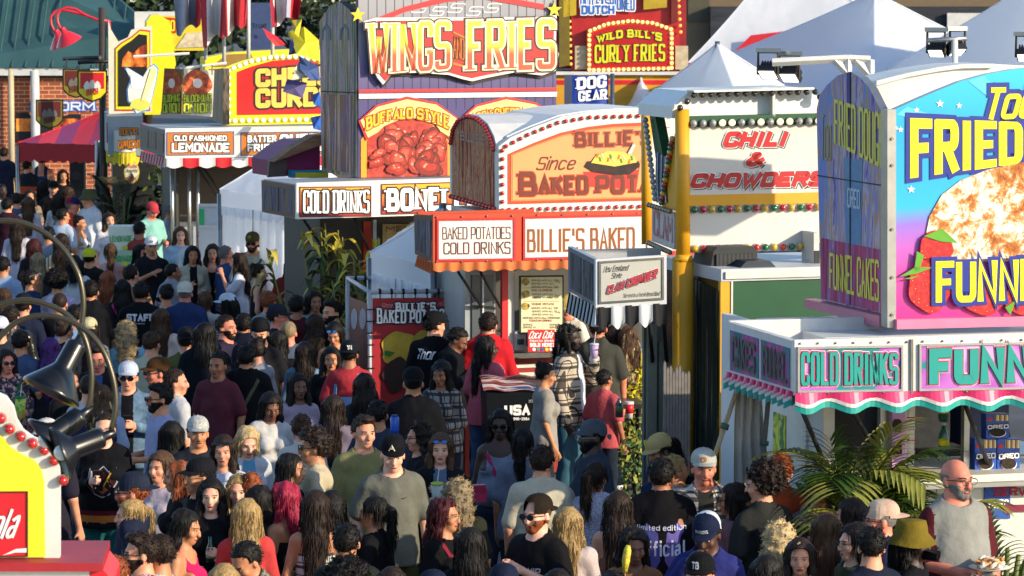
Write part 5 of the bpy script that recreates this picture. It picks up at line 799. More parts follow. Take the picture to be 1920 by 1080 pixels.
def goose(lb, pts, s, shade0, dirv, L_, r0, r1, inner=None):
    P_ = [PS(x, y, s) for x, y in pts]; P_ = [V((p.x, p.y, p.z)) for p in P_]; t = thing('gooseneck_lamp', lb, 'lamp', P_[0], 'black gooseneck lamps of the corner stand')
    sm = []; 
    for k in range(len(P_)-1):
        for i in range(4):
            u = i/4; a, b, c, d = P_[max(k-1, 0)], P_[k], P_[k+1], P_[min(k+2, len(P_)-1)]; sm.append(.5*((2*b)+(c-a)*u+(2*a-5*b+4*c-d)*u*u+(3*b-a-3*c+d)*u**3))
    sm.append(P_[-1]); mb = MB(); mb.tube(sm, .0125, 10, BRASS); mb.obj('gooseneck', t)
    c = PS(*shade0, s); ax = V(dirv).normalized(); mb = MB(); mb.lathe(c, [(.018, -.05), (.022, 0), (.042, .01), (.046, .02), (.048, .13), (.06, .15), (r1*.98, L_), (r1, L_+.012), (r1*.99, L_+.014), (r1*.93, L_+.006), (.055, .16), (.01, .15)], LB, 28, ax, False); o = mb.obj('lamp_shade', t); mb = MB(); mb.lathe(c, [(.06, .165), (r1*.955, L_)], M('b8aca0', .5), 28, ax, False); mb.obj('shade_lining', t); mb = MB(); mb.ball(c+ax*(.2), .035, BULB, 12, 8); mb.obj('bulb', t); return t
goose('black gooseneck lamp with the highest arc, its shade tipped down to the left', [(-60, 432), (0, 414), (60, 424), (112, 460), (145, 510), (156, 560), (154, 600), (149, 632)], 420, (147, 640), (-.42, -.25, -.8), .25, .05, .14)
goose('black gooseneck lamp with the lowest arc, its shade behind another by the red bulbs', [(-60, 600), (0, 572), (55, 563), (115, 583), (155, 625), (171, 690), (169, 750), (160, 772)], 425, (156, 776), (-.75, -.2, -.52), .20, .05, .12)
goose('black gooseneck lamp nearest the hockey jersey, its shade facing the red bulbs', [(-40, 690), (0, 632), (40, 600), (95, 592), (150, 612), (190, 652), (212, 710), (217, 765), (208, 806)], 430, (196, 818), (-.85, -.28, -.30), .20, .05, .12)
# ---- pipe framed vinyl banner
PVb, PVs = frame(693, 190, 10); T = thing('banner_booth', 'pipe framed red vinyl banner with baked potato picture and white lettering', 'banner', PVb.at(.5, 0, -.5)); PIPE = M('a8aab0', .4, .1)
u0, zt = PVb.uz(693, 548); u1 = PVb.uz(866, 546)[0]
def pip(a, b): mb = MB(); mb.tube([a, b], .022, 8, PIPE); mb.obj('frame_pipe', T)
pip(PVb.at(u0, 0), PVb.at(u0, zt)); pip(PVb.at(u0, zt), PVb.at(u1, zt)); pip(PVb.at(u1, 0), PVb.at(u1, zt)); sA = PVs.p(652, 540); pip(PVb.at(u0, zt), V((sA.x, sA.y, zt))); pip(V((sA.x, sA.y, 0)), V((sA.x, sA.y, zt))); pip(V((sA.x, sA.y, zt)), V((sA.x, sA.y, zt))+PVb.u*(u1-u0))
mb = MB(); rows = [[PVb.p(698+158*i/14, y-1.5*i/14)+PVb.n*(.012+.006*math.sin(i*.9+y*.02)) for i in range(15)] for y in (870, 760, 660, 559)]; mb.grid(rows, M('a0242c', .45, .06, 2)); vb = mb.obj('vinyl', T)
mb = MB(); NV = M('141a30'); px_text(mb, PVb, "BILLIE'S", (741, 567, 583, 816, 566, 582), [(2.2, NV), (0, WH)], .03, weight=.26, slab=2.1); px_text(mb, PVb, 'BAKED POTATOES', (706, 577, 606, 854, 575, 604), [(2.6, NV), (0, WH)], .03, weight=.25, slab=2.0, vscale=lambda t: .78+.22*(2*t-1)**2); px_text(mb, PVb, 'Since', (715, 568, 576, 736, 568, 576), [(0, M('c89098'))], .03, weight=.12, slant=.4); px_text(mb, PVb, '1976', (820, 566, 573, 838, 566, 573), [(0, M('c89098'))], .03, weight=.12, slant=.4); mb.obj('lettering', vb)
mb = blob(PVb, 752, 655, 38, 34, .028, M('b89c30', .5, .3, 9), 30, .006, .09, 2); o = mb.obj('potato_picture', vb); mb = blob(PVb, 795, 650, 26, 30, .035, M('a8902c', .5, .3, 9), 26, .004, .08, 1); mb.obj('cheese_picture', vb); mb = blob(PVb, 744, 702, 26, 32, .036, M('2a1810', .6, .4, 12), 24, .004, .12, 5); mb.obj('skin_picture', vb)
mb = MB(); px_panel(mb, PVb, [(717, 664), (730, 668), (740, 660), (722, 656)], .04, .044, M('2a6a20')); mb.obj('leaf_picture', vb)
mb = MB(); px_panel(mb, PVs, [(656, 860), (690, 880), (690, 570), (656, 556)], .0, .006, M('8a4a38', .5, .3, 5)); sv = mb.obj('side_vinyl', T); 
for x in (661, 677): mb = blob(PVs, x+5, 598, 6, 20, .008, M('b0a8b0', .5, .2), 16, .004, 0); mb.obj('print', sv)
for k in range(7): mb = MB(); a = PVb.p(712+k*22, 546.5); mb.lathe(a, [(.028, -.012), (.030, 0), (.028, .012)], DARK, 8, PVb.u); mb.tube([a+PVb.n*.03, a+PVb.n*.028-V((0, 0, .07))], .006, 4, DARK); mb.obj('bungee_tie', T)
for k in range(8): mb = MB(); a = PVb.p(692, 580+k*22); mb.tube([a+PVb.n*.028-PVb.u*.03, a+PVb.n*.03+PVb.u*.05], .006, 4, DARK); mb.obj('bungee_tie', T)
for k in range(8): mb = MB(); a = V((sA.x, sA.y, zt))+PVb.u*(.08+k*.1); mb.lathe(a, [(.030, -.012), (.034, 0), (.030, .012)], DARK, 8, PVb.u); mb.obj('bungee_tie', T)
# ---- plants
def blade(mb, p, d, L_, w_, droop, m, n=6, twist=0):
    d = V(d).normalized(); s = d.cross(V((0, 0, 1))); s = s.normalized() if s.length > .05 else V((1, 0, 0)); rows = []
    for k in range(n+1):
        t = k/n; q = V(p)+d*L_*t+V((0, 0, -droop*L_*t*t)); ww = w_*(math.sin(math.pi*min(.98, .12+.88*t)))**.8*.5; rows.append([q-s*ww, q+V((0, 0, -ww*.35)), q+s*ww])
    mb.grid(rows, m)
PG_ = [Mnoise('palm_a', [(.3, '2e4216'), (.7, '5a7426')], (3, 3, 9), .45), Mnoise('palm_b', [(.3, '203410'), (.7, '3e5a1c')], (3, 3, 9), .45), M('8a8a3c', .5, .35, 5)]
def palm(lb, base, h, n, L_, seed, spread=1.0, PG_=PG_):
    g = np.random.default_rng(seed); t = thing('potted_palm', lb, 'plant', base); mb = MB(); mb.lathe(base, [(.16, 0), (.22, .35), (.23, .38)], M('2a2420', .7), 16); mb.obj('pot', t)
    mb = MB()
    for k in range(5): a = k*1.3; mb.tube([base+V((.06*math.cos(a), .06*math.sin(a), .3)), base+V((.1*math.cos(a), .1*math.sin(a), h*.55)), base+V((.16*math.cos(a), .16*math.sin(a), h*.8))], [.03, .025, .015], 6, M('5a6a30', .6))
    mb.obj('stem', t)
    for k in range(n):
        mb = MB(); a = g.uniform(0, 6.28); el = g.uniform(.3, 1.35); d = V((math.cos(a)*math.cos(el)*spread, math.sin(a)*math.cos(el)*.8, math.sin(el))).normalized(); p0 = base+V((.1*math.cos(a), .1*math.sin(a), h*g.uniform(.45, .8))); LL = L_*g.uniform(.75, 1.15); pts = [p0+d*LL*u+V((0, 0, -.55*LL*u*u*math.cos(el))) for u in np.linspace(0, 1, 9)]
        mb.tube(pts, [.009*(1-u*.8) for u in np.linspace(0, 1, 9)], 5, PG_[0]); m = PG_[int(g.integers(3))] if el < .9 else PG_[2 if g.random() < .6 else 0]
        for i in range(1, 13):
            u = i/13; j = int(u*8); q = pts[j].lerp(pts[j+1], u*8-j); f = (pts[j+1]-pts[j]).normalized(); s = f.cross(V((0, 0, 1))).normalized()
            for sg in (-1, 1): blade(mb, q, f*.75+s*sg*.75+V((0, 0, .25)), LL*(.58-.22*abs(u-.35)), .034, .45, m, 5)
        mb.obj('frond', t)
    return t
b = PXH(1592, 280, 0); palm('bushy potted palm with arching fronds in front of the funnel cake stand', b, 1.95, 36, .70, 3, .95)
b = PXH(1880, 274, 0); palm('drooping palm at the edge behind the man in the raglan shirt', b, 1.2, 17, .55, 8, 1.2)
b = PXH(1745, 274, 0); palm('low palm under the window of the funnel cake stand', b, 1.5, 16, .5, 5, .9)
b = PXH(228, 122, 0); t = palm('dark dried palm below the coffee awning', b, 1.9, 22, .75, 11, .6, [M('1e2a16', .7, .3), M('2a3420', .7, .3), M('4a4a2c', .7, .3)]); 
def cornstalk(lb, base, h, n, seed):
    g = np.random.default_rng(seed); t = thing('corn_stalk', lb, 'plant', base); cols = [M('b8a83c', .6, .2), M('3c4a20', .6, .2), M('2c3a1c', .6), M('7a7a34', .6)]
    for k in range(n):
        mb = MB(); x, y = g.normal(0, .15, 2); p = base+V((x, y, 0)); top = p+V((x*1.3, y, h*g.uniform(.85, 1.05))); mb.tube([p, top], [.018, .008], 5, cols[3]); mb.obj('stalk', t); mb = MB()
        for i in range(15): u = .3+.7*i/15; a = g.uniform(0, 6.28); q = p.lerp(top, u); blade(mb, q, (math.cos(a)*.6, math.sin(a)*.6, .9), .46*g.uniform(.7, 1.25), .085, 1.0, cols[0 if u > .86 else int(g.integers(1, 4))], 6)
        mb.obj('corn_leaf', t)
cornstalk('tall bundle of corn stalks with yellow tops under the cold drinks sign', PXH(650, 171, 0), 2.1, 11, 4)
cornstalk('shorter green corn stalks beside the yellow topped bundle', PXH(684, 173, 0), 1.75, 8, 6)
def flowerbush(lb, base, h, r, cols, leaf, seed, name='flower_bush', n=500, size=.07):
    g = np.random.default_rng(seed); t = thing(name, lb, 'plant', base); mb = MB(); mb.tube([base, base+V((0, 0, h*.5))], .03, 5, M('3a3020')); mb.obj('stem', t); mb = MB(); mf = MB()
    for _ in range(n):
        d = V(g.normal(size=3)).normalized()*g.random()**.35; p = base+V((d.x*r, d.y*r*.7, h*.6+d.z*h*.42)); a = V(g.normal(size=3)).normalized(); bb = a.orthogonal().normalized(); s = size*g.uniform(.6, 1.3); q = mf if g.random() < .4 else mb; m = cols[int(g.integers(len(cols)))] if q is mf else leaf[int(g.integers(len(leaf)))]
        q.face([p-a*s, p+bb*s*.6, p+a*s, p-bb*s*.6], m)
    mb.obj('foliage', t); mf.obj('flowers' if False else 'blossom', t)
LG = [M('2c3a18', .7), M('3c4a20', .7)]
flowerbush('bush of orange flowers beside the corn stalks', PXH(630, 172, 0), 1.35, .38, [M('c0562c', .7), M('a84424', .7)], LG, 1)
flowerbush('bush with pink and red flowers behind the bearded man in red', PXH(588, 166, 0), 1.3, .3, [M('a03050', .7), M('c04040', .7), M('c8b040', .7)], LG, 2)
flowerbush('yellow flowers hanging by the lemonade stand fringe', PXH(302, 124, 0), 2.25, .28, [M('d8c028', .6)], [M('6a7a28', .7), M('4a5a20', .7)], 3, n=160, size=.06)
for i, (px, lb) in enumerate(((1110, 'yellow green hedge clump beside the man in plaid'), (1152, 'yellow green hedge clump between the plaid shirt and yellow shirt'), (1190, 'yellow green hedge clump against the chowder stand'))): flowerbush(lb, PXH(px, 197, 0), 1.25, .24, [M('a8922c', .7), M('8a7a24', .7)], [M('5a5a20', .7), M('3a4418', .7)], 20+i, 'hedge_plant', 900, .035)
flowerbush('small green flowering plant on the ground by the table', PXH(1193, 220, 0), 1.15, .16, [M('8a8a30', .7)], [M('3a5a28', .7)], 31, 'flower_bush', 350, .03)
# ---- bin with lettering
PT = Plane(PXH(912, 207, 0), (math.cos(R(6)), math.sin(R(6)), 0)); u1 = PT.uz(1034, 780)[0]; T = thing('recycling_bin', 'large black recycling bin with USA lettering and a shiny striped lid', 'bin', PT.at(u1/2, 0, -.3)); BIN = M('0e1216', .35, .15)
mb = MB(); zt = PT.uz(970, 735)[1]; a = [PT.at(.04, 0, 0), PT.at(u1-.04, 0, 0), PT.at(u1, zt, .03), PT.at(0, zt, .03)]; mb.prism(a, -PT.n*.6, BIN); bb = mb.obj('bin_body', T)
mb = MB(); rows = []
for i in range(9): t = i/8; rows.append([PT.at(-.03+(u1+.06)*j/14, zt+.02+.09*math.sin(math.pi*t*.9)+.01*math.sin(j), .06-.7*t) for j in range(15)])
mb.grid(rows, Mnoise('striped_lid', [(.4, '10141a'), (.47, 'a04038'), (.52, 'c8c0b8'), (.57, '24386a'), (.64, '10141a')], (1.2, 9, 9), .25, .2, 3)); mb.obj('lid', T)
mb = MB(); px_text(mb, PT, 'USA', (945, 759, 778, 993, 758, 777), [(0, WH)], .04, weight=.28); px_text(mb, PT, '-998-2984', (958, 782, 787, 992, 782, 787), [(0, WH)], .03, weight=.2); px_text(mb, PT, '37384', (990, 749, 754, 1003, 748, 753), [(0, M('a8a8a8'))], .04, weight=.16); mb.obj('lettering', bb)
# ---- table with cups
tp = PXH(1142, 202, 0); T = thing('picnic_table', 'dark table with cups beside the yellow green hedge', 'table', tp); mb = MB(); mb.cbox(tp+V((0, 0, .93)), .62, .5, .04, M('2a2c30', .3), .15); mb.obj('table_top', T)
for sx in (-1, 1):
    for sy in (-1, 1): mb = MB(); mb.tube([tp+V((sx*.27, sy*.2, 0)), tp+V((sx*.27, sy*.2, .91))], .02, 6, DARK); mb.obj('leg', T)
for px, py, m, lb, hh in ((1180, 784, M('c8c4bc', .5), 'white and red paper cup at the near end of the dark table', .15), (1161, 782, M('3a4450', .3), 'dark bottle standing on the table beside the paper cup', .17)):
    c = PH(px, py, .95); t = thing('paper_cup' if 'cup at' in lb else 'drink_bottle', lb, 'cup' if 'cup at' in lb else 'bottle', c); mb = MB(); mb.lathe(c, [(.03, 0), (.04, hh)] if 'cup at' in lb else [(.035, 0), (.035, hh*.7), (.015, hh*.9), (.014, hh)], m, 14); mb.obj('vessel', t); mb = MB(); mb.lathe(c, [(.0345, hh*.3), (.0395, hh*.85)] if 'cup at' in lb else [(.036, hh*.3), (.036, hh*.6)], RED if 'cup at' in lb else M('5a7a40'), 14); mb.obj('label_band', t)
# ---- small tents, fence panels, canopy
tent('small white tent with scalloped edge behind the man in the olive cap', (545, 268, 148), [(412, 356, 150), (560, 372, 156), (640, 340, 140), (520, 330, 136)], TENTW, None, [(0, 1), (3, 0)], group='small white tents')
tent('small white tent with ruffled edge beside the baked potato stand', (830, 388, 186), [(694, 474, 182), (812, 500, 190), (900, 440, 172), (770, 420, 168)], TENTW, None, [(0, 1), (3, 0)], group='small white tents')
RCAN = Mstripe('red_canopy', ['c02030', '96244c', 'd43040', '8a3060'], 3.2, 'X')
T = tent('red and purple striped canopy in front of the brick wall', (200, 206, 106), [(33, 268, 108), (212, 272, 110), (330, 250, 97), (150, 240, 96)], RCAN, M('a01c24', .7), None, name='canopy_tent')
PWt = Plane(PXH(380, 146, 0), (1, .08, 0)); t = thing('white_barrier', 'white panelled barrier wall behind the people near the lemonade stand', 'wall', V((*PWt.p(490, 500).to_2d(), 0))); mb = MB()
for x0, x1, y0 in ((372, 425, 384), (456, 518, 408), (519, 602, 411)): mb = MB(); q = [PWt.p(x0, y0), PWt.p(x1, y0)]; mb.prism([V((q[0].x, q[0].y, 0)), V((q[1].x, q[1].y, 0)), q[1], q[0]], -PWt.n*.06, M('bcc0c6', .5, .1, 3)); o = mb.obj('panel', t); mb = MB(); px_panel(mb, PWt, rect(x0, y0+38, x1, y0+43), .0, .03, WHITE2); px_panel(mb, PWt, rect(x0, y0-2, x1, y0+3), .0, .03, WHITE2); mb.obj('rail', o)
mb = MB(); px_panel(mb, PWt, rect(374, 392, 383, 426), .0, .02, M('2aa860')); mb.obj('green_notice', t)
mb = MB(); rows = [[PS(178+24*j/10+(3*math.sin(y*.05) if 0 < j < 10 else 0), y, 114+1.2*math.sin(j*1.4)) for j in range(11)] for y in (420, 380, 340, 300, 275, 264)]; mb.grid(rows, CANVAS); tag(mb.obj('white_curtain'), 'white cloth gathered on a pole at the edge of the red canopy', 'cloth')
mb = MB(); c = PXH(147, 96, 0); mb.cbox(c+V((0, 0, 1.0)), .28, .3, 2.0, BLACK); sp = mb.obj('speaker_tower'); tag(sp, 'narrow black speaker tower under the red canopy', 'speaker'); 
for k in range(5): mb = MB(); mb.lathe(c+V((0, -.151, .3+k*.36)), [(.11, 0), (.105, .01), (.03, -.02)], M('2c2a30'), 16, V((0, -1, 0))); mb.obj('speaker_cone', sp)
# lemonade display
PD = Plane(PXH(200, 140, 0), (math.cos(R(5)), math.sin(R(5)), 0)); GL1 = M('3a9a50', .5, .1)
for i, (x0, x1, y0, y1, lb, m) in enumerate(((203, 250, 425, 470, 'white and green carton topmost of the lemonade display', 'c8d0c0'), (200, 252, 470, 500, 'pale green printed carton in the middle of the lemonade display', '9ab898'), (197, 256, 500, 545, 'lemonade carton at the bottom of the display with green lettering', '88a8a0'))):
    pl = PD.off(.1*i); t = thing('lemonade_carton', lb, 'carton', pl.p((x0+x1)/2, y1), 'lemonade cartons'); mb = MB(); px_panel(mb, pl, rect(x0, y0, x1, y1), -.4, 0, M(m, .5, .1)); o = mb.obj('box', t); mb = MB(); px_text(mb, pl, 'LEMONADE', (x0+3, (y0+y1)/2-5, (y0+y1)/2+6, x1-3, (y0+y1)/2-6, (y0+y1)/2+5), [(0, GL1)], .006, weight=.26); mb.obj('lettering', o); mb = blob(pl, (x0+x1)/2+8, y1-6, 7, 4, .004, M('c8c040'), 14, .004, 0); mb.obj('lemon_picture', o)
mb = MB(); px_panel(mb, PD, rect(195, 545, 258, 660), -.5, .3, M('6a7478')); tag(mb.obj('display_stand'), 'grey stand under the lemonade cartons', 'stand')
# ---- flags and pennants over the lemonade stand
def flag(lb, x0, x1, ytop, ylow, s, cols, seed, pole=None):
    g = np.random.default_rng(seed); a = PS((x0+x1)/2, ylow, s); t = thing('flag', lb, 'flag', a, 'flags over the lemonade stand'); mb = MB(); n = 24
    ms = [M(c, .75, .1) for c in cols]
    def P_(j, i):
        u = j/n; v = i/10; x = x0+(x1-x0)*u*(1-.25*v)+(x1-x0)*.12*v; y = ytop+(ylow-ytop)*v*(1-.22*u+.06*math.sin(u*9)); q = PS(x, y, s); return q+V((0, .12*math.sin(u*11+seed)*(.3+v), 0))
    for j in range(n):
        for i in range(10): mb.face([P_(j, i+1), P_(j+1, i+1), P_(j+1, i), P_(j, i)], ms[int(j/n*len(ms)) % len(ms)], True)
    mb.obj('cloth', t)
    if pole: mb = MB(); mb.tube([PS(*pole[0], s), PS(*pole[1], s)], .028, 6, WHITE2); mb.obj('pole', t)
flag('grey and red flag drooping beside the yellow arch', 322, 385, -40, 66, 126, ['8a8c98', '9a9aa4', '7a7c88', 'b02030'], 1, ((387, -40), (386, 112)))
flag('red and white flag in the middle of the flag row', 372, 432, -40, 88, 127, ['b81c28', 'd0ccc8', 'd0ccc8', 'b81c28'], 2, ((420, -40), (420, 118)))
flag('red flag with a white stripe hanging to the flag pole', 414, 468, -40, 66, 128, ['b81c28', 'd4ccc4', 'b81c28', '981822', 'b81c28'], 3, ((466, -40), (466, 112)))
flag('white flag with a red edge beside the yellow pennants', 503, 570, -40, 48, 128, ['8a1c30', 'd4cec8', 'd0ccc4', '9a98a8', 'b81c28', 'a01c28'], 5, ((511, -40), (511, 103)))
def pennant(lb, pts, s, c):
    q = [PS(x, y, s+k*.25) for k, (x, y) in enumerate(pts)]; mb = MB(); ce = sum(q, V((0, 0, 0)))/len(q)+V((0, -.08, 0))
    for k in range(len(q)): a, b = q[k], q[(k+1) % len(q)]; mb.face([a, a.lerp(b, .5)+V((0, .03, 0)), ce], M(c, .7, .1)); mb.face([a.lerp(b, .5)+V((0, .03, 0)), b, ce], M(c, .7, .1))
    tag(mb.obj('pennant'), lb, 'pennant', 'pennants beside the planked sign')
for pts, c, lb in (([(540, 60), (570, 50), (598, 75), (600, 115), (556, 102)], 'c8bc20', 'large yellow pennant fluttering by the planked sign'), ([(547, 38), (566, 36), (560, 70), (552, 62)], 'c0a828', 'narrow yellow pennant above the big yellow one'), ([(545, 58), (566, 80), (556, 100), (541, 104)], '3a4a7a', 'small blue pennant under the narrow yellow one'), ([(560, 104), (598, 125), (600, 152), (582, 150), (563, 130)], '34487a', 'blue pennant across the cheese lettering'), ([(563, 112), (572, 140), (582, 145), (548, 150), (552, 130)], 'c4c4bc', 'white pennant across the cheese lettering'), ([(538, 148), (576, 155), (567, 184), (530, 172)], '4a4470', 'purple square pennant hanging lowest'), ([(584, 178), (600, 172), (602, 202), (588, 196)], '1c50a0', 'bright blue pennant tip beside the dark side panel'), ([(582, 220), (602, 216), (604, 246), (588, 242)], '1c50a0', 'lower bright blue pennant tip beside the dark side panel'), ([(492, 52), (522, 70), (536, 84), (516, 86), (500, 68)], 'c0242c', 'red bow shaped pennant behind the white pole')): pennant(lb, pts, 132, c)
mb = MB(); a = Plane(PXH(470, 96, 0), (1, 0, 0)); px_panel(mb, a, rect(468, 5, 515, 92), -.05, 0, M('3a4a70', .6, .2)); px_text(mb, a, 'True', (472, 44, 54, 500, 42, 52), [(0, M('1c2438'))], .004, weight=.16); px_text(mb, a, 'is', (476, 64, 72, 484, 64, 72), [(0, M('1c2438'))], .004, weight=.16); tag(mb.obj('blue_board'), 'faded blue board behind the flags', 'sign')
# ================================================================== PEOPLE
# ---- smooth solids on a grid, meshed as one continuous surface
def smin(a, b, k):
    h = np.maximum(k-np.abs(a-b), 0)/k; return np.minimum(a, b)-h*h*k*.25
class Field:
    def __init__(s, lo, hi, h):
        s.h = h; s.lo = np.array(lo, float); n = np.ceil((np.array(hi)-s.lo)/h).astype(int)+1; s.n = n
        s.ax = [s.lo[i]+h*np.arange(n[i]) for i in range(3)]; s.f = np.full(n, .25, np.float32)
    def sl(s, lo, hi):
        a = np.clip(np.floor((np.array(lo)-s.lo)/s.h).astype(int), 0, s.n); b = np.clip(np.ceil((np.array(hi)-s.lo)/s.h).astype(int)+1, 0, s.n)
        return tuple(slice(a[i], b[i]) for i in range(3))
    def pts(s, sl): return s.ax[0][sl[0]][:, None, None], s.ax[1][sl[1]][None, :, None], s.ax[2][sl[2]][None, None, :]
    def add(s, fn, lo, hi, k=.03, m=.06):
        sl = s.sl(np.array(lo)-m, np.array(hi)+m)
        if any(x.stop <= x.start for x in sl): return
        s.f[sl] = smin(s.f[sl], fn(*s.pts(sl)), k)
    def cap(s, a, b, ra, rb=None, sy=1, k=.03, infl=0):
        a = np.array(a, float); b = np.array(b, float); rb = ra if rb is None else rb; ra = ra+infl; rb = rb+infl
        def fn(x, y, z):
            d = (b-a)*np.array((1, 1/sy, 1)); L = max(d.dot(d), 1e-9); px, py, pz = x-a[0], (y-a[1])/sy, z-a[2]
            t = np.clip((px*d[0]+py*d[1]+pz*d[2])/L, 0, 1); return (np.sqrt((px-t*d[0])**2+(py-t*d[1])**2+(pz-t*d[2])**2)-(ra+(rb-ra)*t))*(.5+.5*min(sy, 1))
        r = max(ra, rb); s.add(fn, np.minimum(a, b)-r, np.maximum(a, b)+r, k)
    def ell(s, c, r, k=.03, infl=0):
        c = np.array(c, float); r = np.array(r, float)+infl
        s.add(lambda x, y, z: ell_sdf(x, y, z, c, r), c-r, c+r, k)
    def cut(s, fn, sub=None): s.f = np.maximum(s.f, fn(*s.pts((slice(None),)*3)))
    def noise(s, amp, fr, seed, st=(1, 1, 1)):
        x, y, z = s.pts((slice(None),)*3); s.f = s.f+amp*wob(x*st[0]*fr, y*st[1]*fr, z*st[2]*fr, seed)
    def mesh(s):
        f = s.f; ins = f < 0; n = s.n
        c = np.zeros(n-1, np.int8)
        for i in (0, 1):
            for j in (0, 1):
                for k in (0, 1): c += ins[i:n[0]-1+i, j:n[1]-1+j, k:n[2]-1+k]
        act = (c > 0) & (c < 8); idx = np.full(n-1, -1, np.int64); cells = np.argwhere(act); idx[act] = np.arange(len(cells))
        if not len(cells): return np.zeros((0, 3)), []
        acc = np.zeros((len(cells), 3)); cnt = np.zeros(len(cells)); I, J, K = cells.T
        cor = [(i, j, k) for i in (0, 1) for j in (0, 1) for k in (0, 1)]; val = {q: f[I+q[0], J+q[1], K+q[2]] for q in cor}
        for q in cor:
            for ax in range(3):
                if q[ax]: continue
                r = list(q); r[ax] = 1; r = tuple(r); a, b = val[q], val[r]; m = (a < 0) != (b < 0)
                t = np.where(m, a/np.where(m, a-b, 1), 0); p = np.zeros((len(cells), 3)); p += q; p[:, ax] += t
                acc += p*m[:, None]; cnt += m
        vs = s.lo+(cells+acc/np.maximum(cnt, 1)[:, None])*s.h; faces = []
        for ax in range(3):
            a, b = (ax+1) % 3, (ax+2) % 3; A = [slice(0, n[i]) for i in range(3)]; B = list(A); A[ax] = slice(0, n[ax]-1); B[ax] = slice(1, n[ax])
            u, v = ins[tuple(A)], ins[tuple(B)]; e = np.argwhere(u != v); e = e[(e[:, a] > 0) & (e[:, b] > 0) & (e[:, a] < n[a]-1) & (e[:, b] < n[b]-1)]
            if not len(e): continue
            fl = u[tuple(e.T)]; q = []
            for da, db in ((-1, -1), (0, -1), (0, 0), (-1, 0)):
                w = e.copy(); w[:, a] += da; w[:, b] += db; q.append(idx[tuple(w.T)])
            q = np.stack(q, 1); q[~fl] = q[~fl][:, ::-1]; faces.append(q[(q >= 0).all(1)])
        return vs, np.concatenate(faces)
def ell_sdf(x, y, z, c, r):
    a, b, d = (x-c[0])/r[0], (y-c[1])/r[1], (z-c[2])/r[2]; k0 = np.sqrt(a*a+b*b+d*d)+1e-9; k1 = np.sqrt((a/r[0])**2+(b/r[1])**2+(d/r[2])**2)+1e-9; return k0*(k0-1)/k1
def wob(x, y, z, seed):
    g = np.random.default_rng(seed); o = 0
    for _ in range(4):
        d = g.normal(size=3); d /= np.linalg.norm(d); e = g.normal(size=3); e /= np.linalg.norm(e); p = g.uniform(0, 6.28, 2)
        o = o+np.sin(d[0]*x+d[1]*y+d[2]*z+p[0])*np.sin(.63*(e[0]*x+e[1]*y+e[2]*z)+p[1])
    return o*.5
def np_mesh(name, vs, fs, mats, fm=None):
    me = bpy.data.meshes.new(name); vs = np.asarray(vs, np.float32); fs = np.asarray(fs, np.int32); me.vertices.add(len(vs)); me.vertices.foreach_set('co', vs.ravel())
    me.loops.add(fs.size); me.loops.foreach_set('vertex_index', fs.ravel()); me.polygons.add(len(fs)); me.polygons.foreach_set('loop_start', np.arange(len(fs))*4); me.polygons.foreach_set('loop_total', np.full(len(fs), 4))
    for m in mats: me.materials.append(m)
    if fm is not None: me.polygons.foreach_set('material_index', np.asarray(fm, np.int32))
    me.update(calc_edges=True); me.polygons.foreach_set('use_smooth', [True]*len(me.polygons)); return me
PIV = np.array((0, .015, 1.545))
def hrot(v, yaw, pit, inv=False):
    """turn points with the head about the neck"""
    a, b = R(yaw), R(pit); ca, sa, cb, sb = math.cos(a), math.sin(a), math.cos(b), math.sin(b)
    Rz = np.array(((ca, -sa, 0), (sa, ca, 0), (0, 0, 1))); Rx = np.array(((1, 0, 0), (0, cb, -sb), (0, sb, cb))); m = Rz@Rx
    return (np.asarray(v)-PIV)@(m if inv else m.T)+PIV
def head_sdf(x, y, z, w):
    j = .93 if w else 1
    d = ell_sdf(x, y, z, (0, .012, 1.665), (.076, .096, .089))
    d = smin(d, ell_sdf(x, y, z, (0, -.028, 1.605), (.058*j, .062, .083)), .03)
    d = smin(d, ell_sdf(x, y, z, (0, -.058, 1.545), (.030*j, .028, .022)), .03)
    d = smin(d, ell_sdf(x, y, z, (0, -.078, 1.654), (.052, .018, .012)), .02)
    for sx in (-1, 1):
        d = smin(d, ell_sdf(x, y, z, (sx*.042, -.062, 1.605), (.022, .022, .02)), .02)
        d = smin(d, ell_sdf(x, y, z, (sx*.079, .012, 1.622), (.010, .021, .031)), .012)
        e = ell_sdf(x, y, z, (sx*.031, -.1, 1.637), (.019, .017, .011)); d = np.maximum(d, -e*.9+.0*d)
    n = ell_sdf(x, y, z, (0, -.099, 1.615), (.0125, .019, .026)); n = smin(n, ell_sdf(x, y, z, (0, -.108, 1.599), (.018, .013, .011)), .01); d = smin(d, n, .012)
    d = smin(d, ell_sdf(x, y, z, (0, -.088, 1.5695), (.024, .009, .010)), .008); return d
def surf_y(xs, zs, w):
    ys = np.linspace(-.16, 0, 161); D = head_sdf(np.asarray(xs)[:, None], ys[None, :], np.asarray(zs)[:, None], w); return ys[np.argmax(D < 0, 1)]
POSE = {'down': ((.245, .03, 1.15), (.255, -.06, .90)), 'bent': ((.25, .03, 1.15), (.13, -.24, 1.13)), 'chest': ((.26, -.03, 1.16), (.03, -.19, 1.29)), 'face': ((.27, -.13, 1.22), (.07, -.22, 1.47)),
        'phone': ((.24, -.02, 1.15), (.10, -.29, 1.24)), 'up': ((.30, -.08, 1.62), (.26, -.14, 1.87)), 'hip': ((.33, .07, 1.18), (.20, -.02, 1.0)), 'cross': ((.25, -.04, 1.17), (-.06, -.17, 1.2)), 'out': ((.27, -.06, 1.17), (.30, -.28, 1.2)), 'back': ((.27, .1, 1.16), (.22, .02, .93))}
def skel(w, g):
    sh = .160 if w else .180
    return dict(sh=sh, w=w, g=g)
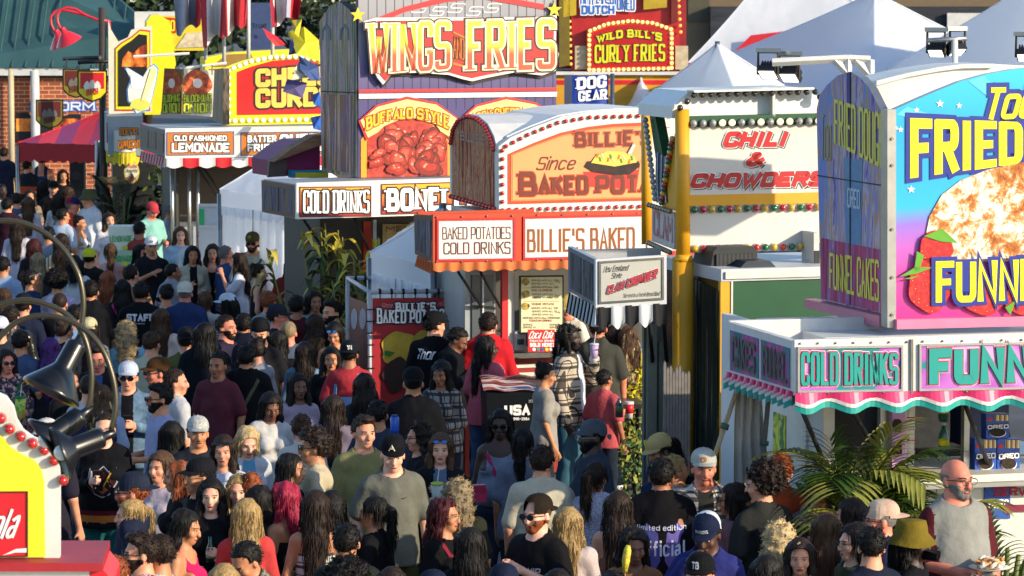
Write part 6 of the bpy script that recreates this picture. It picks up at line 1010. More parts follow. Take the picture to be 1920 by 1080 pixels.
def torso(F_, K, i=0, k=.05, arms=None):
    w, g = K['w'], K['g']; gy = g
    F_.ell((0, .012, .95), ((.175 if w else .16)*g, .118*gy, .13), k, i)
    F_.cap((0, .0, 1.0), (0, .0, 1.2), (.142 if w else .150)*g, (.125 if w else .148)*g, .74*(1+.35*(g-1)), k, i)
    F_.cap((0, .008, 1.22), (0, .012, 1.35), (.132 if w else .152)*(.5+.5*g), (.138 if w else .158)*(.6+.4*g), .70, k, i)
    if g > 1.12: F_.ell((0, -.05*g, 1.08), (.14*g, .12*g, .15), .05, i)
    if w:
        for sx in (-1, 1): F_.ell((sx*.072, -.082, 1.275), (.064*g, .058*g, .062), .03, i)
    sh = K['sh']; F_.cap((-sh+.045, .015, 1.412), (sh-.045, .015, 1.412), .058*(.6+.4*g), None, 1, k, i)
    F_.cap((0, .02, 1.40), (0, .012, 1.50), .075 if w else .085, .052 if w else .062, 1, .05, i)
def limbs(K, pose):
    out = []
    for sx, ps in ((-1, pose[0]), (1, pose[1])):
        e, wr = POSE[ps]; q = K['sh']/.188; out.append((sx, np.array((sx*K['sh']*.93, .012, 1.405)), np.array((sx*e[0]*q, e[1], e[2])), np.array((sx*wr[0]*q, wr[1], wr[2])), ps))
    return out
BODYC = {}
def body_mesh(K, pose, hy, hp, hsz):
    key = (K['w'], K['g'], pose, round(hy/12), round(hp/10), hsz)
    if key in BODYC: return BODYC[key]
    hy, hp = round(hy/12)*12, round(hp/10)*10; w, g = K['w'], K['g']; L = limbs(K, pose)
    ext = np.array([p for l in L for p in (l[2], l[3])]); lo = np.minimum(ext.min(0)-.2, (-.3, -.25, -.02)); hi = np.maximum(ext.max(0)+.2, (.3, .25, 1.80))
    Fd = Field(lo, hi, .0115 if hsz else .016); torso(Fd, K); af = (.85 if w else 1)*(.7+.3*g)
    for sx, s, e, wr, ps in L:
        Fd.cap(s, e, .050*af, .038*af, 1, .03); Fd.cap(e, wr, .040*af, .026*af, 1, .02)
        d = wr-e; d = d/np.linalg.norm(d); inw = np.array((-sx, -.2, 0.)); inw = inw-d*inw.dot(d); inw /= np.linalg.norm(inw)+1e-9; sd_ = np.cross(d, inw)*sx
        hold = ps in ('bent', 'face', 'phone', 'up', 'out'); kn = wr+d*.085
        for q in (-.022, 0, .022): Fd.cap(wr+sd_*q*.6+d*.01, kn+sd_*q, .019, .016, 1, .012)
        for fi, (q, ln) in enumerate(((-.033, .062), (-.011, .076), (.011, .082), (.033, .072))):
            c = .75 if hold else .25; a = kn+sd_*q; m1 = a+d*ln*.5+inw*ln*.25*c; m2 = m1+(d*(1-c)+inw*c)*ln*.5
            Fd.cap(a, m1, .0095, .009, 1, .005); Fd.cap(m1, m2, .009, .008, 1, .005)
        t0 = wr+d*.03+sd_*.026; t1 = t0+(sd_*.8+d*.55+inw*.35)*.038; Fd.cap(t0, t1, .0125, .0105, 1, .012); Fd.cap(t1, t1+(d*.8+inw*.5)*.03, .0105, .009, 1, .006)
    for sx in (-1, 1):
        Fd.cap((sx*.088, .01, .90), (sx*.10, -.005, .50), .088*g, .055, 1, .04); Fd.cap((sx*.10, -.005, .50), (sx*.105, .03, .09), .055, .038, 1, .03); Fd.ell((sx*.103, .022, .36), (.046, .052, .11), .03)
        Fd.cap((sx*.105, .03, .05), (sx*.12, -.13, .03), .04, .03, 1, .02)
    ctr = hrot(np.array((0, 0, 1.64)), hy, hp)
    def hf(x, y, z):
        P_ = np.stack(np.broadcast_arrays(x, y, z), -1); q = hrot(P_, hy, hp, True); return head_sdf(q[..., 0], q[..., 1], q[..., 2], w)
    Fd.cap((0, .02, 1.47), hrot(np.array((0, .012, 1.60)), hy, hp), .055 if w else .064, .052 if w else .060, 1, .03)
    Fd.add(hf, ctr-.14, ctr+.14, .015, .02)
    r = Fd.mesh(); BODYC[key] = (*r, hy, hp); return BODYC[key]
def face_bits(w, hy, hp, skin, lipm, browm, smile=False):
    mb = MB(); ey = bpy.data.materials.get('eye_white') or M('b8b0a8', .2, 0); iris = M('1c120c', .15, 0); H = lambda p: hrot(np.array(p), hy, hp)
    def strip(pts, wd, m, d=.0025):
        xs = [p[0] for p in pts]; zs = [p[1] for p in pts]; y0 = surf_y(xs, [z+wd for z in zs], w); y1 = surf_y(xs, [z-wd for z in zs], w)
        mb.grid([[H((x, y-d, z+wd)) for x, y, z in zip(xs, y0, zs)], [H((x, y-d, z-wd)) for x, y, z in zip(xs, y1, zs)]], m)
    for sx in (-1, 1):
        y = surf_y([sx*.031], [1.637], w)[0]; c = (sx*.031, y+.001, 1.637)
        rows = [[H((c[0]+.0125*math.sin(p)*math.cos(t), c[1]-.0055*math.sin(p)*abs(math.sin(t))*1.0-.001, c[2]+.0062*math.cos(p))) for t in np.linspace(math.pi, 2*math.pi, 9)] for p in np.linspace(.1, 3.04, 7)]; mb.grid(rows, ey)
        mb.ball(H((c[0]+.001, y-.0045, 1.637)), .0052, iris, 8, 5)
        strip([(sx*.031+x, 1.6445-abs(x)*.22) for x in np.linspace(-.015, .015, 6)], .0018, iris, .004)
        strip([(sx*.033+sx*x, 1.6585+.05*x-x*x*10) for x in np.linspace(-.018, .02, 6)], .0032 if not w else .0024, browm, .004)
    sm = 1 if smile else 0
    strip([(x, 1.573+x*x*8*sm) for x in np.linspace(-.024, .024, 9)], .0035, lipm); strip([(x, 1.5655+x*x*9*sm) for x in np.linspace(-.02, .02, 9)], .004, lipm)
    strip([(x, 1.5697+x*x*8*sm) for x in np.linspace(-.024, .024, 9)], .0011 if not smile else .002, iris if not smile else ey, .0038)
    return mb
TOPC = {}
def top_mesh(K, pose, kind):
    key = (K['w'], K['g'], pose, kind)
    if key in TOPC: return TOPC[key]
    i = {'tee': .016, 'tank': .007, 'long': .014, 'hood': .024, 'jacket': .024, 'dress': .010, 'tube': .006, 'loose': .028}[kind]; L = limbs(K, pose)
    ext = np.array([p for l in L for p in (l[2], l[3])]); lo = np.minimum(ext.min(0)-.1, (-.32, -.28, .70)); hi = np.maximum(ext.max(0)+.1, (.32, .28, 1.58))
    Fd = Field(lo, hi, .0135); torso(Fd, K, i); af = (.85 if K['w'] else 1)*(.7+.3*K['g'])
    g = K['g']
    if kind in ('tee', 'long', 'hood', 'jacket', 'loose'): Fd.cap((0, .008, .84), (0, .008, 1.05), (.196 if K['w'] else .186)*g, .164*g, .76*(1+.3*(g-1)), .05, i*.6)
    if kind in ('tee', 'loose'):
        for sx, s, e, wr, ps in L: Fd.cap(s, s+(e-s)*(.78 if kind == 'tee' else 1), .056*af, .062*af, 1, .035, i*.6)
    if kind in ('long', 'hood', 'jacket'):
        for sx, s, e, wr, ps in L: Fd.cap(s, e, .056*af, .050*af, 1, .03, i*.5); Fd.cap(e, e+(wr-e)*.96, .050*af, .036*af, 1, .02, i*.5)
    if kind == 'hood': Fd.cap((-.07, .095, 1.455), (.07, .095, 1.455), .05, None, 1, .03); Fd.cap((-.085, .04, 1.475), (-.05, -.06, 1.45), .028, None, 1, .03); Fd.cap((.085, .04, 1.475), (.05, -.06, 1.45), .028, None, 1, .03)
    if kind == 'jacket':
        for sx in (-1, 1): Fd.cap((sx*.075, .02, 1.485), (sx*.05, -.07, 1.42), .02, None, 1, .02)
        Fd.cap((-.06, .055, 1.49), (.06, .055, 1.49), .022, None, 1, .02)
    sd_ = hash(str(key)) % 1000 if False else sum(map(ord, str(key))) % 997
    Fd.noise(.010 if kind not in ('tank', 'tube', 'dress') else .003, 22, sd_, (1, 1, .75)); Fd.noise(.005 if kind not in ('tank', 'tube') else .002, 52, sd_+1, (1, 1, .55))
    hem = {'tee': .84, 'tank': .97, 'long': .86, 'hood': .86, 'jacket': .84, 'dress': .72, 'tube': 1.0, 'loose': .84}[kind]
    Fd.cut(lambda x, y, z: hem-z+0*x+0*y)
    ns = {'tee': ((0, -.02, 1.545), .088), 'tank': ((0, -.08, 1.50), .125), 'long': ((0, -.02, 1.545), .086), 'hood': ((0, -.05, 1.56), .10), 'jacket': ((0, -.04, 1.56), .086), 'dress': ((0, -.08, 1.5), .125), 'tube': ((0, 0, 1.6), .3), 'loose': ((0, -.02, 1.55), .095)}[kind]
    c, r = ns; Fd.cut(lambda x, y, z: r-np.sqrt((x-c[0])**2+(y-c[1])**2+(z-c[2])**2))
    if kind in ('tank', 'dress'):
        Fd.cut(lambda x, y, z: np.minimum(z-1.27, np.abs(x)-(.108 if K['w'] else .125))+0*y); Fd.cut(lambda x, y, z: np.minimum(np.minimum(z-1.34, y-.03), .055-np.abs(x)))
    TOPC[key] = Fd.mesh(); return TOPC[key]
PANTC = {}
def pant_mesh(K, kind):
    key = (K['w'], K['g'], kind)
    if key in PANTC: return PANTC[key]
    g = K['g']; i = .012 if kind != 'legging' else .005; Fd = Field((-.34, -.28, .0), (.34, .28, 1.08), .0145)
    Fd.ell((0, .012, .95), ((.175 if K['w'] else .16)*g, .118*g, .13), .05, i); Fd.cap((0, 0, 1.0), (0, 0, 1.1), (.142 if K['w'] else .15)*g, None, .74*(1+.35*(g-1)), .05, i)
    for sx in (-1, 1):
        Fd.cap((sx*.088, .01, .90), (sx*.10, -.005, .50), .088*g, .062, 1, .04, i+(.018 if kind == 'shorts' else 0)); Fd.cap((sx*.10, -.005, .50), (sx*.107, .03, .09), .064, .054 if kind != 'legging' else .04, 1, .03, i); Fd.ell((sx*.103, .022, .36), (.05, .056, .12), .03, i)
    if kind == 'skirt': Fd.cap((0, .01, .98), (0, .01, .66), .165*g, .21, .8, .03)
    Fd.noise(.006, 30, 5); Fd.cut(lambda x, y, z: z-1.03+0*x+0*y)
    lo = {'shorts': .53, 'skirt': .62}.get(kind, .055); Fd.cut(lambda x, y, z: lo-z+0*x+0*y)
    PANTC[key] = Fd.mesh(); return PANTC[key]
HAIRC = {}
def hair_mesh(kind, v, w):
    key = (kind, v, w)
    if key in HAIRC: return HAIRC[key]
    big = kind in ('long', 'wavy', 'pony', 'front', 'braids', 'mid', 'curly', 'dreads')
    Fd = Field((-.24, -.17, .95 if big else 1.48), (.24, .26, 1.86), .0098 if not big else .0108)
    t = {'buzz': .005, 'short': .011, 'side': .013, 'bald': .004, 'afro': .06, 'curlytop': .035, 'bun': .012, 'pony': .012}.get(kind, .018)
    if kind == 'afro': Fd.ell((0, .03, 1.70), (.13, .135, .125), .03)
    else: Fd.ell((0, .014, 1.668), (.076, .096, .089), .02, t)
    if kind in ('side', 'curlytop'): Fd.ell((.0, -.045, 1.745), (.066, .055, .026 if kind == 'side' else .04), .03)
    sx2 = v*.7
    if kind in ('long', 'wavy', 'front', 'braids', 'mid', 'curly', 'dreads'):
        zl = {'long': 1.16, 'wavy': 1.22, 'front': 1.2, 'braids': 1.16, 'mid': 1.44, 'curly': 1.3, 'dreads': 1.28}[kind]+v*.03; wd = .075 if kind not in ('curly', 'wavy') else .095
        Fd.cap((0, .055, 1.66), (0, .10, (1.66+zl)/2+.05), .088, wd+.012, .62, .04); Fd.cap((0, .10, (1.66+zl)/2+.05), (0, .125, zl), wd+.012, wd*.8, .5, .04)
        for sx in (-1, 1):
            f = -.045 if kind in ('front', 'wavy', 'dreads') and (sx > 0 or v % 2 == 0) else .01
            Fd.cap((sx*.072, .01, 1.68), (sx*.086, f*.6+.012, 1.54), .03, .03, 1, .03); Fd.cap((sx*.086, f*.6+.012, 1.54), (sx*.10, f*2.2, max(zl+.06, 1.24)), .032, .022, 1, .03)
    if kind == 'pony':
        Fd.cap((0, .10, 1.69), (0, .15, 1.66), .026, .034, 1, .02); Fd.cap((0, .15, 1.66), (.01, .155, 1.5), .036, .036, 1, .02); Fd.cap((.01, .155, 1.5), (0, .13, 1.33), .036, .016, 1, .02)
    if kind == 'bun': Fd.ell((0, .085, 1.735), (.046, .046, .042), .015)
    if kind == 'beanbun': Fd.ell((0, .1, 1.60), (.05, .05, .05), .015)
    rg = {'afro': (.018, 95, 1), 'curly': (.016, 75, .8), 'curlytop': (.013, 90, 1), 'wavy': (.011, 60, .35), 'buzz': (.001, 90, 1), 'bald': (.001, 90, 1), 'short': (.004, 110, .8), 'side': (.006, 70, 1), 'dreads': (.016, 95, .10), 'braids': (.010, 120, .12)}.get(kind, (.0050, 90, .10))
    Fd.noise(rg[0], rg[1], 3+v, (1, 1, rg[2])); Fd.noise(rg[0]*.5, rg[1]*1.9, 9+v, (1, 1, rg[2]))
    hl = 1.712 if kind not in ('buzz', 'short', 'bald') else 1.722
    fy = -.018 if not big else -.052
    if kind == 'bald': Fd.cut(lambda x, y, z: np.minimum(z-1.672+.9*np.maximum(y, 0)*0, .2)+0*x+0*y)
    Fd.cut(lambda x, y, z: -np.maximum(z-hl-.12*np.abs(x)*0+4*x*x, y-fy-.0*z+0*x))
    if big and kind != 'mid': Fd.cut(lambda x, y, z: -np.maximum(np.maximum(z-1.69+6*x*x, np.abs(x)-.058), y+.02))
    if not big or kind == 'pony':
        if kind == 'pony': Fd.cut(lambda x, y, z: np.minimum(1.575-z, .105-y)+0*x)
        else: Fd.cut(lambda x, y, z: (1.565 if kind != 'afro' else 1.585)-z+0*x+0*y)
        Fd.cut(lambda x, y, z: np.minimum(np.minimum(1.645-z, .028-y), .3)+0*x if kind != 'afro' else np.minimum(1.62-z, .0-y)+0*x)
    HAIRC[key] = tufts(*Fd.mesh(), kind, v); return HAIRC[key]
def tufts(vs, fs, kind, v):
    """loose strands and tufts that break up the outline of a head of hair"""
    g = np.random.default_rng(40+v+len(kind)); n = np.zeros_like(vs); fn = np.cross(vs[fs[:, 2]]-vs[fs[:, 0]], vs[fs[:, 3]]-vs[fs[:, 1]])
    for k in range(4): np.add.at(n, fs[:, k], fn)
    n /= np.linalg.norm(n, axis=1)[:, None]+1e-9; ok = np.where((vs[:, 1] > -.075) & (n[:, 1] > -.75) & (n[:, 2] > -.75))[0]
    long = kind in ('long', 'wavy', 'front', 'braids', 'mid', 'pony'); N = {'buzz': 0, 'bald': 0, 'short': 420, 'side': 420, 'afro': 900, 'curly': 800, 'curlytop': 500, 'bun': 250}.get(kind, 1000)
    if not N or not len(ok): return vs, fs
    i = g.choice(ok, N); p = vs[i]; d = n[i]*.55+g.normal(size=(N, 3))*.35; L = g.uniform(.6, 1.3, N)*.02; w = .0035
    if long: d = n[i]*.10+g.normal(size=(N, 3))*.06+np.array((0, .02, -1)); L = g.uniform(.5, 1.3, N)*.075; w = .0024
    if kind in ('short', 'side', 'bun'): d = d*.55+np.array((0, .35, -.35)); L *= .8
    if kind in ('curly', 'afro'): d = n[i]*.5+g.normal(size=(N, 3))*.7; L *= 1.1; w = .005
    d /= np.linalg.norm(d, axis=1)[:, None]; s = np.cross(d, g.normal(size=(N, 3))); s /= np.linalg.norm(s, axis=1)[:, None]+1e-9; L = L[:, None]; q = p+n[i]*.002; m = q+d*L*.55+n[i]*.004*(1 if long else 0)
    new = np.stack([q-s*w, q+s*w, m+s*w*.8, m-s*w*.8, q+d*L+s*w*.15, q+d*L-s*w*.15], 1).reshape(-1, 3); b = len(vs)+6*np.arange(N)[:, None]
    return np.concatenate([vs, new]), np.concatenate([fs, b+np.array([[0, 1, 2, 3]]), b+np.array([[3, 2, 4, 5]])])
BEARDC = {}
def beard_mesh(full):
    if full in BEARDC: return BEARDC[full]
    Fd = Field((-.10, -.15, 1.44), (.10, .05, 1.66), .0085); a = (slice(None),)*3; x, y, z = Fd.pts(a)
    d = head_sdf(x, y, z, False)-(.006 if full < 2 else .011); top = 1.588 if full else 1.60
    if full == 2: d = smin(d, ell_sdf(x, y, z, (0, -.06, 1.525), (.045, .04, .045)), .03)
    d = d+.003*wob(x*140, y*140, z*100, 4)
    d = np.maximum(d, z-1.615+0*x+0*y); d = np.maximum(d, np.minimum(z-1.585, .045-np.abs(x))+0*y); d = np.maximum(d, y-.012); d = np.maximum(d, -ell_sdf(x, y, z, (0, -.10, 1.5685), (.026, .03, .0095)))
    if full == 0: d = np.maximum(d, np.maximum(1.577-z, np.abs(x)-.032)+0*y)
    Fd.f = d.astype(np.float32); BEARDC[full] = Fd.mesh(); return BEARDC[full]
def cap_mb(mb, m1, m2, back, H, brimm):
    yw = math.pi if back else 0; c0 = np.array((0, .014, 1.668))
    def T(x, y, z):
        q = np.array((x*math.cos(yw)-y*math.sin(yw), x*math.sin(yw)+y*math.cos(yw), z)); return H(c0+q)
    rows = []; n = 24
    for k in range(7):
        p = math.pi/2*k/6.2; rr = math.cos(p); rows.append([T(.0905*rr**.8*math.cos(t), .112*rr**.8*math.sin(t), .026+.088*math.sin(p)) for t in [2*math.pi*i/n for i in range(n)]])
    base = [T(.0905*math.cos(t), .112*math.sin(t), .0+(-.012 if math.sin(t) > .2 else .012)) for t in [2*math.pi*i/n for i in range(n)]]
    for i in range(n):
        j = (i+1) % n; m = m2 if math.sin(2*math.pi*(i+.5)/n) > -.1 else m1
        if abs(math.cos(2*math.pi*(i+.5)/n)) < .42 and math.sin(2*math.pi*(i+.5)/n) > 0: st = 2
        else: st = 0
        if st == 0: mb.face([base[i], base[j], rows[0][j], rows[0][i]], m, True)
        for a in range(st, 6): mb.face([rows[a][i], rows[a][j], rows[a+1][j], rows[a+1][i]], m, True)
    mb.face(rows[-1], m1, True); mb.ball(T(0, 0, .113), .007, brimm, 6, 4)
    a, b = [], []
    for k in range(11):
        t = math.pi*(1.12+.76*k/10); x, y = .088*math.cos(t), .108*math.sin(t); s = math.sin(math.pi*k/10)**.7; a.append((x, y+.004, .014)); b.append((x*(1+.02*s), y-.072*s, .010-.35*x*x*10*.2-.008*s))
    for dz in (0, .005): mb.grid([[T(p[0], p[1], p[2]+dz) for p in a], [T((p[0]+q[0])/2, (p[1]+q[1])/2, (p[2]+q[2])/2+dz+.004-(p[0]**2)*.6) for p, q in zip(a, b)], [T(q[0], q[1], q[2]+dz-(q[0]**2)*1.6) for q in b]], brimm)
def hat_mb(kind, m1, m2, H):
    mb = MB(); c0 = np.array((0, .014, 1.668))
    if kind in ('cap', 'capb'): cap_mb(mb, m1, m2, kind == 'capb', H, m1)
    if kind in ('truck', 'truckb'): cap_mb(mb, m1, m2, kind == 'truckb', H, m1)
    if kind == 'bucket':
        pr = [(.155, -.055), (.10, .02), (.097, .06), (.088, .098), (.06, .106), (.001, .108)]
        mb.grid([[H(c0+np.array((r*.95*math.cos(t), r*1.1*math.sin(t), z+.02+(.008*math.sin(3*t) if k == 0 else 0)))) for t in [2*math.pi*i/28 for i in range(28)]] for k, (r, z) in enumerate(pr)], m1, True)
    if kind == 'beanie': mb.grid([[H(c0+np.array((.098*math.cos(p)**.7*math.cos(t), .118*math.cos(p)**.7*math.sin(t)+.012*math.sin(p), .0+.125*math.sin(p)+.012*(math.sin(t) < 0)))) for t in [2*math.pi*i/24 for i in range(24)]] for p in [math.pi/2*k/6.3 for k in range(7)]], m1, True, caps=True)
    return mb
def glasses_mb(kind, H, lens, fr):
    mb = MB(); up = kind.endswith('h'); dz, dy, tl = (0, 0, 0)
    for sx in (-1, 1):
        def P_(x, z, y=-.113): 
            return H((x, y, z)) if not up else H((x, y*.60-.028+(z-1.637)*.75, 1.715+(z-1.637)*.6))
        n = 14; ring = [(sx*.033+.026*math.cos(t)*(1+.05*math.cos(2*t)), 1.635+.020*math.sin(t)) for t in [2*math.pi*i/n for i in range(n)]]
        if lens: mb.face([P_(x, z) for x, z in ring], lens); mb.face([P_(x, z, -.110) for x, z in ring], lens)
        mb.tube([P_(x, z) for x, z in ring+ring[:1]], .0028 if kind[0] == 's' else .0017, 5, fr)
        if not up: mb.tube([P_(sx*.058, 1.642), P_(sx*.074, 1.644, -.09), P_(sx*.081, 1.640, 0.01)], .0026, 5, fr)
        else: mb.tube([P_(sx*.058, 1.642), H((sx*.085, -.02, 1.715)), H((sx*.088, .05, 1.69))], .0026, 5, fr)
    mb.tube([P_(-.008, 1.640), P_(.008, 1.640)], .0025, 5, fr); return mb
SKIN = {'f': 'dba58a', 'l': 'cc9072', 'r': 'c87b62', 't': 'b57c58', 'o': '9a6446', 'b': '6b4330', 'd': '482c20', 'k': '35211a'}
def Mskin(k):
    if 'skin_'+k in MATS: return MATS['skin_'+k]
    m, N, L, P = newmat('skin_'+k); c = lin(SKIN[k]); g = N.new('ShaderNodeTexCoord'); t = N.new('ShaderNodeTexNoise'); t.inputs['Scale'].default_value = 14; t.inputs['Detail'].default_value = 5; L.new(g.outputs['Object'], t.inputs['Vector'])
    r = ramp(N, [(.35, tuple(x*y for x, y in zip(c, (.9, .8, .78)))), (.65, tuple(min(1, x*1.1) for x in c))]); L.new(t.outputs[0], r.inputs[0]); L.new(r.outputs[0], P.inputs['Base Color']); P.inputs['Roughness'].default_value = .56
    P.inputs['Subsurface Weight'].default_value = .06; P.inputs['Subsurface Radius'].default_value = (.02, .008, .004); P.inputs['Subsurface Scale'].default_value = .5; MATS['skin_'+k] = m; return m
HAIRCOL = {'k': '120e0d', 'n': '241812', 'b': '3a271a', 'l': '6a4c30', 'y': '94794e', 'w': 'ae966c', 'g': '6e6a66', 'a': '7a3f22', 'p': '40205c', 'm': '8c1f38', 'r': '3a1014', 'c': '7a6a50', 'h': '4a3422'}
def Mhair(k):
    if 'hair_'+k in MATS: return MATS['hair_'+k]
    m, N, L, P = newmat('hair_'+k); c = lin(HAIRCOL[k]); g = N.new('ShaderNodeTexCoord'); mp = N.new('ShaderNodeMapping'); mp.inputs['Scale'].default_value = (70, 70, 5); L.new(g.outputs['Object'], mp.inputs['Vector'])
    t = N.new('ShaderNodeTexNoise'); t.inputs['Scale'].default_value = 1; t.inputs['Detail'].default_value = 4; t.inputs['Distortion'].default_value = .6; L.new(mp.outputs[0], t.inputs['Vector'])
    r = ramp(N, [(.3, tuple(x*.62 for x in c)), (.5, c), (.75, tuple(min(1, x*1.4+.004) for x in c))]); L.new(t.outputs[0], r.inputs[0]); L.new(r.outputs[0], P.inputs['Base Color']); P.inputs['Roughness'].default_value = .62; P.inputs['Specular IOR Level'].default_value = .22
    b = N.new('ShaderNodeBump'); b.inputs['Strength'].default_value = .7; b.inputs['Distance'].default_value = .006; L.new(t.outputs[0], b.inputs['Height']); L.new(b.outputs[0], P.inputs['Normal']); MATS['hair_'+k] = m; return m
def Mcloth(c, bump=.35):
    if not isinstance(c, str): return c
    if c in PAT: return PAT[c]
    key = 'cloth_'+c
    if key in MATS: return MATS[key]
    m = M(c, .85, .18, 9, .55, 14, spec=.12).copy(); MATS[key] = m; return m
PAT = {}
def link(name, parent, me, mats):
    o = bpy.data.objects.new(name, me); COL.objects.link(o); o.parent = parent; return o
def bvh_of(vs, fs):
    from mathutils.bvhtree import BVHTree
    return BVHTree.FromPolygons([V(p) for p in vs.tolist()] if hasattr(vs, 'tolist') else vs, [tuple(f) for f in np.asarray(fs).tolist()])
PEOPLE = []; PS_ = .93
def person(px, py, h, yaw, look, hair, top, pants='jeans:26344a', label='', hy=0, hp=0, arms='down down', hat=None, eye=None, beard=None, g=1.0, print_=None, inner=None, face=None, depth=None, smile=False, hc=None, zones=None, strap=None, lean=0):
    """px, py: top of the head in the photograph; look = sex + skin tone, e.g. 'ml'; yaw 0 faces the viewer, 90 faces the picture's right"""
    w = look[0] == 'w'; sk = look[1]; K = skel(w, g); h = h*PS_; k = h/1.77; pos = PH(px, py, h)
    if depth: pos = PXH(px, depth, 0)
    root = thing('person', label, 'person', (pos.x, pos.y, 0)); root.rotation_euler = (0, 0, R(yaw)); root.scale = (k, k, k)
    pose = tuple(arms.split()); near = (pos-CAMP).length < 40; vs, fs, hy, hp = body_mesh(K, pose, hy, hp, near)
    fac = (yaw+hy+180) % 360-180; H = lambda p: hrot(np.array(p), hy, hp)
    skin = Mskin(sk); me = np_mesh('body', vs, fs, [skin])
    if abs(fac) < 125:
        lip = M({'f': 'b0605a', 'l': 'a55850', 'r': 'a04a42', 't': '8a4a40', 'o': '6e3a30', 'b': '4a2420', 'd': '38201c', 'k': '301a18'}[sk], .4, 0)
        if w and sk in 'flt': lip = M('9c3f42', .35, 0)
        bb = face_bits(w, hy, hp, skin, lip, M('1a110c' if hair.split(':')[-1] not in 'yw' else '5a4326', .8, 0), smile)
        nv = len(vs); bm = bmesh.new(); bm.from_mesh(me); tmp = bpy.data.meshes.new('t'); tmp.from_pydata(bb.v, [], bb.f); tmp.polygons.foreach_set('material_index', [x+1 for x in bb.fm]); tmp.polygons.foreach_set('use_smooth', [True]*len(bb.f)); bm.from_mesh(tmp); bm.to_mesh(me); bm.free(); bpy.data.meshes.remove(tmp)
        for x in bb.mats: me.materials.append(x)
    link('body', root, me, [skin])
    tk, tc = top.split(':'); tv, tf = top_mesh(K, pose, tk); tm = Mcloth(tc); mats = [tm]; fmi = None; cen = tv[tf].mean(1)
    if inner: mats.append(Mcloth(inner)); fmi = ((np.abs(cen[:, 0]) < .030+.055*(1.45-cen[:, 2])*.4+.02) & (cen[:, 1] < -.03) & (cen[:, 2] > .8)).astype(int)
    if zones:
        fmi = np.zeros(len(tf), int) if fmi is None else fmi
        for (z0, z1, c) in zones: mats.append(Mcloth(c)); fmi[(cen[:, 2] > z0) & (cen[:, 2] < z1) & (np.abs(cen[:, 0]) < .26)] = len(mats)-1
        for zz in zones:
            pass
    if tc == 'raglan': mats = [Mcloth('83837d'), Mcloth('4d1a20')]; fmi = (np.abs(cen[:, 0]) > .132*g).astype(int)
    link({'tee': 'tee_shirt', 'tank': 'tank_top', 'long': 'long_sleeved_top', 'hood': 'hoodie', 'jacket': 'jacket', 'dress': 'dress', 'tube': 'bandeau_top', 'loose': 'shirt'}[tk], root, np_mesh('top', tv, tf, mats, fmi), mats)
    pk, pc = pants.split(':'); pv, pf = pant_mesh(K, pk); link({'shorts': 'shorts', 'skirt': 'skirt', 'legging': 'leggings'}.get(pk, 'jeans' if pk == 'jeans' else 'trousers'), root, np_mesh('pants', pv, pf, [Mcloth(pc)]), 0)
    for sx in (-1, 1): shoe = link('shoe', root, SHOE[sx], 0)
    hk = hair.split(':')
    if hk[0] != 'none':
        kind, col = hk[0], hk[1]; v = int(hk[2]) if len(hk) > 2 else 0; hv, hf = hair_mesh(kind, v, w); hv2 = hrot(hv, hy, hp)
        if hat: hv2 = hrot(np.where((hv[:, 2:3] > 1.69), PIV+(hv-PIV)*.93, hv), hy, hp)
        mats = [Mhair(col)]; fmi = None
        if len(hk) > 3: mats.append(Mhair(hk[3])); c2 = hv[hf].mean(1); fmi = (wob(c2[:, 0]*90, c2[:, 1]*90, c2[:, 2]*9, 2) + (1.5-c2[:, 2])*2 > .35).astype(int)
        link('hair', root, np_mesh('hair', hv2, hf, mats, fmi), 0)
    if beard is not None:
        full, col = int(beard[0]), beard[1]; bv, bf = beard_mesh(full); link('moustache' if full == 0 else 'beard', root, np_mesh('beard', hrot(bv, hy, hp), bf, [Mhair(col)]), 0)
    if hat:
        hh = hat.split(':'); m1 = Mcloth(hh[1]); m2 = Mcloth(hh[2]) if len(hh) > 2 and hh[2] else m1; mb = hat_mb(hh[0], m1, m2, H); o = mb.obj({'bucket': 'bucket_hat', 'beanie': 'beanie'}.get(hh[0], 'cap'), None); o.location = (0, 0, 0)
        a = np.array(mb.v); o.data.clear_geometry(); o.data.from_pydata([tuple(x) for x in a], [], mb.f); o.data.polygons.foreach_set('material_index', mb.fm); o.data.polygons.foreach_set('use_smooth', mb.sm); o.parent = root
        if len(hh) > 3:       # an emblem or words on the crown
            mb = MB(); q0 = -1
            def f(u, z, l, s=(-1 if hh[0].endswith('b') else 1)):
                t = -math.pi/2*s+(u-.045)*s/.10; zz = .028+z; r = 1.0 if zz < .07 else .95; return V(H(np.array((0, .014, 1.668))+np.array((.0935*r*math.cos(t), .1165*r*math.sin(t), zz))))
            cc = Mcloth(hh[4] if len(hh) > 4 else 'e8e4da'); L_ = len(hh[3]); text_to(mb, hh[3], f, .042 if L_ < 4 else .022, .09 if L_ > 3 else .05, [(0, cc, .001)], weight=.2)
            local(mb, 'cap_emblem', root)
    if eye:
        ee = eye.split(':'); kind = ee[0]; lens = {'s': GLASSD, 'g': None, 'b': M('2a62b0', .05, 0, spec=.9, coat=1)}[kind[0]]; local(glasses_mb(kind, H, lens, M(ee[1], .3, 0) if len(ee) > 1 else BLACK), 'sunglasses' if kind[0] != 'g' else 'glasses', root)
    if face == 'mask':
        bv, bf = beard_mesh(1); Fm = np.array(bv)*1; mb = MB(); xs = np.linspace(-.062, .062, 9)
        rows = []
        for z in (1.605, 1.585, 1.56, 1.538): ys = surf_y(xs*(.95 if z > 1.55 else .7), [z]*9, w); rows.append([H((x*(.95 if z > 1.55 else .7), min(y, -.03)-.009, z)) for x, y in zip(xs, ys)])
        mb.grid(rows, Mcloth('15161a')); local(mb, 'face_mask', root)
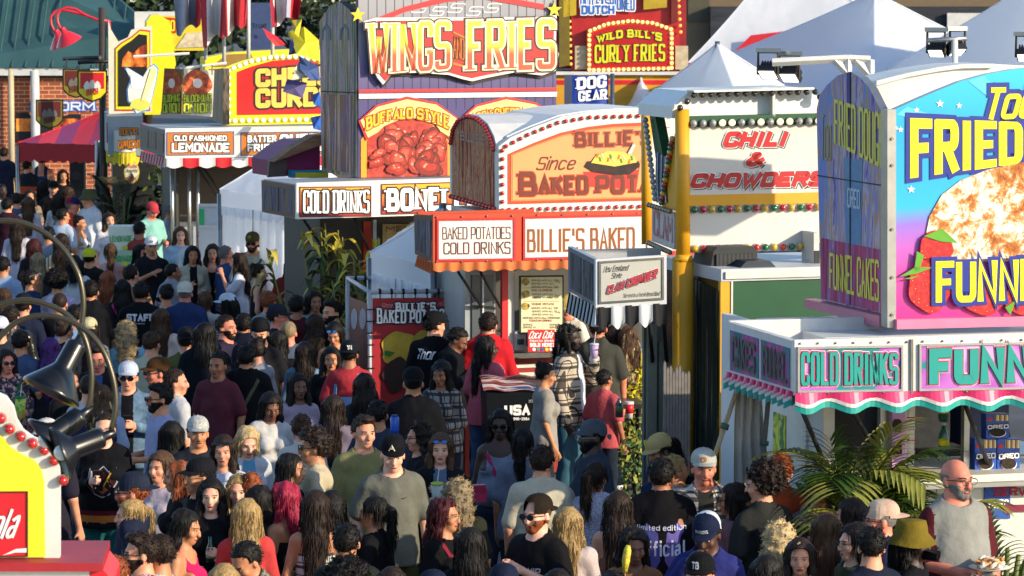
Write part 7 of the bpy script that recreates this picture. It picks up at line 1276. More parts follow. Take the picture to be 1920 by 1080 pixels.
    if print_:
        bv = bvh_of(tv, tf)
        for (txt, z0, z1, x0, x1, side, col, kw) in print_:
            mb = MB(); sg = -1 if side == 'f' else 1
            def f(u, v, l):
                x = (x0+u) if side == 'f' else -(x0+u); z = z0+v; hit = bv.ray_cast(V((x, sg*.5, z)), V((0, -sg, 0)))
                y = hit[0].y if hit[0] is not None else sg*.1
                return V((x, y+sg*(.004+l), z))
            lay = [(kw.pop('ol', 0), Mcloth(kw.pop('oc')), .0)] if 'oc' in kw else []
            if txt.startswith('#'):
                pts = [(int(a[:2])/99*(x1-x0), int(a[2:])/99*(z1-z0)) for a in txt[1:].split()]; nn = max(8, len(pts)); cx = sum(p[0] for p in pts)/len(pts); cz = sum(p[1] for p in pts)/len(pts)
                for k_ in range(len(pts)):
                    a, b = pts[k_], pts[(k_+1) % len(pts)]
                    for s0, s1 in ((0, .5), (.5, 1)): mb.face([f(cx+(a[0]-cx)*s0, cz+(a[1]-cz)*s0, kw.get('l', 0)), f(cx+(b[0]-cx)*s0, cz+(b[1]-cz)*s0, kw.get('l', 0)), f(cx+(b[0]-cx)*s1, cz+(b[1]-cz)*s1, kw.get('l', 0)), f(cx+(a[0]-cx)*s1, cz+(a[1]-cz)*s1, kw.get('l', 0))], Mcloth(col))
            else: text_to(mb, txt, f, z1-z0, x1-x0, lay+[(0, Mcloth(col), .002)], **kw)
            local(mb, 'shirt_print', root)
    if strap:
        c, side = strap.split(':'); sgn = 1 if side == 'r' else -1; bv = bvh_of(tv, tf); mb = MB(); rows = []
        for k_ in range(31):
            t = k_/30*2*math.pi; x = sgn*(-.10*math.cos(t)*1.3); z = 1.17+.27*math.cos(t)*1.0; yd = -1 if math.sin(t) > 0 else 1
            x = sgn*(.13*math.cos(t)); z = 1.20+.25*math.cos(t); hit = bv.ray_cast(V((x, yd*.5, z)), V((0, -yd, 0))); y = (hit[0].y if hit[0] is not None else 0)+yd*.006
            if abs(math.sin(t)) < .12: y = 0; z += .03*math.copysign(1, math.cos(t))
            rows.append([V((x-sgn*.012, y, z+.012)), V((x+sgn*.012, y, z-.012))])
        mb.grid(rows, Mcloth(c)); local(mb, 'bag_strap', root)
    PEOPLE.append(root); return root, pos, k
def local(mb, name, root):
    """link a mesh whose points already lie in its thing's own frame"""
    me = bpy.data.meshes.new(name); me.from_pydata([tuple(p) for p in mb.v], [], mb.f)
    for m in mb.mats: me.materials.append(m)
    me.polygons.foreach_set('material_index', mb.fm); me.polygons.foreach_set('use_smooth', mb.sm); o = bpy.data.objects.new(name, me); COL.objects.link(o); o.parent = root; return o
SHOE = {}
for sx in (-1, 1):
    Fs = Field((sx*.113-.08, -.22, -.005), (sx*.113+.08, .12, .16), .012); Fs.cap((sx*.106, .035, .04), (sx*.122, -.14, .032), .045, .038, 1, .03); Fs.cap((sx*.106, .035, .05), (sx*.106, .03, .12), .044, .044, 1, .03); Fs.cut(lambda x, y, z: .004-z+0*x+0*y); Fs.cut(lambda x, y, z: z-.115+0*x+0*y)
    SHOE[sx] = np_mesh('shoe', *Fs.mesh(), [M('d0cec8' if sx else '202020', .6, .2)])
# ================================================================== THE CROWD
def add_pat(k, m): PAT[k] = m
add_pat('raglan', M('83837d', .85, .2, 60)); add_pat('yellowstripe', Mstripe('yellow_stripe', ['b8b0a4', 'a88a34', 'b8b0a4', '6a5030'], 42)); add_pat('tiedye', Mnoise('tie_dye', [(.35, 'b8b4bc'), (.5, '9a88b8'), (.6, 'b89aa8'), (.75, '8a94b8')], (7, 7, 7), .85, 0, 2))
add_pat('floral', Mnoise('floral', [(.38, '121018'), (.5, '1c1820'), (.56, '8a4a60'), (.64, 'b0a8a0'), (.72, '121018')], (22, 22, 22), .8, 0, 2)); add_pat('floral2', Mnoise('floral_light', [(.4, '1c1a20'), (.5, 'a8406a'), (.57, 'c8c0c0'), (.68, '1c1a20')], (22, 22, 22), .8, 0, 2))
add_pat('plaid', Mplaid('plaid_tan', 'a89c8c', '5c5048', '1e1a1a', 9)); add_pat('plaid2', Mplaid('plaid_blue', 'a8a49c', '54606e', '3a2c24', 8)); add_pat('plaidskirt', Mplaid('plaid_white', 'c4c4c0', '6a6a68', '141414', 11)); add_pat('flannel', Mplaid('plaid_dim', '8a8480', '4a4240', '201c1c', 8))
add_pat('denim', Mnoise('denim', [(.35, '38506a'), (.6, '5a7690'), (.8, '7c94a8')], (9, 9, 9), .85, .3)); add_pat('jeansblue', Mnoise('blue_jeans', [(.35, '1c2c48'), (.6, '34507a'), (.8, '4c6c94')], (6, 6, 3), .85, .3))
add_pat('wstripe', Mstripe('navy_stripe', ['b8bcc4', '3a4666'], 70, 'Z')); add_pat('crochet', Mnoise('crochet', [(.0, '5c5870'), (.25, '8c88a0'), (.5, 'b8b4c4'), (1, 'c4c0cc')], (75, 75, 75), .9, .8, 2, 0, 'vor', 0, 0, .6, .01)); add_pat('camo', Mnoise('camo', [(.4, '6a6050'), (.48, '2e3026'), (.56, '8a8270'), (.65, '3e4434')], (14, 14, 14), .85, 0, 3)); add_pat('capfloral', Mnoise('cap_floral', [(.45, 'b4b0a8'), (.55, '5a6a78'), (.6, 'b4b0a8')], (60, 60, 60), .85, 0, 2))
add_pat('glitter', Mnoise('dots', [(0, 'b0b8c0'), (.10, '14161c'), (1, '101014')], (26, 26, 26), .8, 0, 2, 0, 'vor')); add_pat('patterned', Mnoise('patterned_light', [(.4, 'a8aab0'), (.52, 'c0c0bc'), (.58, '8a5a40'), (.66, '5a7080')], (12, 12, 12), .8, 0, 2)); add_pat('leather', M('17160f', .32, .15, 8, .5, 12, spec=.6))
HANDS = {}
def pp(px, py, h, yaw, look, hair, top, label, **kw):
    hat = kw.get('hat'); e = .035 if hat else (.05 if hair.startswith('afro') else 0); arms = kw.get('arms', 'down down').split()
    root, pos, k = person(px, py, h, yaw, look, hair, top, kw.pop('pants', 'jeans:1c2430'), label, **kw)
    if e: pos = PH(px, py, h*PS_+e*.9); root.location = (pos.x, pos.y, 0)
    w = look[0] == 'w'; q = (.160 if w else .180)/.188; a = R(yaw); out = []
    for sx, ps in zip((-1, 1), arms):
        el, wr = POSE[ps]; e_ = V((sx*el[0]*q, el[1], el[2])); w_ = V((sx*wr[0]*q, wr[1], wr[2])); d = (w_-e_).normalized(); inw = V((-sx, -.2, 0)); inw = (inw-d*inw.dot(d)).normalized(); p = (w_+d*.085+inw*.035)*k; out.append(V((pos.x+p.x*math.cos(a)-p.y*math.sin(a), pos.y+p.x*math.sin(a)+p.y*math.cos(a), p.z)))
    return root, out
B = 'tee:101114'; BK = 180
# ---- far back, by the red canopy and lemonade stand
pp(8, 276, 1.78, 170, 'ml', 'short:n', 'tee:1c2236', 'man in navy tee at the picture edge in front of the brick wall')
pp(78, 284, 1.82, 178, 'ml', 'short:n', 'tank:1a3058', 'broad man in blue tank top and grey cap seen from behind under the red canopy', hat='capb:5a5a58', g=1.25)
pp(52, 300, 1.72, 150, 'ml', 'short:n', 'tee:20242c', 'man with orange sleeve stripe behind the blue tank top', zones=[(1.1, 1.25, 'b04820')])
pp(118, 318, 1.70, 20, 'wt', 'long:k', B, 'woman in black with black hair under the red canopy')
pp(100, 336, 1.75, 10, 'ml', 'short:n', B, 'man in black cap and black tee facing the camera under the red canopy', hat='cap:16161a', beard='0n')
pp(80, 338, 1.66, 200, 'wt', 'mid:k', 'tee:15161a', 'dark haired woman in black just beside the man in the black cap')
pp(128, 350, 1.66, 185, 'wl', 'long:b', 'long:a89060', 'woman with long brown hair in a beige top seen from behind', pants='legging:14141a')
pp(4, 344, 1.74, 30, 'mk', 'buzz:k', 'tee:b0a898', 'dark skinned man in a pale tee at the picture edge')
pp(30, 361, 1.74, 200, 'ml', 'short:n', 'tee:4a5264', 'man with short hair in a grey blue tee')
pp(56, 355, 1.66, 15, 'wl', 'front:n', 'tee:8a7a6a', 'woman with a dark headband facing the camera', smile=True)
pp(14, 370, 1.80, 170, 'ml', 'short:k', 'tee:2c1420', 'man in a maroon tee and jeans walking away at the picture edge', pants='jeans:jeansblue', arms='down back')
pp(53, 369, 1.70, 184, 'wl', 'long:h', 'long:c4bec4', 'woman with long light brown hair and a white long sleeved top', pants='legging:1a1a20')
pp(110, 362, 1.70, 160, 'wl', 'mid:n', 'tee:patterned', 'woman in a light patterned shirt behind the coral shirt')
pp(137, 366, 1.74, 80, 'mr', 'short:g', 'tee:c04830', 'man in coral tee with red and navy cap facing the bucket hat', hat='cap:28244a:802030', g=1.1)
pp(118, 390, 1.74, 150, 'mt', 'short:k', 'tee:a8b4c4', 'man with short black hair in a pale blue tee near the coral shirt', hy=-30)
pp(166, 353, 1.86, -45, 'ml', 'short:g', 'tee:c4c8d0', 'tall man in white tee and olive bucket hat with sunglasses on his collar', hat='bucket:4a4e34', pants='shorts:4c4c48', g=1.2, arms='down down', hy=-20)
pp(150, 404, 1.62, 70, 'wt', 'bun:k', 'tank:b8bac0', 'woman with a black bun and white tank top crossed by a black strap', strap='15151a:r')
pp(283, 374, 1.76, 40, 'mr', 'short:n', 'tee:7cb0a8', 'man in a mint tee and red cap leaning by the lemonade cartons', hat='cap:a83a44', hp=15, arms='down bent')
pp(298, 345, 1.80, 190, 'ml', 'short:n', 'tee:20283c', 'man in navy cap and navy shirt behind the mint tee', hat='capb:141a2a')
pp(318, 383, 1.66, 60, 'mt', 'short:g', 'tee:bcc0cc', 'grey haired vendor in white tee working at the lemonade counter', hp=15, arms='bent bent')
pp(330, 352, 1.72, -40, 'mo', 'short:k', 'tee:a08a28', 'lemonade vendor in yellow shirt and teal cap', hat='cap:c0c8c8:2a7a78')
pp(284, 439, 1.78, 15, 'mt', 'short:k', 'tee:1a1a20', 'man in white cap with blue emblem behind the woman in sunglasses', hat='cap:bcc0c4::ca:2a5078', arms='chest down')
pp(265, 458, 1.66, 50, 'wl', 'front:k', 'long:b0aca8', 'woman with long black hair and sunglasses raising a hand to her face', eye='s', arms='bent face')
pp(361, 461, 1.67, 12, 'wt', 'front:k:1', 'jacket:a8a28e', 'woman in a cream jacket over black holding a phone', inner='141418', arms='phone bent')
pp(398, 458, 1.67, 5, 'wl', 'wavy:n', 'tank:15151a', 'woman in a black sleeveless top with wavy dark hair facing the camera', arms='bent bent')
pp(424, 460, 1.68, 120, 'mr', 'short:g', 'tee:34466a', 'grey haired person in blue beside the black sleeveless top')
pp(446, 474, 1.66, -85, 'wl', 'wavy:n:1', 'tee:c0c4d0', 'woman in white tee with thin black bag strap facing left', strap='15151a:r', pants='skirt:8a7078', hy=-10, arms='down face')
pp(473, 431, 1.88, -5, 'mt', 'buzz:k', 'tee:9a9c88', 'tall bearded man in sage tee, olive cap and sunglasses', hat='cap:4a4022::NY:b8a040', eye='s', beard='1k', g=1.15, strap='34486a:r')
pp(486, 494, 1.66, 95, 'wl', 'bun:n', 'tank:16161c', 'woman in black tank top with dark bun facing right', g=1.15)
pp(547, 484, 1.74, -8, 'mo', 'long:k', 'tee:7a2420', 'heavy man with long black hair and beard in a red shirt', beard='2k', eye='g', g=1.4, arms='bent bent', print_=[('#5000 8520 9950 8085 5099 2085 0150 1520', 1.2, 1.32, -.08, .06, 'f', 'a89080', {})])
pp(167, 461, 1.70, 180, 'mt', 'short:k', 'tee:16161a', 'person in a backwards lime yellow cap and black shirt', hat='capb:b0b42c')
pp(64, 447, 1.66, 180, 'wo', 'mid:r', 'tee:201c24', 'woman with dark red hair seen from behind')
pp(72, 474, 1.66, 175, 'wl', 'long:c', 'tee:2a2a30', 'woman with ash blond hair seen from behind beside the striped shirt')
pp(116, 438, 1.80, 185, 'wl', 'wavy:n', 'loose:yellowstripe', 'person with dark wavy hair in a yellow and white striped shirt')
pp(60, 505, 1.78, 110, 'mt', 'short:k', 'tee:1c2a4a', 'man in navy tee with glasses pushed up facing right', eye='gh:8a8a8a')
pp(107, 504, 1.74, 180, 'mt', 'afro:k', 'tee:tiedye', 'person with curly black hair in a pastel tie dye tee')
pp(6, 480, 1.78, 170, 'mt', 'short:k', 'tee:7a92b0', 'man in light blue tee at the picture edge above the lamps')
pp(112, 547, 1.80, 178, 'mt', 'buzz:n', B, 'man with a buzz cut in a black tee behind the lamp post', print_=[('* * *'.replace('*', 'o'), 1.22, 1.26, -.08, .08, 'b', '9a9aa0', {}), ('o o o o', 1.14, 1.18, -.1, .1, 'b', '9a9aa0', {})])
pp(44, 545, 1.78, 170, 'ml', 'short:n', 'tee:1a2036', 'man in black cap and navy tee seen from behind, left of the buzz cut', hat='capb:14151c')
pp(20, 572, 1.74, 200, 'mr', 'short:n', 'jacket:leather', 'man in a black leather jacket facing away', hy=-25)
pp(0, 588, 1.78, 185, 'ml', 'short:n', 'tee:22242e', 'man in a white cap cut off by the picture edge', hat='capb:b8bcc4')
pp(203, 508, 1.66, 182, 'wl', 'wavy:a', 'tee:b8b2ac', 'woman with auburn wavy hair and white top seen from behind')
pp(230, 523, 1.64, 180, 'wt', 'long:k', 'tee:18181e', 'woman with straight black hair and a pink backpack', strap='c03070:r')
pp(170, 524, 1.86, 182, 'mt', 'short:k', 'tee:0e0f14', 'big man in plain black shirt seen from behind left of the staff shirt', g=1.2)
pp(265, 527, 1.84, 180, 'mo', 'short:k', 'tee:0c0d12', 'man in a black staff shirt seen from behind', g=1.25, print_=[('STAFF', 1.35, 1.425, -.15, .15, 'b', 'c0c4cc', dict(weight=.27)), ('events', 1.315, 1.335, -.05, .05, 'b', '8a8e98', {})])
pp(312, 532, 1.68, 175, 'wt', 'bun:k', 'tank:a8acb8', 'woman with black bun and white racerback top beside the staff shirt', hy=40, face='mask')
pp(324, 492, 1.74, 140, 'mo', 'buzz:k', 'hood:8a8c94', 'man with black hair in a grey hoodie above the staff shirt', hy=-20)
pp(347, 523, 1.80, 178, 'mr', 'buzz:g', 'tee:26345c', 'man in cream cap and navy blue shirt seen from behind', hat='capb:b8b4a4', g=1.25)
pp(425, 545, 1.66, -100, 'wd', 'mid:k', 'tee:wstripe', 'woman in white cap and navy striped top facing left', hat='cap:bcc4d0')
pp(122, 598, 1.70, 120, 'ml', 'bun:n', 'tee:18181e', 'woman turned sideways with sunlit face behind the lamp arcs', hy=20)
pp(167, 590, 1.72, 182, 'wl', 'long:n', 'tee:8a8478', 'person in a backwards cream cap with long dark hair', hat='capb:b4aa84')
pp(237, 602, 1.68, 182, 'wl', 'curly:c', 'tee:6c9ab0', 'woman with curly ash blond hair and light blue top', strap='3a1c1c:l')
pp(95, 634, 1.66, 190, 'wl', 'wavy:p', 'tee:18161c', 'woman with purple hair seen from behind')
pp(183, 645, 1.78, 0, 'mr', 'side:n', 'jacket:16181e', 'man with short dark hair facing the camera behind the white trucker cap', inner='3a4a78', hp=10)
r, h1 = pp(12, 655, 1.66, 25, 'wr', 'mid:k', 'loose:floral', 'woman in floral black top and sunglasses holding a lemonade cup', eye='s', arms='down bent', g=1.3, strap='1a5a38:r')
r, h2 = pp(240, 672, 1.80, 0, 'ml', 'short:n', 'jacket:denim', 'young man in white trucker cap, sunglasses and denim jacket', hat='truck:a8b0c0:c4c8d0', eye='s', inner='14141a', arms='down phone')
pp(295, 664, 1.80, -70, 'mr', 'short:k', 'tee:a878b8', 'man in brown cap with patch and lilac tee facing left', hat='cap:4a3018::H:c06a3c', eye='s', beard='0k', arms='down bent')
pp(298, 719, 1.76, -70, 'mt', 'side:k', 'tee:9496b8', 'bearded man in sunglasses and grey lilac tee facing left', eye='s', beard='1k', arms='bent bent')
pp(168, 700, 1.76, 160, 'ml', 'buzz:n', 'tee:202844', 'man with cropped hair in a white and navy shirt seen from behind', zones=[(1.34, 1.6, 'a8acb4')])
pp(192, 722, 1.66, 170, 'wl', 'wavy:h:0:w', 'tee:8a98b4', 'woman with highlighted wavy hair and pale blue top below the lamp arc')
# ---- middle, in the shade
pp(350, 607, 1.78, 178, 'ml', 'short:n', 'tee:5a5c30', 'person in olive tee and black cap with a sunlit neck', hat='capb:14141a')
pp(385, 604, 1.86, 176, 'mt', 'long:k', 'tee:0d1018', 'large person with long black hair, black tee and blue jeans seen from behind', g=1.35, pants='jeans:jeansblue')
pp(425, 590, 1.80, 60, 'mr', 'short:n', 'tee:2a2438', 'smiling bearded man facing right behind the large black tee', beard='1n', smile=True)
pp(457, 586, 1.78, 180, 'mt', 'short:k', 'hood:141626', 'man in a dark navy hoodie seen from behind')
pp(488, 593, 1.80, -5, 'ml', 'buzz:k', 'tee:18181c', 'man in black beanie facing the camera in the shaded crowd', hat='beanie:121216', beard='1k', hp=10)
pp(521, 565, 1.78, 75, 'mr', 'short:n', 'tee:181c26', 'man in black cap and glasses facing right with a sunlit face', hat='cap:20242e', eye='g', hy=10)
pp(541, 600, 1.76, 178, 'mr', 'buzz:c', 'tee:4a5266', 'man with cropped fair hair and grey blue shirt with lanyard')
pp(484, 634, 1.72, -120, 'wl', 'bun:n', 'tee:7a7e88', 'woman with tied brown hair and grey tee looking down', hp=15, eye='sh')
pp(462, 645, 1.78, 176, 'mt', 'short:k', 'tee:0c0d10', 'broad person in black tee with camouflage bag strap and jeans', g=1.35, pants='jeans:jeansblue', strap='4a4a3a:l', arms='down bent')
pp(522, 620, 1.66, 180, 'wt', 'long:k', 'tee:0f0f14', 'woman in black with long black hair and dusty pink trousers', pants='trousers:7a4a54')
pp(556, 553, 1.76, 178, 'mo', 'short:k', 'tee:4a1c20', 'man in dark maroon shirt below the red shirted man')
pp(622, 563, 1.80, -50, 'ml', 'side:k', 'jacket:b8b4a8', 'man with swept back hair and beard, sunlit face, in a white jacket', beard='1k', inner='2a3a5a')
pp(628, 602, 1.66, -10, 'wt', 'long:k', 'tank:1c1c22', 'woman with blue sunglasses on her head looking down, sunlit face', eye='bh', hp=20)
pp(655, 632, 1.76, 175, 'mo', 'short:k', 'tee:a03038', 'person in navy cap with white emblem, red shirt and pale blue backpack', hat='capb:12161e::NY', print_=[('#0000 2000 3599 1599', 1.0, 1.46, -.16, .02, 'b', '6a8ab0', {}), ('#8000 9900 8099 6099', 1.0, 1.46, -.02, .16, 'b', '6a8ab0', {}), ('#0500 9500 9590 7599 2599 0590', .92, 1.24, -.14, .14, 'b', '6a8ab0', {'l': .03})])
pp(621, 650, 1.67, 0, 'wt', 'front:k', 'tee:101014', 'woman in black with long dark hair facing the camera in the middle of the crowd')
pp(573, 640, 1.66, 180, 'wl', 'long:n', 'jacket:denim', 'woman with long brown hair, denim jacket and jeans', pants='jeans:jeansblue')
pp(684, 700, 1.66, 180, 'wt', 'wavy:n', 'tee:glitter', 'woman whose dark hair and top are dotted with glitter', pants='jeans:jeansblue')
pp(625, 740, 1.66, 178, 'wl', 'long:n', 'hood:6a6070', 'woman with dark brown hair and mauve hoodie below the glitter hair')
pp(775, 682, 1.84, 180, 'mt', 'buzz:k', 'tee:0c0d13', 'broad man in backwards black cap and black tee before the red banner', hat='capb:0f1014', g=1.4)
r, h3 = pp(828, 675, 1.67, -20, 'wo', 'front:k', 'long:flannel', 'woman with sunglasses on her head holding a paper tray', eye='sh', arms='bent bent', hp=8)
pp(814, 578, 1.86, 165, 'ml', 'short:k', 'tee:0d0e12', 'man in black cap and black tee with white script on the back', hat='cap:0e0f12', hy=-40, print_=[('Thor', 1.32, 1.42, -.14, .06, 'b', 'c8ccd0', dict(weight=.17, slant=.3, gap=.1))], g=1.1)
pp(851, 610, 1.74, 80, 'mb', 'short:k', 'hood:101218', 'man in a dark hoodie bending his head over his hands', hp=30, arms='chest chest')
pp(840, 588, 1.68, 150, 'wl', 'curly:g', 'tee:2a2a2e', 'woman with grey curly hair before the banner')
pp(915, 584, 1.86, 178, 'ml', 'short:n', 'hood:b01c26', 'man in a bright red hoodie at the potato stand window', g=1.15)
pp(912, 630, 1.68, 150, 'wd', 'braids:k:1', 'tee:b05460', 'woman with long black braids, glasses and pink top', hy=-50, eye='g', g=1.1, pants='jeans:jeansblue')
r, h4 = pp(1068, 608, 1.86, 70, 'mk', 'dreads:k', 'jacket:plaid', 'man with long dreadlocks and plaid shirt drinking from a cup', inner='c0c4cc', pants='jeans:34586a', beard='1k', arms='down face', g=1.05)
pp(1122, 590, 1.84, 175, 'mr', 'short:n', 'tee:3a3a34', 'man in charcoal tee under the striped awning seen from behind', g=1.2)
pp(1178, 612, 1.68, 185, 'wl', 'wavy:h:0:w', 'tee:c0b41c', 'woman with highlighted hair and bright yellow tee under the striped awning')
pp(1150, 610, 1.68, 180, 'wt', 'long:n', 'tee:2a2a28', 'woman with dark brown hair between the charcoal and yellow tees')
pp(1066, 546, 1.80, -40, 'mr', 'short:n', 'tee:c8c4b8', 'vendor in tan cap and white tee inside the potato stand', hat='cap:a89458', hp=20, depth=182)
pp(1134, 692, 1.45, 140, 'mo', 'short:k', 'tee:a84a50', 'man in a salmon polo shirt sitting by the dark table', arms='down bent')
pp(1021, 679, 1.60, 100, 'wt', 'bun:k', 'tee:8a8680', 'person in grey tee with a black backpack beside the bin', hp=10)
# ---- front rows
r, h5 = pp(88, 778, 1.76, 160, 'ml', 'short:n', 'tee:24202c', 'person in a white trucker cap behind the red bulbs', hat='truckb:b8b4ac:d0ccc8')
r, h6 = pp(196, 774, 1.74, 0, 'wf', 'short:n', 'jacket:101014', 'person with short hair and glasses in a black jersey with a shield crest', eye='g', arms='phone down', g=1.25, zones=[(.86, .89, '14141a'), (.89, .95, 'b0682c'), (.95, .99, '5a1826')], pants='trousers:1c5a5c', print_=[('#0590 3080 5095 7080 9590 9945 7510 5000 2510 0145', 1.10, 1.36, -.12, .12, 'f', '8a8e98', {}), ('#0590 3080 5095 7080 9590 9945 7510 5000 2510 0145', 1.112, 1.348, -.108, .108, 'f', '2a1018', {'l': .003}), ('ox', 1.19, 1.30, -.07, .07, 'f', 'b89030', dict(weight=.12)), ('#0050 5000 9950 5099', 1.13, 1.2, -.05, .05, 'f', '8a4a28', {'l': .006})])
pp(247, 878, 1.80, -90, 'mr', 'short:a', 'hood:1c2236', 'bearded man in backwards navy cap, sunglasses and navy hoodie facing left', hat='capb:1e2434', eye='s', beard='1a')
pp(243, 934, 1.64, -70, 'wl', 'pony:y', 'tank:121216', 'woman with blond ponytail and white scrunchie in a black tank top', arms='bent down')
pp(322, 789, 1.66, 178, 'wt', 'long:k:-1', 'jacket:denim', 'woman with long black hair and a denim jacket seen from behind')
pp(371, 774, 1.74, 10, 'mt', 'short:k', 'tee:20242c', 'man with a moustache and patterned white cap', hat='cap:capfloral', beard='0k')
pp(373, 851, 1.78, -65, 'mt', 'short:k', 'tee:16161a', 'smiling man in black cap and glasses facing left', hat='cap:14141a::oo', eye='g:8a6a4a', smile=True)
pp(333, 864, 1.66, -80, 'wt', 'wavy:a', 'long:101014', 'woman with auburn wavy hair and black top facing left')
pp(418, 817, 1.67, 0, 'wl', 'wavy:n', 'tee:bcc0d0', 'woman in white tee with a wide black bag strap and sunglasses on her head', eye='sh', strap='101014:l')
pp(462, 797, 1.67, 20, 'wf', 'wavy:w', 'jacket:b0b4bc', 'woman with wavy blond hair, white jacket and blue top looking down', inner='5a94b8', hp=20)
pp(506, 733, 1.67, 20, 'wb', 'front:k:1', 'long:bcbab8', 'woman with dark hair in a white sweatshirt and black trousers', pants='legging:121216', hp=15)
r, h7 = pp(396, 898, 1.66, 0, 'wf', 'front:k:2', 'long:121216', 'woman with long black hair and white hood facing the camera', arms='bent phone', hy=-5)
pp(345, 954, 1.66, 75, 'wt', 'long:k', 'tank:c02058', 'woman in bright pink top with long dark hair facing right', arms='down phone', hp=10)
pp(263, 999, 1.78, -80, 'ml', 'side:n', 'tee:floral2', 'man in sunglasses and floral shirt facing left', eye='s', beard='1n')
pp(296, 1000, 1.76, -110, 'mt', 'short:n', 'tee:a8acb8', 'man in white shirt just behind the floral shirt', hy=-10)
pp(216, 1040, 1.72, 180, 'mr', 'short:a', 'tee:5a2a2a', 'person with short reddish hair by the red beam')
pp(447, 890, 1.64, 0, 'wf', 'wavy:y', 'tee:2a2228', 'woman with blond waves half hidden behind the dark haired woman in grey green')
pp(470, 884, 1.66, 185, 'wf', 'bun:a', 'tee:3a2c30', 'woman with ginger hair clipped up behind the blond heads')
pp(487, 909, 1.64, 175, 'wt', 'long:k:-2', 'tee:3a4c48', 'dark haired woman in grey green top seen from behind', hy=-30)
pp(530, 903, 1.66, -120, 'wt', 'wavy:m', 'tube:141016', 'woman with pink red hair and bare shoulders', hy=20)
pp(462, 934, 1.68, 182, 'wf', 'long:y:-2', 'long:b83c3c', 'woman with long blond hair in a coral top seen from behind')
pp(472, 1008, 1.74, -50, 'mt', 'short:k', 'hood:camo', 'young man in a camouflage hoodie looking down', hp=30)
pp(592, 919, 1.70, 182, 'wt', 'long:n:-3', 'tube:plaidskirt', 'woman with very long brown hair, bare shoulders and plaid wrap', pants='skirt:plaidskirt', arms='down bent')
pp(588, 806, 1.80, -85, 'mt', 'curlytop:n', 'tee:b0a48a', 'man in sunglasses and cream tee facing left with a sunlit shoulder', eye='s')
pp(547, 850, 1.66, 80, 'wt', 'long:k', 'tee:17171c', 'woman in shade with dark hair facing the cream tee')
pp(622, 919, 1.66, 178, 'wt', 'mid:k', 'tee:141418', 'dark haired woman with a hair clip behind the long brown hair')
pp(682, 779, 1.82, 12, 'ml', 'side:n', 'tee:7c7a50', 'smiling young man in an olive tee', smile=True, hy=10)
pp(736, 808, 1.84, 8, 'mf', 'buzz:n', 'tee:66665c', 'man in black cap with white letter, grey olive tee and khaki trousers', hat='cap:0e0f14::A:c8c0a8', pants='trousers:4a4a2c', hp=8, g=1.05, arms='back down', print_=[('#0040 3000 9999 3030', 1.325, 1.345, .05, .10, 'f', '20201c', {})])
pp(700, 929, 1.64, -110, 'wt', 'pony:k', 'tee:101014', 'woman in black tee with low black ponytail facing left', pants='legging:3a3a3a')
pp(650, 979, 1.76, 178, 'mt', 'short:k', 'tee:1c241e', 'man with thick black hair in dark green seen from behind')
pp(652, 1044, 1.74, 180, 'mt', 'afro:k', 'tee:17171c', 'person with round black hair at the bottom edge left of the pink headband')
pp(785, 792, 1.66, -70, 'wl', 'curly:n', 'tee:1c1c22', 'woman with curly dark hair and glasses behind the black cap', eye='g')
r, h8 = pp(826, 813, 1.67, 0, 'wf', 'wavy:h', 'jacket:1a1a20', 'woman with mirrored blue sunglasses on her head holding a drink', eye='bh', inner='5a6a84', arms='phone chest', smile=False)
pp(860, 898, 1.66, 178, 'wl', 'curly:c:0:h', 'tee:24261e', 'woman with long curly dirty blond hair seen from behind')
pp(834, 934, 1.66, 60, 'wt', 'braids:r', 'tee:101012', 'woman with reddish braids and clear glasses in a black top facing right', eye='g:a89060', hy=10, strap='7a2030:l')
pp(882, 988, 1.66, 175, 'wk', 'front:k', 'tee:0d0d12', 'dark skinned woman with black hair in deep shade at the front')
pp(938, 768, 1.72, -5, 'wd', 'long:k:1', 'tank:7a8090', 'large woman in a grey tank top and sunglasses with a pink bag strap', eye='s', g=1.4, pants='trousers:3a4254', strap='b03058:l')
pp(1016, 833, 1.80, 176, 'ml', 'short:n', 'tee:b4ac98', 'man with short brown hair in a cream polo shirt seen from behind', g=1.1)
pp(1007, 919, 1.78, -40, 'mf', 'buzz:h', 'tee:121113', 'bearded man in backwards brown cap, sunglasses and black tee, hand on chest', hat='capb:221a12', eye='s:3a1c10', beard='1a', arms='down chest', g=1.05, print_=[('NIP', 1.26, 1.30, .02, .11, 'f', 'b0a8a8', dict(weight=.2))])
pp(1110, 780, 1.78, -70, 'md', 'buzz:k', 'tee:343c48', 'man in a grey cap and glasses facing left by the table', hat='cap:4c5058', eye='g:8a8a80', beard='1k', g=1.25, arms='bent bent')
pp(1116, 864, 1.68, 176, 'wl', 'pony:n:0:h', 'loose:crochet', 'woman in a white crochet sweater with highlighted ponytail seen from behind', hy=-20)
pp(1188, 988, 1.66, 10, 'wb', 'braids:k', 'tee:8a5c3c', 'woman with black braids and tan top holding a yellow snack', arms='chest down', hp=12)
pp(1240, 857, 1.84, 180, 'mo', 'short:k', 'tee:0e0d11', 'broad man in black tee with purple butterfly print on the back', g=1.35, print_=[('#0085 1599 4080 4530 2500 0530', .98, 1.34, -.15, .15, 'b', '4a4a8a', {}), ('#9985 8599 6080 5530 7500 9530', .98, 1.34, -.15, .15, 'b', '5a5090', {}), ('limited edition', 1.29, 1.325, -.17, .17, 'b', 'b8bcd0', dict(weight=.16)), ('official', 1.12, 1.22, -.16, .16, 'b', 'c0c4d8', dict(weight=.18)), ('#0050 9950 9999 0099', .95, .962, -.07, .07, 'b', 'a0a4b0', {})])
pp(1243, 804, 1.68, -60, 'wt', 'pony:k', 'tee:2a3a5c', 'woman in a beige cap with dark ponytail facing left', hat='cap:b89c68', hp=15)
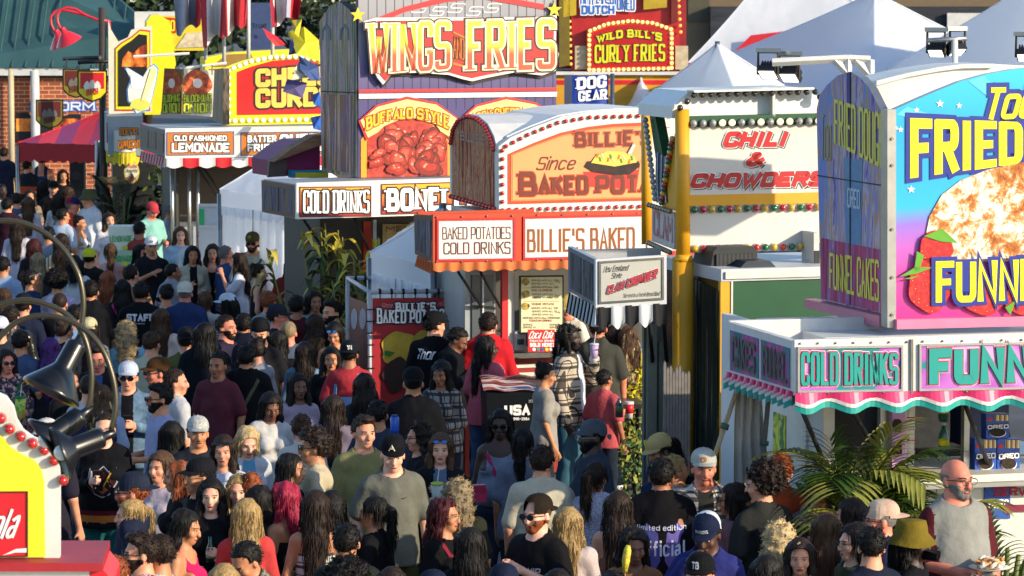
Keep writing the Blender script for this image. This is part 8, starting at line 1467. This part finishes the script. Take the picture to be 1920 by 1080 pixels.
pp(1266, 851, 1.74, 120, 'mt', 'short:y', 'tee:b8bcc4', 'man with dyed yellow hair and white shirt behind the butterfly print', face='mask')
pp(1320, 834, 1.84, 5, 'mr', 'short:a', 'jacket:plaid2', 'man in a pale grey cap and open plaid shirt facing the camera', hat='cap:a0a29c::o:b06a28', inner='2e2e2c')
pp(1374, 905, 1.66, -100, 'wt', 'mid:n', 'jacket:7a5a60', 'dark haired woman with sunglasses and dusty pink jacket', eye='s')
pp(1328, 949, 1.80, -20, 'md', 'short:k', 'jacket:2a2e6a', 'man in navy and white team cap and blue track jacket, hand at his face', hat='truck:141c34:bcc0c8:PATRIOTS:c8ccd4', inner='b4a890', arms='face down', hp=25, zones=[(1.12, 1.20, 'c0c0c8'), (1.06, 1.085, 'c0c0c8')])
pp(1313, 1029, 1.76, -10, 'mr', 'short:k', 'tee:18181c', 'man in a black cap with white emblem at the bottom edge', hat='cap:0c0c10::TB:b0b0b8', beard='1k')
pp(1430, 864, 1.80, -150, 'ml', 'afro:n', 'tee:2a2a28', 'man with a brown afro, black face mask and black backpack', hy=45, face='mask', arms='back down', print_=[('#1000 9000 9599 0599', .95, 1.38, -.17, .17, 'b', '101014', {'l': .05}), ('Y', 1.14, 1.28, .02, .1, 'b', 'c8c8c8', {'weight': .2})])
pp(1464, 849, 1.82, 172, 'mf', 'short:a', 'tee:b8502c', 'man with ginger hair in an orange tee with a white print on the back', g=1.1, print_=[('#0000 9900 9999 0099', 1.0, 1.33, -.03, .16, 'b', 'b89880', {}), ('#0500 9500 9599 0599', 1.03, 1.30, -.02, .15, 'b', 'c8b4a0', {'l': .003}), ('Y', 1.1, 1.26, .02, .11, 'b', '2a1c1a', dict(weight=.22)), ('EXIST', 1.04, 1.075, .0, .13, 'b', '2a1c1a', dict(weight=.2))])
pp(1462, 978, 1.66, 180, 'wf', 'curly:w', 'tee:b07a80', 'woman with curly golden blond hair seen from behind')
pp(1500, 1010, 1.66, -5, 'wl', 'front:n:0:w', 'tee:24242a', 'woman with blond streaked dark hair looking worried', hp=5)
pp(1436, 1040, 1.68, 180, 'wt', 'long:k', 'tee:14141a', 'woman with black hair at the bottom edge beside the worried woman')
pp(1538, 888, 1.70, 10, 'mt', 'short:k', 'tee:6a6070', 'man in mauve grey shirt shaded by the palm fronds', arms='bent bent')
pp(1594, 934, 1.68, -130, 'wl', 'mid:n', 'jacket:6a84a0', 'woman with dark hair, black face mask and light blue jacket', face='mask', hy=20)
pp(1652, 929, 1.78, -90, 'mr', 'buzz:g', 'tee:1e2440', 'man in pale pink trucker cap and navy tee facing left', hat='truckb:b89a88:c0a894', eye='g', g=1.15)
pp(1602, 980, 1.74, -70, 'mf', 'mid:k', 'tee:3c4430', 'young man with glasses and black hair in olive facing left', eye='g')
pp(1632, 986, 1.78, -150, 'ml', 'short:k', 'tee:161c2c', 'man with black hair and beard in navy at the bottom edge', hy=-20, beard='1k')
pp(1713, 971, 1.74, 70, 'mk', 'mid:k', 'long:0e0e12', 'person in a mustard bucket hat and black top at the bottom edge', hat='bucket:6a5a1c', face='mask')
r, h9 = pp(1793, 857, 2.02, 25, 'mr', 'bald:g', 'tee:raglan', 'stout man with glasses in grey and maroon raglan tee holding a funnel cake', eye='g:1c1814', beard='1g', g=1.35, arms='bent bent', pants='trousers:24262c', hy=10)
pp(945, 1048, 1.76, 180, 'ml', 'short:n', 'tee:1c2030', 'person in a navy and tan cap at the bottom edge', hat='capb:141c30')
pp(1046, 1066, 1.70, 175, 'wl', 'long:k', 'tee:2a2024', 'person with black hair at the bottom edge below the brown cap')
pp(1150, 1068, 1.70, 180, 'mo', 'short:k', 'tee:101014', 'person with black hair at the bottom edge below the crochet sweater')
pp(735, 1062, 1.66, 178, 'wl', 'mid:n', 'tee:4a3038', 'woman with dark hair at the bottom edge below the low ponytail')
pp(420, 1056, 1.66, 180, 'wf', 'long:y', 'tee:3a3030', 'woman with blond hair at the bottom edge below the camouflage hoodie')
pp(812, 1060, 1.74, 178, 'mt', 'short:k', 'tee:1a2036', 'person in a navy cap at the bottom edge below the reddish braids', hat='capb:161c30')
rv, _ = pp(1842, 800, 1.80, -60, 'ml', 'short:n', 'tee:2a2c30', 'vendor with brown hair inside the funnel cake window', depth=258); rv.location.z = .32
# ---- people between the rows
pp(32, 412, 1.66, 178, 'wl', 'long:n', 'tee:a8a4b0', 'woman with brown hair and pale lilac tee below the maroon tee')
pp(92, 424, 1.74, 160, 'mt', 'short:k', 'tee:6a7484', 'man with black hair in slate grey tee just above the striped shirt', hy=30)
pp(207, 455, 1.68, 190, 'wl', 'pony:h', 'tank:b49aa0', 'woman with light brown ponytail and dusty rose tank by the lemonade cartons')
pp(140, 478, 1.66, 175, 'wt', 'mid:k', 'tee:b0b4b8', 'woman with black bob and light grey tee beside the striped shirt')
pp(246, 496, 1.76, 170, 'ml', 'short:n', 'tee:8a6a50', 'man in a tan brown tee behind the staff shirt', hy=-30)
pp(302, 578, 1.68, 180, 'wl', 'long:b', 'tee:b4aaa4', 'woman with brown hair and oatmeal tee below the staff shirt')
pp(40, 618, 1.74, 150, 'mt', 'short:k', 'tee:3a4a6a', 'man in dull blue tee under the upper lamp arc', hy=20)
pp(132, 690, 1.66, 30, 'wl', 'long:n', 'long:121216', 'woman in black with clasped hands under the black lamp shade', arms='bent bent')
pp(408, 660, 1.72, -20, 'mo', 'short:k', 'tee:5a2a34', 'man in a wine red tee facing the camera between two large black tees')
pp(592, 590, 1.68, 170, 'wl', 'wavy:n', 'tee:8a94a8', 'woman with wavy brown hair and pale blue tee behind the beard in the white jacket')
pp(560, 700, 1.66, 20, 'wb', 'front:k', 'tee:9a8a98', 'woman with black hair and mauve grey tee beside the denim jacket and jeans')
pp(330, 690, 1.74, 120, 'ml', 'short:n', 'tee:b0b0b4', 'man in a light grey tee behind the lilac tee', hy=-20)
pp(566, 775, 1.66, 175, 'wl', 'bun:b', 'tee:c0b8b0', 'woman with brown bun and ivory tee above the cream tee')
pp(708, 748, 1.76, 178, 'mt', 'short:k', 'tee:2c3448', 'man with black hair in a slate navy tee behind the smiling olive tee')
pp(300, 846, 1.66, -30, 'wl', 'long:h', 'tee:a89ca8', 'woman with light brown hair and pale mauve tee behind the auburn waves')
pp(980, 800, 1.70, 175, 'wt', 'pony:k', 'tee:6a7080', 'woman with black ponytail and grey blue tee behind the cream polo')
pp(1160, 920, 1.66, 170, 'wl', 'long:n', 'tank:8a5a48', 'woman with brown hair and rust tank top beside the crochet sweater')
pp(1550, 960, 1.66, 178, 'wl', 'long:h', 'tee:98a4b0', 'woman with light brown hair and grey blue tee beside the light blue jacket')
pp(205, 398, 1.70, 20, 'wl', 'front:n', 'tee:c0bcc0', 'woman in a white tee between the bucket hat and the lemonade cartons')
pp(262, 415, 1.74, 170, 'mo', 'short:k', 'tee:8a3a34', 'man in brick red tee just below the mint tee')
pp(338, 425, 1.68, 10, 'wf', 'long:h', 'tee:9ab0c0', 'woman in pale blue tee below the lemonade vendor')
pp(382, 428, 1.74, -20, 'ml', 'short:n', 'tee:b8b0a0', 'man in a sand tee before the lemonade stand posts')
pp(524, 462, 1.70, -30, 'wl', 'wavy:b', 'tee:b49088', 'woman in pale terracotta tee beside the tall man in the olive cap')
pp(505, 545, 1.74, 160, 'mr', 'short:a', 'tee:7c8890', 'man with reddish hair in a grey tee behind the navy hoodie')
pp(385, 545, 1.66, 175, 'wl', 'pony:h', 'tee:c0b4b0', 'woman with light brown ponytail and shell pink tee beside the cream cap')
pp(590, 545, 1.70, 20, 'wo', 'mid:k', 'tee:6a8a8a', 'woman with black bob in a dusty teal tee below the corn stalks')
pp(285, 620, 1.74, 160, 'ml', 'short:b', 'tee:a8a890', 'man in a pale khaki tee above the brown patch cap')
pp(8, 540, 1.70, 150, 'wl', 'long:b', 'tee:b0a0a8', 'woman with brown hair and pale pink tee at the picture edge')
pp(140, 570, 1.72, 185, 'mt', 'short:k', 'tee:7088a8', 'man in a mid blue tee under the highest lamp arc')
pp(1066, 950, 1.66, 170, 'wl', 'long:y', 'tee:b8a8a4', 'woman with blond hair and blush tee below the cream polo')
# ---- held things
def cup(lb, p, m1, m2, r=.042, h=.15, lid=None):
    t = thing('drink_cup', lb, 'cup', p); mb = MB(); mb.lathe(p+V((0, 0, -.05)), [(r*.78, 0), (r, h)], m1, 16); mb.obj('cup_body', t); mb = MB(); mb.lathe(p+V((0, 0, h-.05)), [(r*1.06, 0), (r*1.06, .012), (r*.8, .018)], lid or m2, 16); mb.obj('lid', t); mb = MB(); mb.tube([p+V((0, 0, h-.04)), p+V((.015, 0, h+.07))], .004, 5, M('c8c8c8')); mb.obj('straw', t)
cup('yellow and green lemonade cup held by the woman in the floral top', h1[1], Mnoise('lemon_cup', [(.45, '4a9a40'), (.5, 'c8c030'), (.6, 'b8c060')], (18, 18, 18), .5), M('1a6a3a'), .05, .2)
cup('pale lilac plastic cup at the lips of the man with dreadlocks', h4[1], M('b09ac0', .3), M('c8c0d0', .3), .04, .12)
cup('clear cup with a yellow green lid held by the woman with blue sunglasses', h8[0], M('b0b8b0', .2), M('b8c42c', .4), .045, .17)
def slab(name, lb, cat, p, sz, m, rot, extra=None):
    t = thing(name, lb, cat, p); mb = MB(); mb.cbox(p, *sz, m, R(rot)); mb.obj('body', t); mb = MB(); mb.cbox(p+V((0, -.0, sz[2]*.5+.004)), sz[0]*.8, sz[1]*.8, .006, extra or m, R(rot)); mb.obj('top_face', t)
slab('phone', 'black phone in the hand of the young man in the denim jacket', 'phone', h2[1], (.075, .012, .15), M('101014', .2), 10, BLACK)
slab('paper_tray', 'white paper food tray held by the woman with sunglasses on her head', 'tray', (h3[0]+h3[1])/2, (.2, .12, .03), WHITE, 10, M('b89050', .7, .3, 20))
slab('phone', 'dark phone held up by the person in the crest jersey', 'phone', h6[0], (.075, .012, .15), M('0c0c10', .2), 20, BLACK)
mb = MB(); p = h7[1]; t = thing('green_bottle', 'small green bottle held by the woman with the white hood', 'bottle', p); mb.lathe(p-V((0, 0, .06)), [(.028, 0), (.028, .09), (.012, .13), (.012, .17)], M('0c3a24', .15, spec=.8), 12); mb.obj('glass', t); mb = MB(); mb.lathe(p-V((0, 0, .06)), [(.0285, .03), (.0285, .07)], M('c8c4a8'), 12); mb.obj('label_band', t)
p = (h9[0]+h9[1])/2+V((.03, -.05, .03)); t = thing('funnel_cake_plate', 'paper plate with funnel cake and napkins in the hands of the stout man', 'food', p); mb = MB(); mb.lathe(p, [(.07, 0), (.125, .018), (.128, .022), (.07, .006)], WHITE, 24); mb.obj('plate', t); mb = MB(); g = np.random.default_rng(2)
for k in range(9): a = g.uniform(0, 6.28); q = p+V((.05*math.cos(a), .05*math.sin(a), .025)); mb.tube([q+V((.045*math.cos(u+a), .045*math.sin(u+a), .01*math.sin(u*2+k)+.004*k)) for u in np.linspace(0, 5.5, 12)], .013, 6, CAKE)
mb.obj('cake', t); mb = MB(); mb.grid([[p+V((-.13+.16*i/5+.02*math.sin(j*2.), -.10+.05*j+.01*math.sin(i*3), -.03+.02*math.sin(i*1.7+j))) for i in range(6)] for j in range(4)], WHITE); mb.obj('napkin', t)
p = PS(740, 797, 252); t = thing('blue_tumbler', 'bright blue tumbler held up behind the black cap with the white letter', 'cup', p); mb = MB(); mb.lathe(p-V((0, 0, .06)), [(.028, 0), (.033, .03), (.034, .11), (.026, .125)], M('1c50b0', .3), 14); mb.obj('cup_body', t); mb = MB(); mb.lathe(p-V((0, 0, -.065)), [(.026, 0), (.022, .012)], M('0c2a60'), 14); mb.obj('lid', t)
p = PS(1172, 1057, 318); t = thing('fruit_skewer', 'yellow pineapple snack held before the mouth of the woman with braids', 'food', p); mb = MB(); mb.tube([p-V((0, 0, .05)), p+V((.005, 0, .02)), p+V((.015, 0, .08)), p+V((.018, 0, .11))], [.014, .024, .022, .012], 8, Mnoise('pineapple', [(.3, 'a88a18'), (.6, 'd8c838')], (40, 40, 40), .5, .6)); mb.obj('fruit', t); mb = MB(); mb.tube([p-V((0, 0, .13)), p-V((0, 0, .04))], .004, 5, M('a8906a')); mb.obj('stick', t)
p = PS(1214, 838, 250); t = thing('fruit_skewer', 'yellow fruit piece on a stick beside the beige cap', 'food', p); mb = MB(); mb.tube([p-V((0, 0, .05)), p, p+V((-.02, 0, .05))], [.014, .02, .012], 8, M('c8b430', .5, .2)); mb.obj('fruit', t); mb = MB(); mb.tube([p-V((0, 0, .14)), p-V((0, 0, .04))], .004, 5, M('a8906a')); mb.obj('stick', t)
q = PS(903, 925, 262); t = thing('handbag', 'pink crossbody bag at the hip of the woman in the grey tank top', 'bag', q); mb = MB(); mb.prism([q+V((-.07, 0, .05)), q+V((-.065, 0, -.06)), q+V((.035, 0, -.065)), q+V((.04, 0, .02)), q+V((.02, 0, .055))], (0, .06, 0), M('b02a50', .4, .1)); mb.obj('bag_body', t); mb = MB(); mb.prism([q+V((-.072, -.004, .055)), q+V((-.07, -.004, .01)), q+V((.042, -.004, .0)), q+V((.022, -.004, .06))], (0, .07, 0), M('981f44', .4)); mb.obj('flap', t)
q = PS(240, 620, 192)
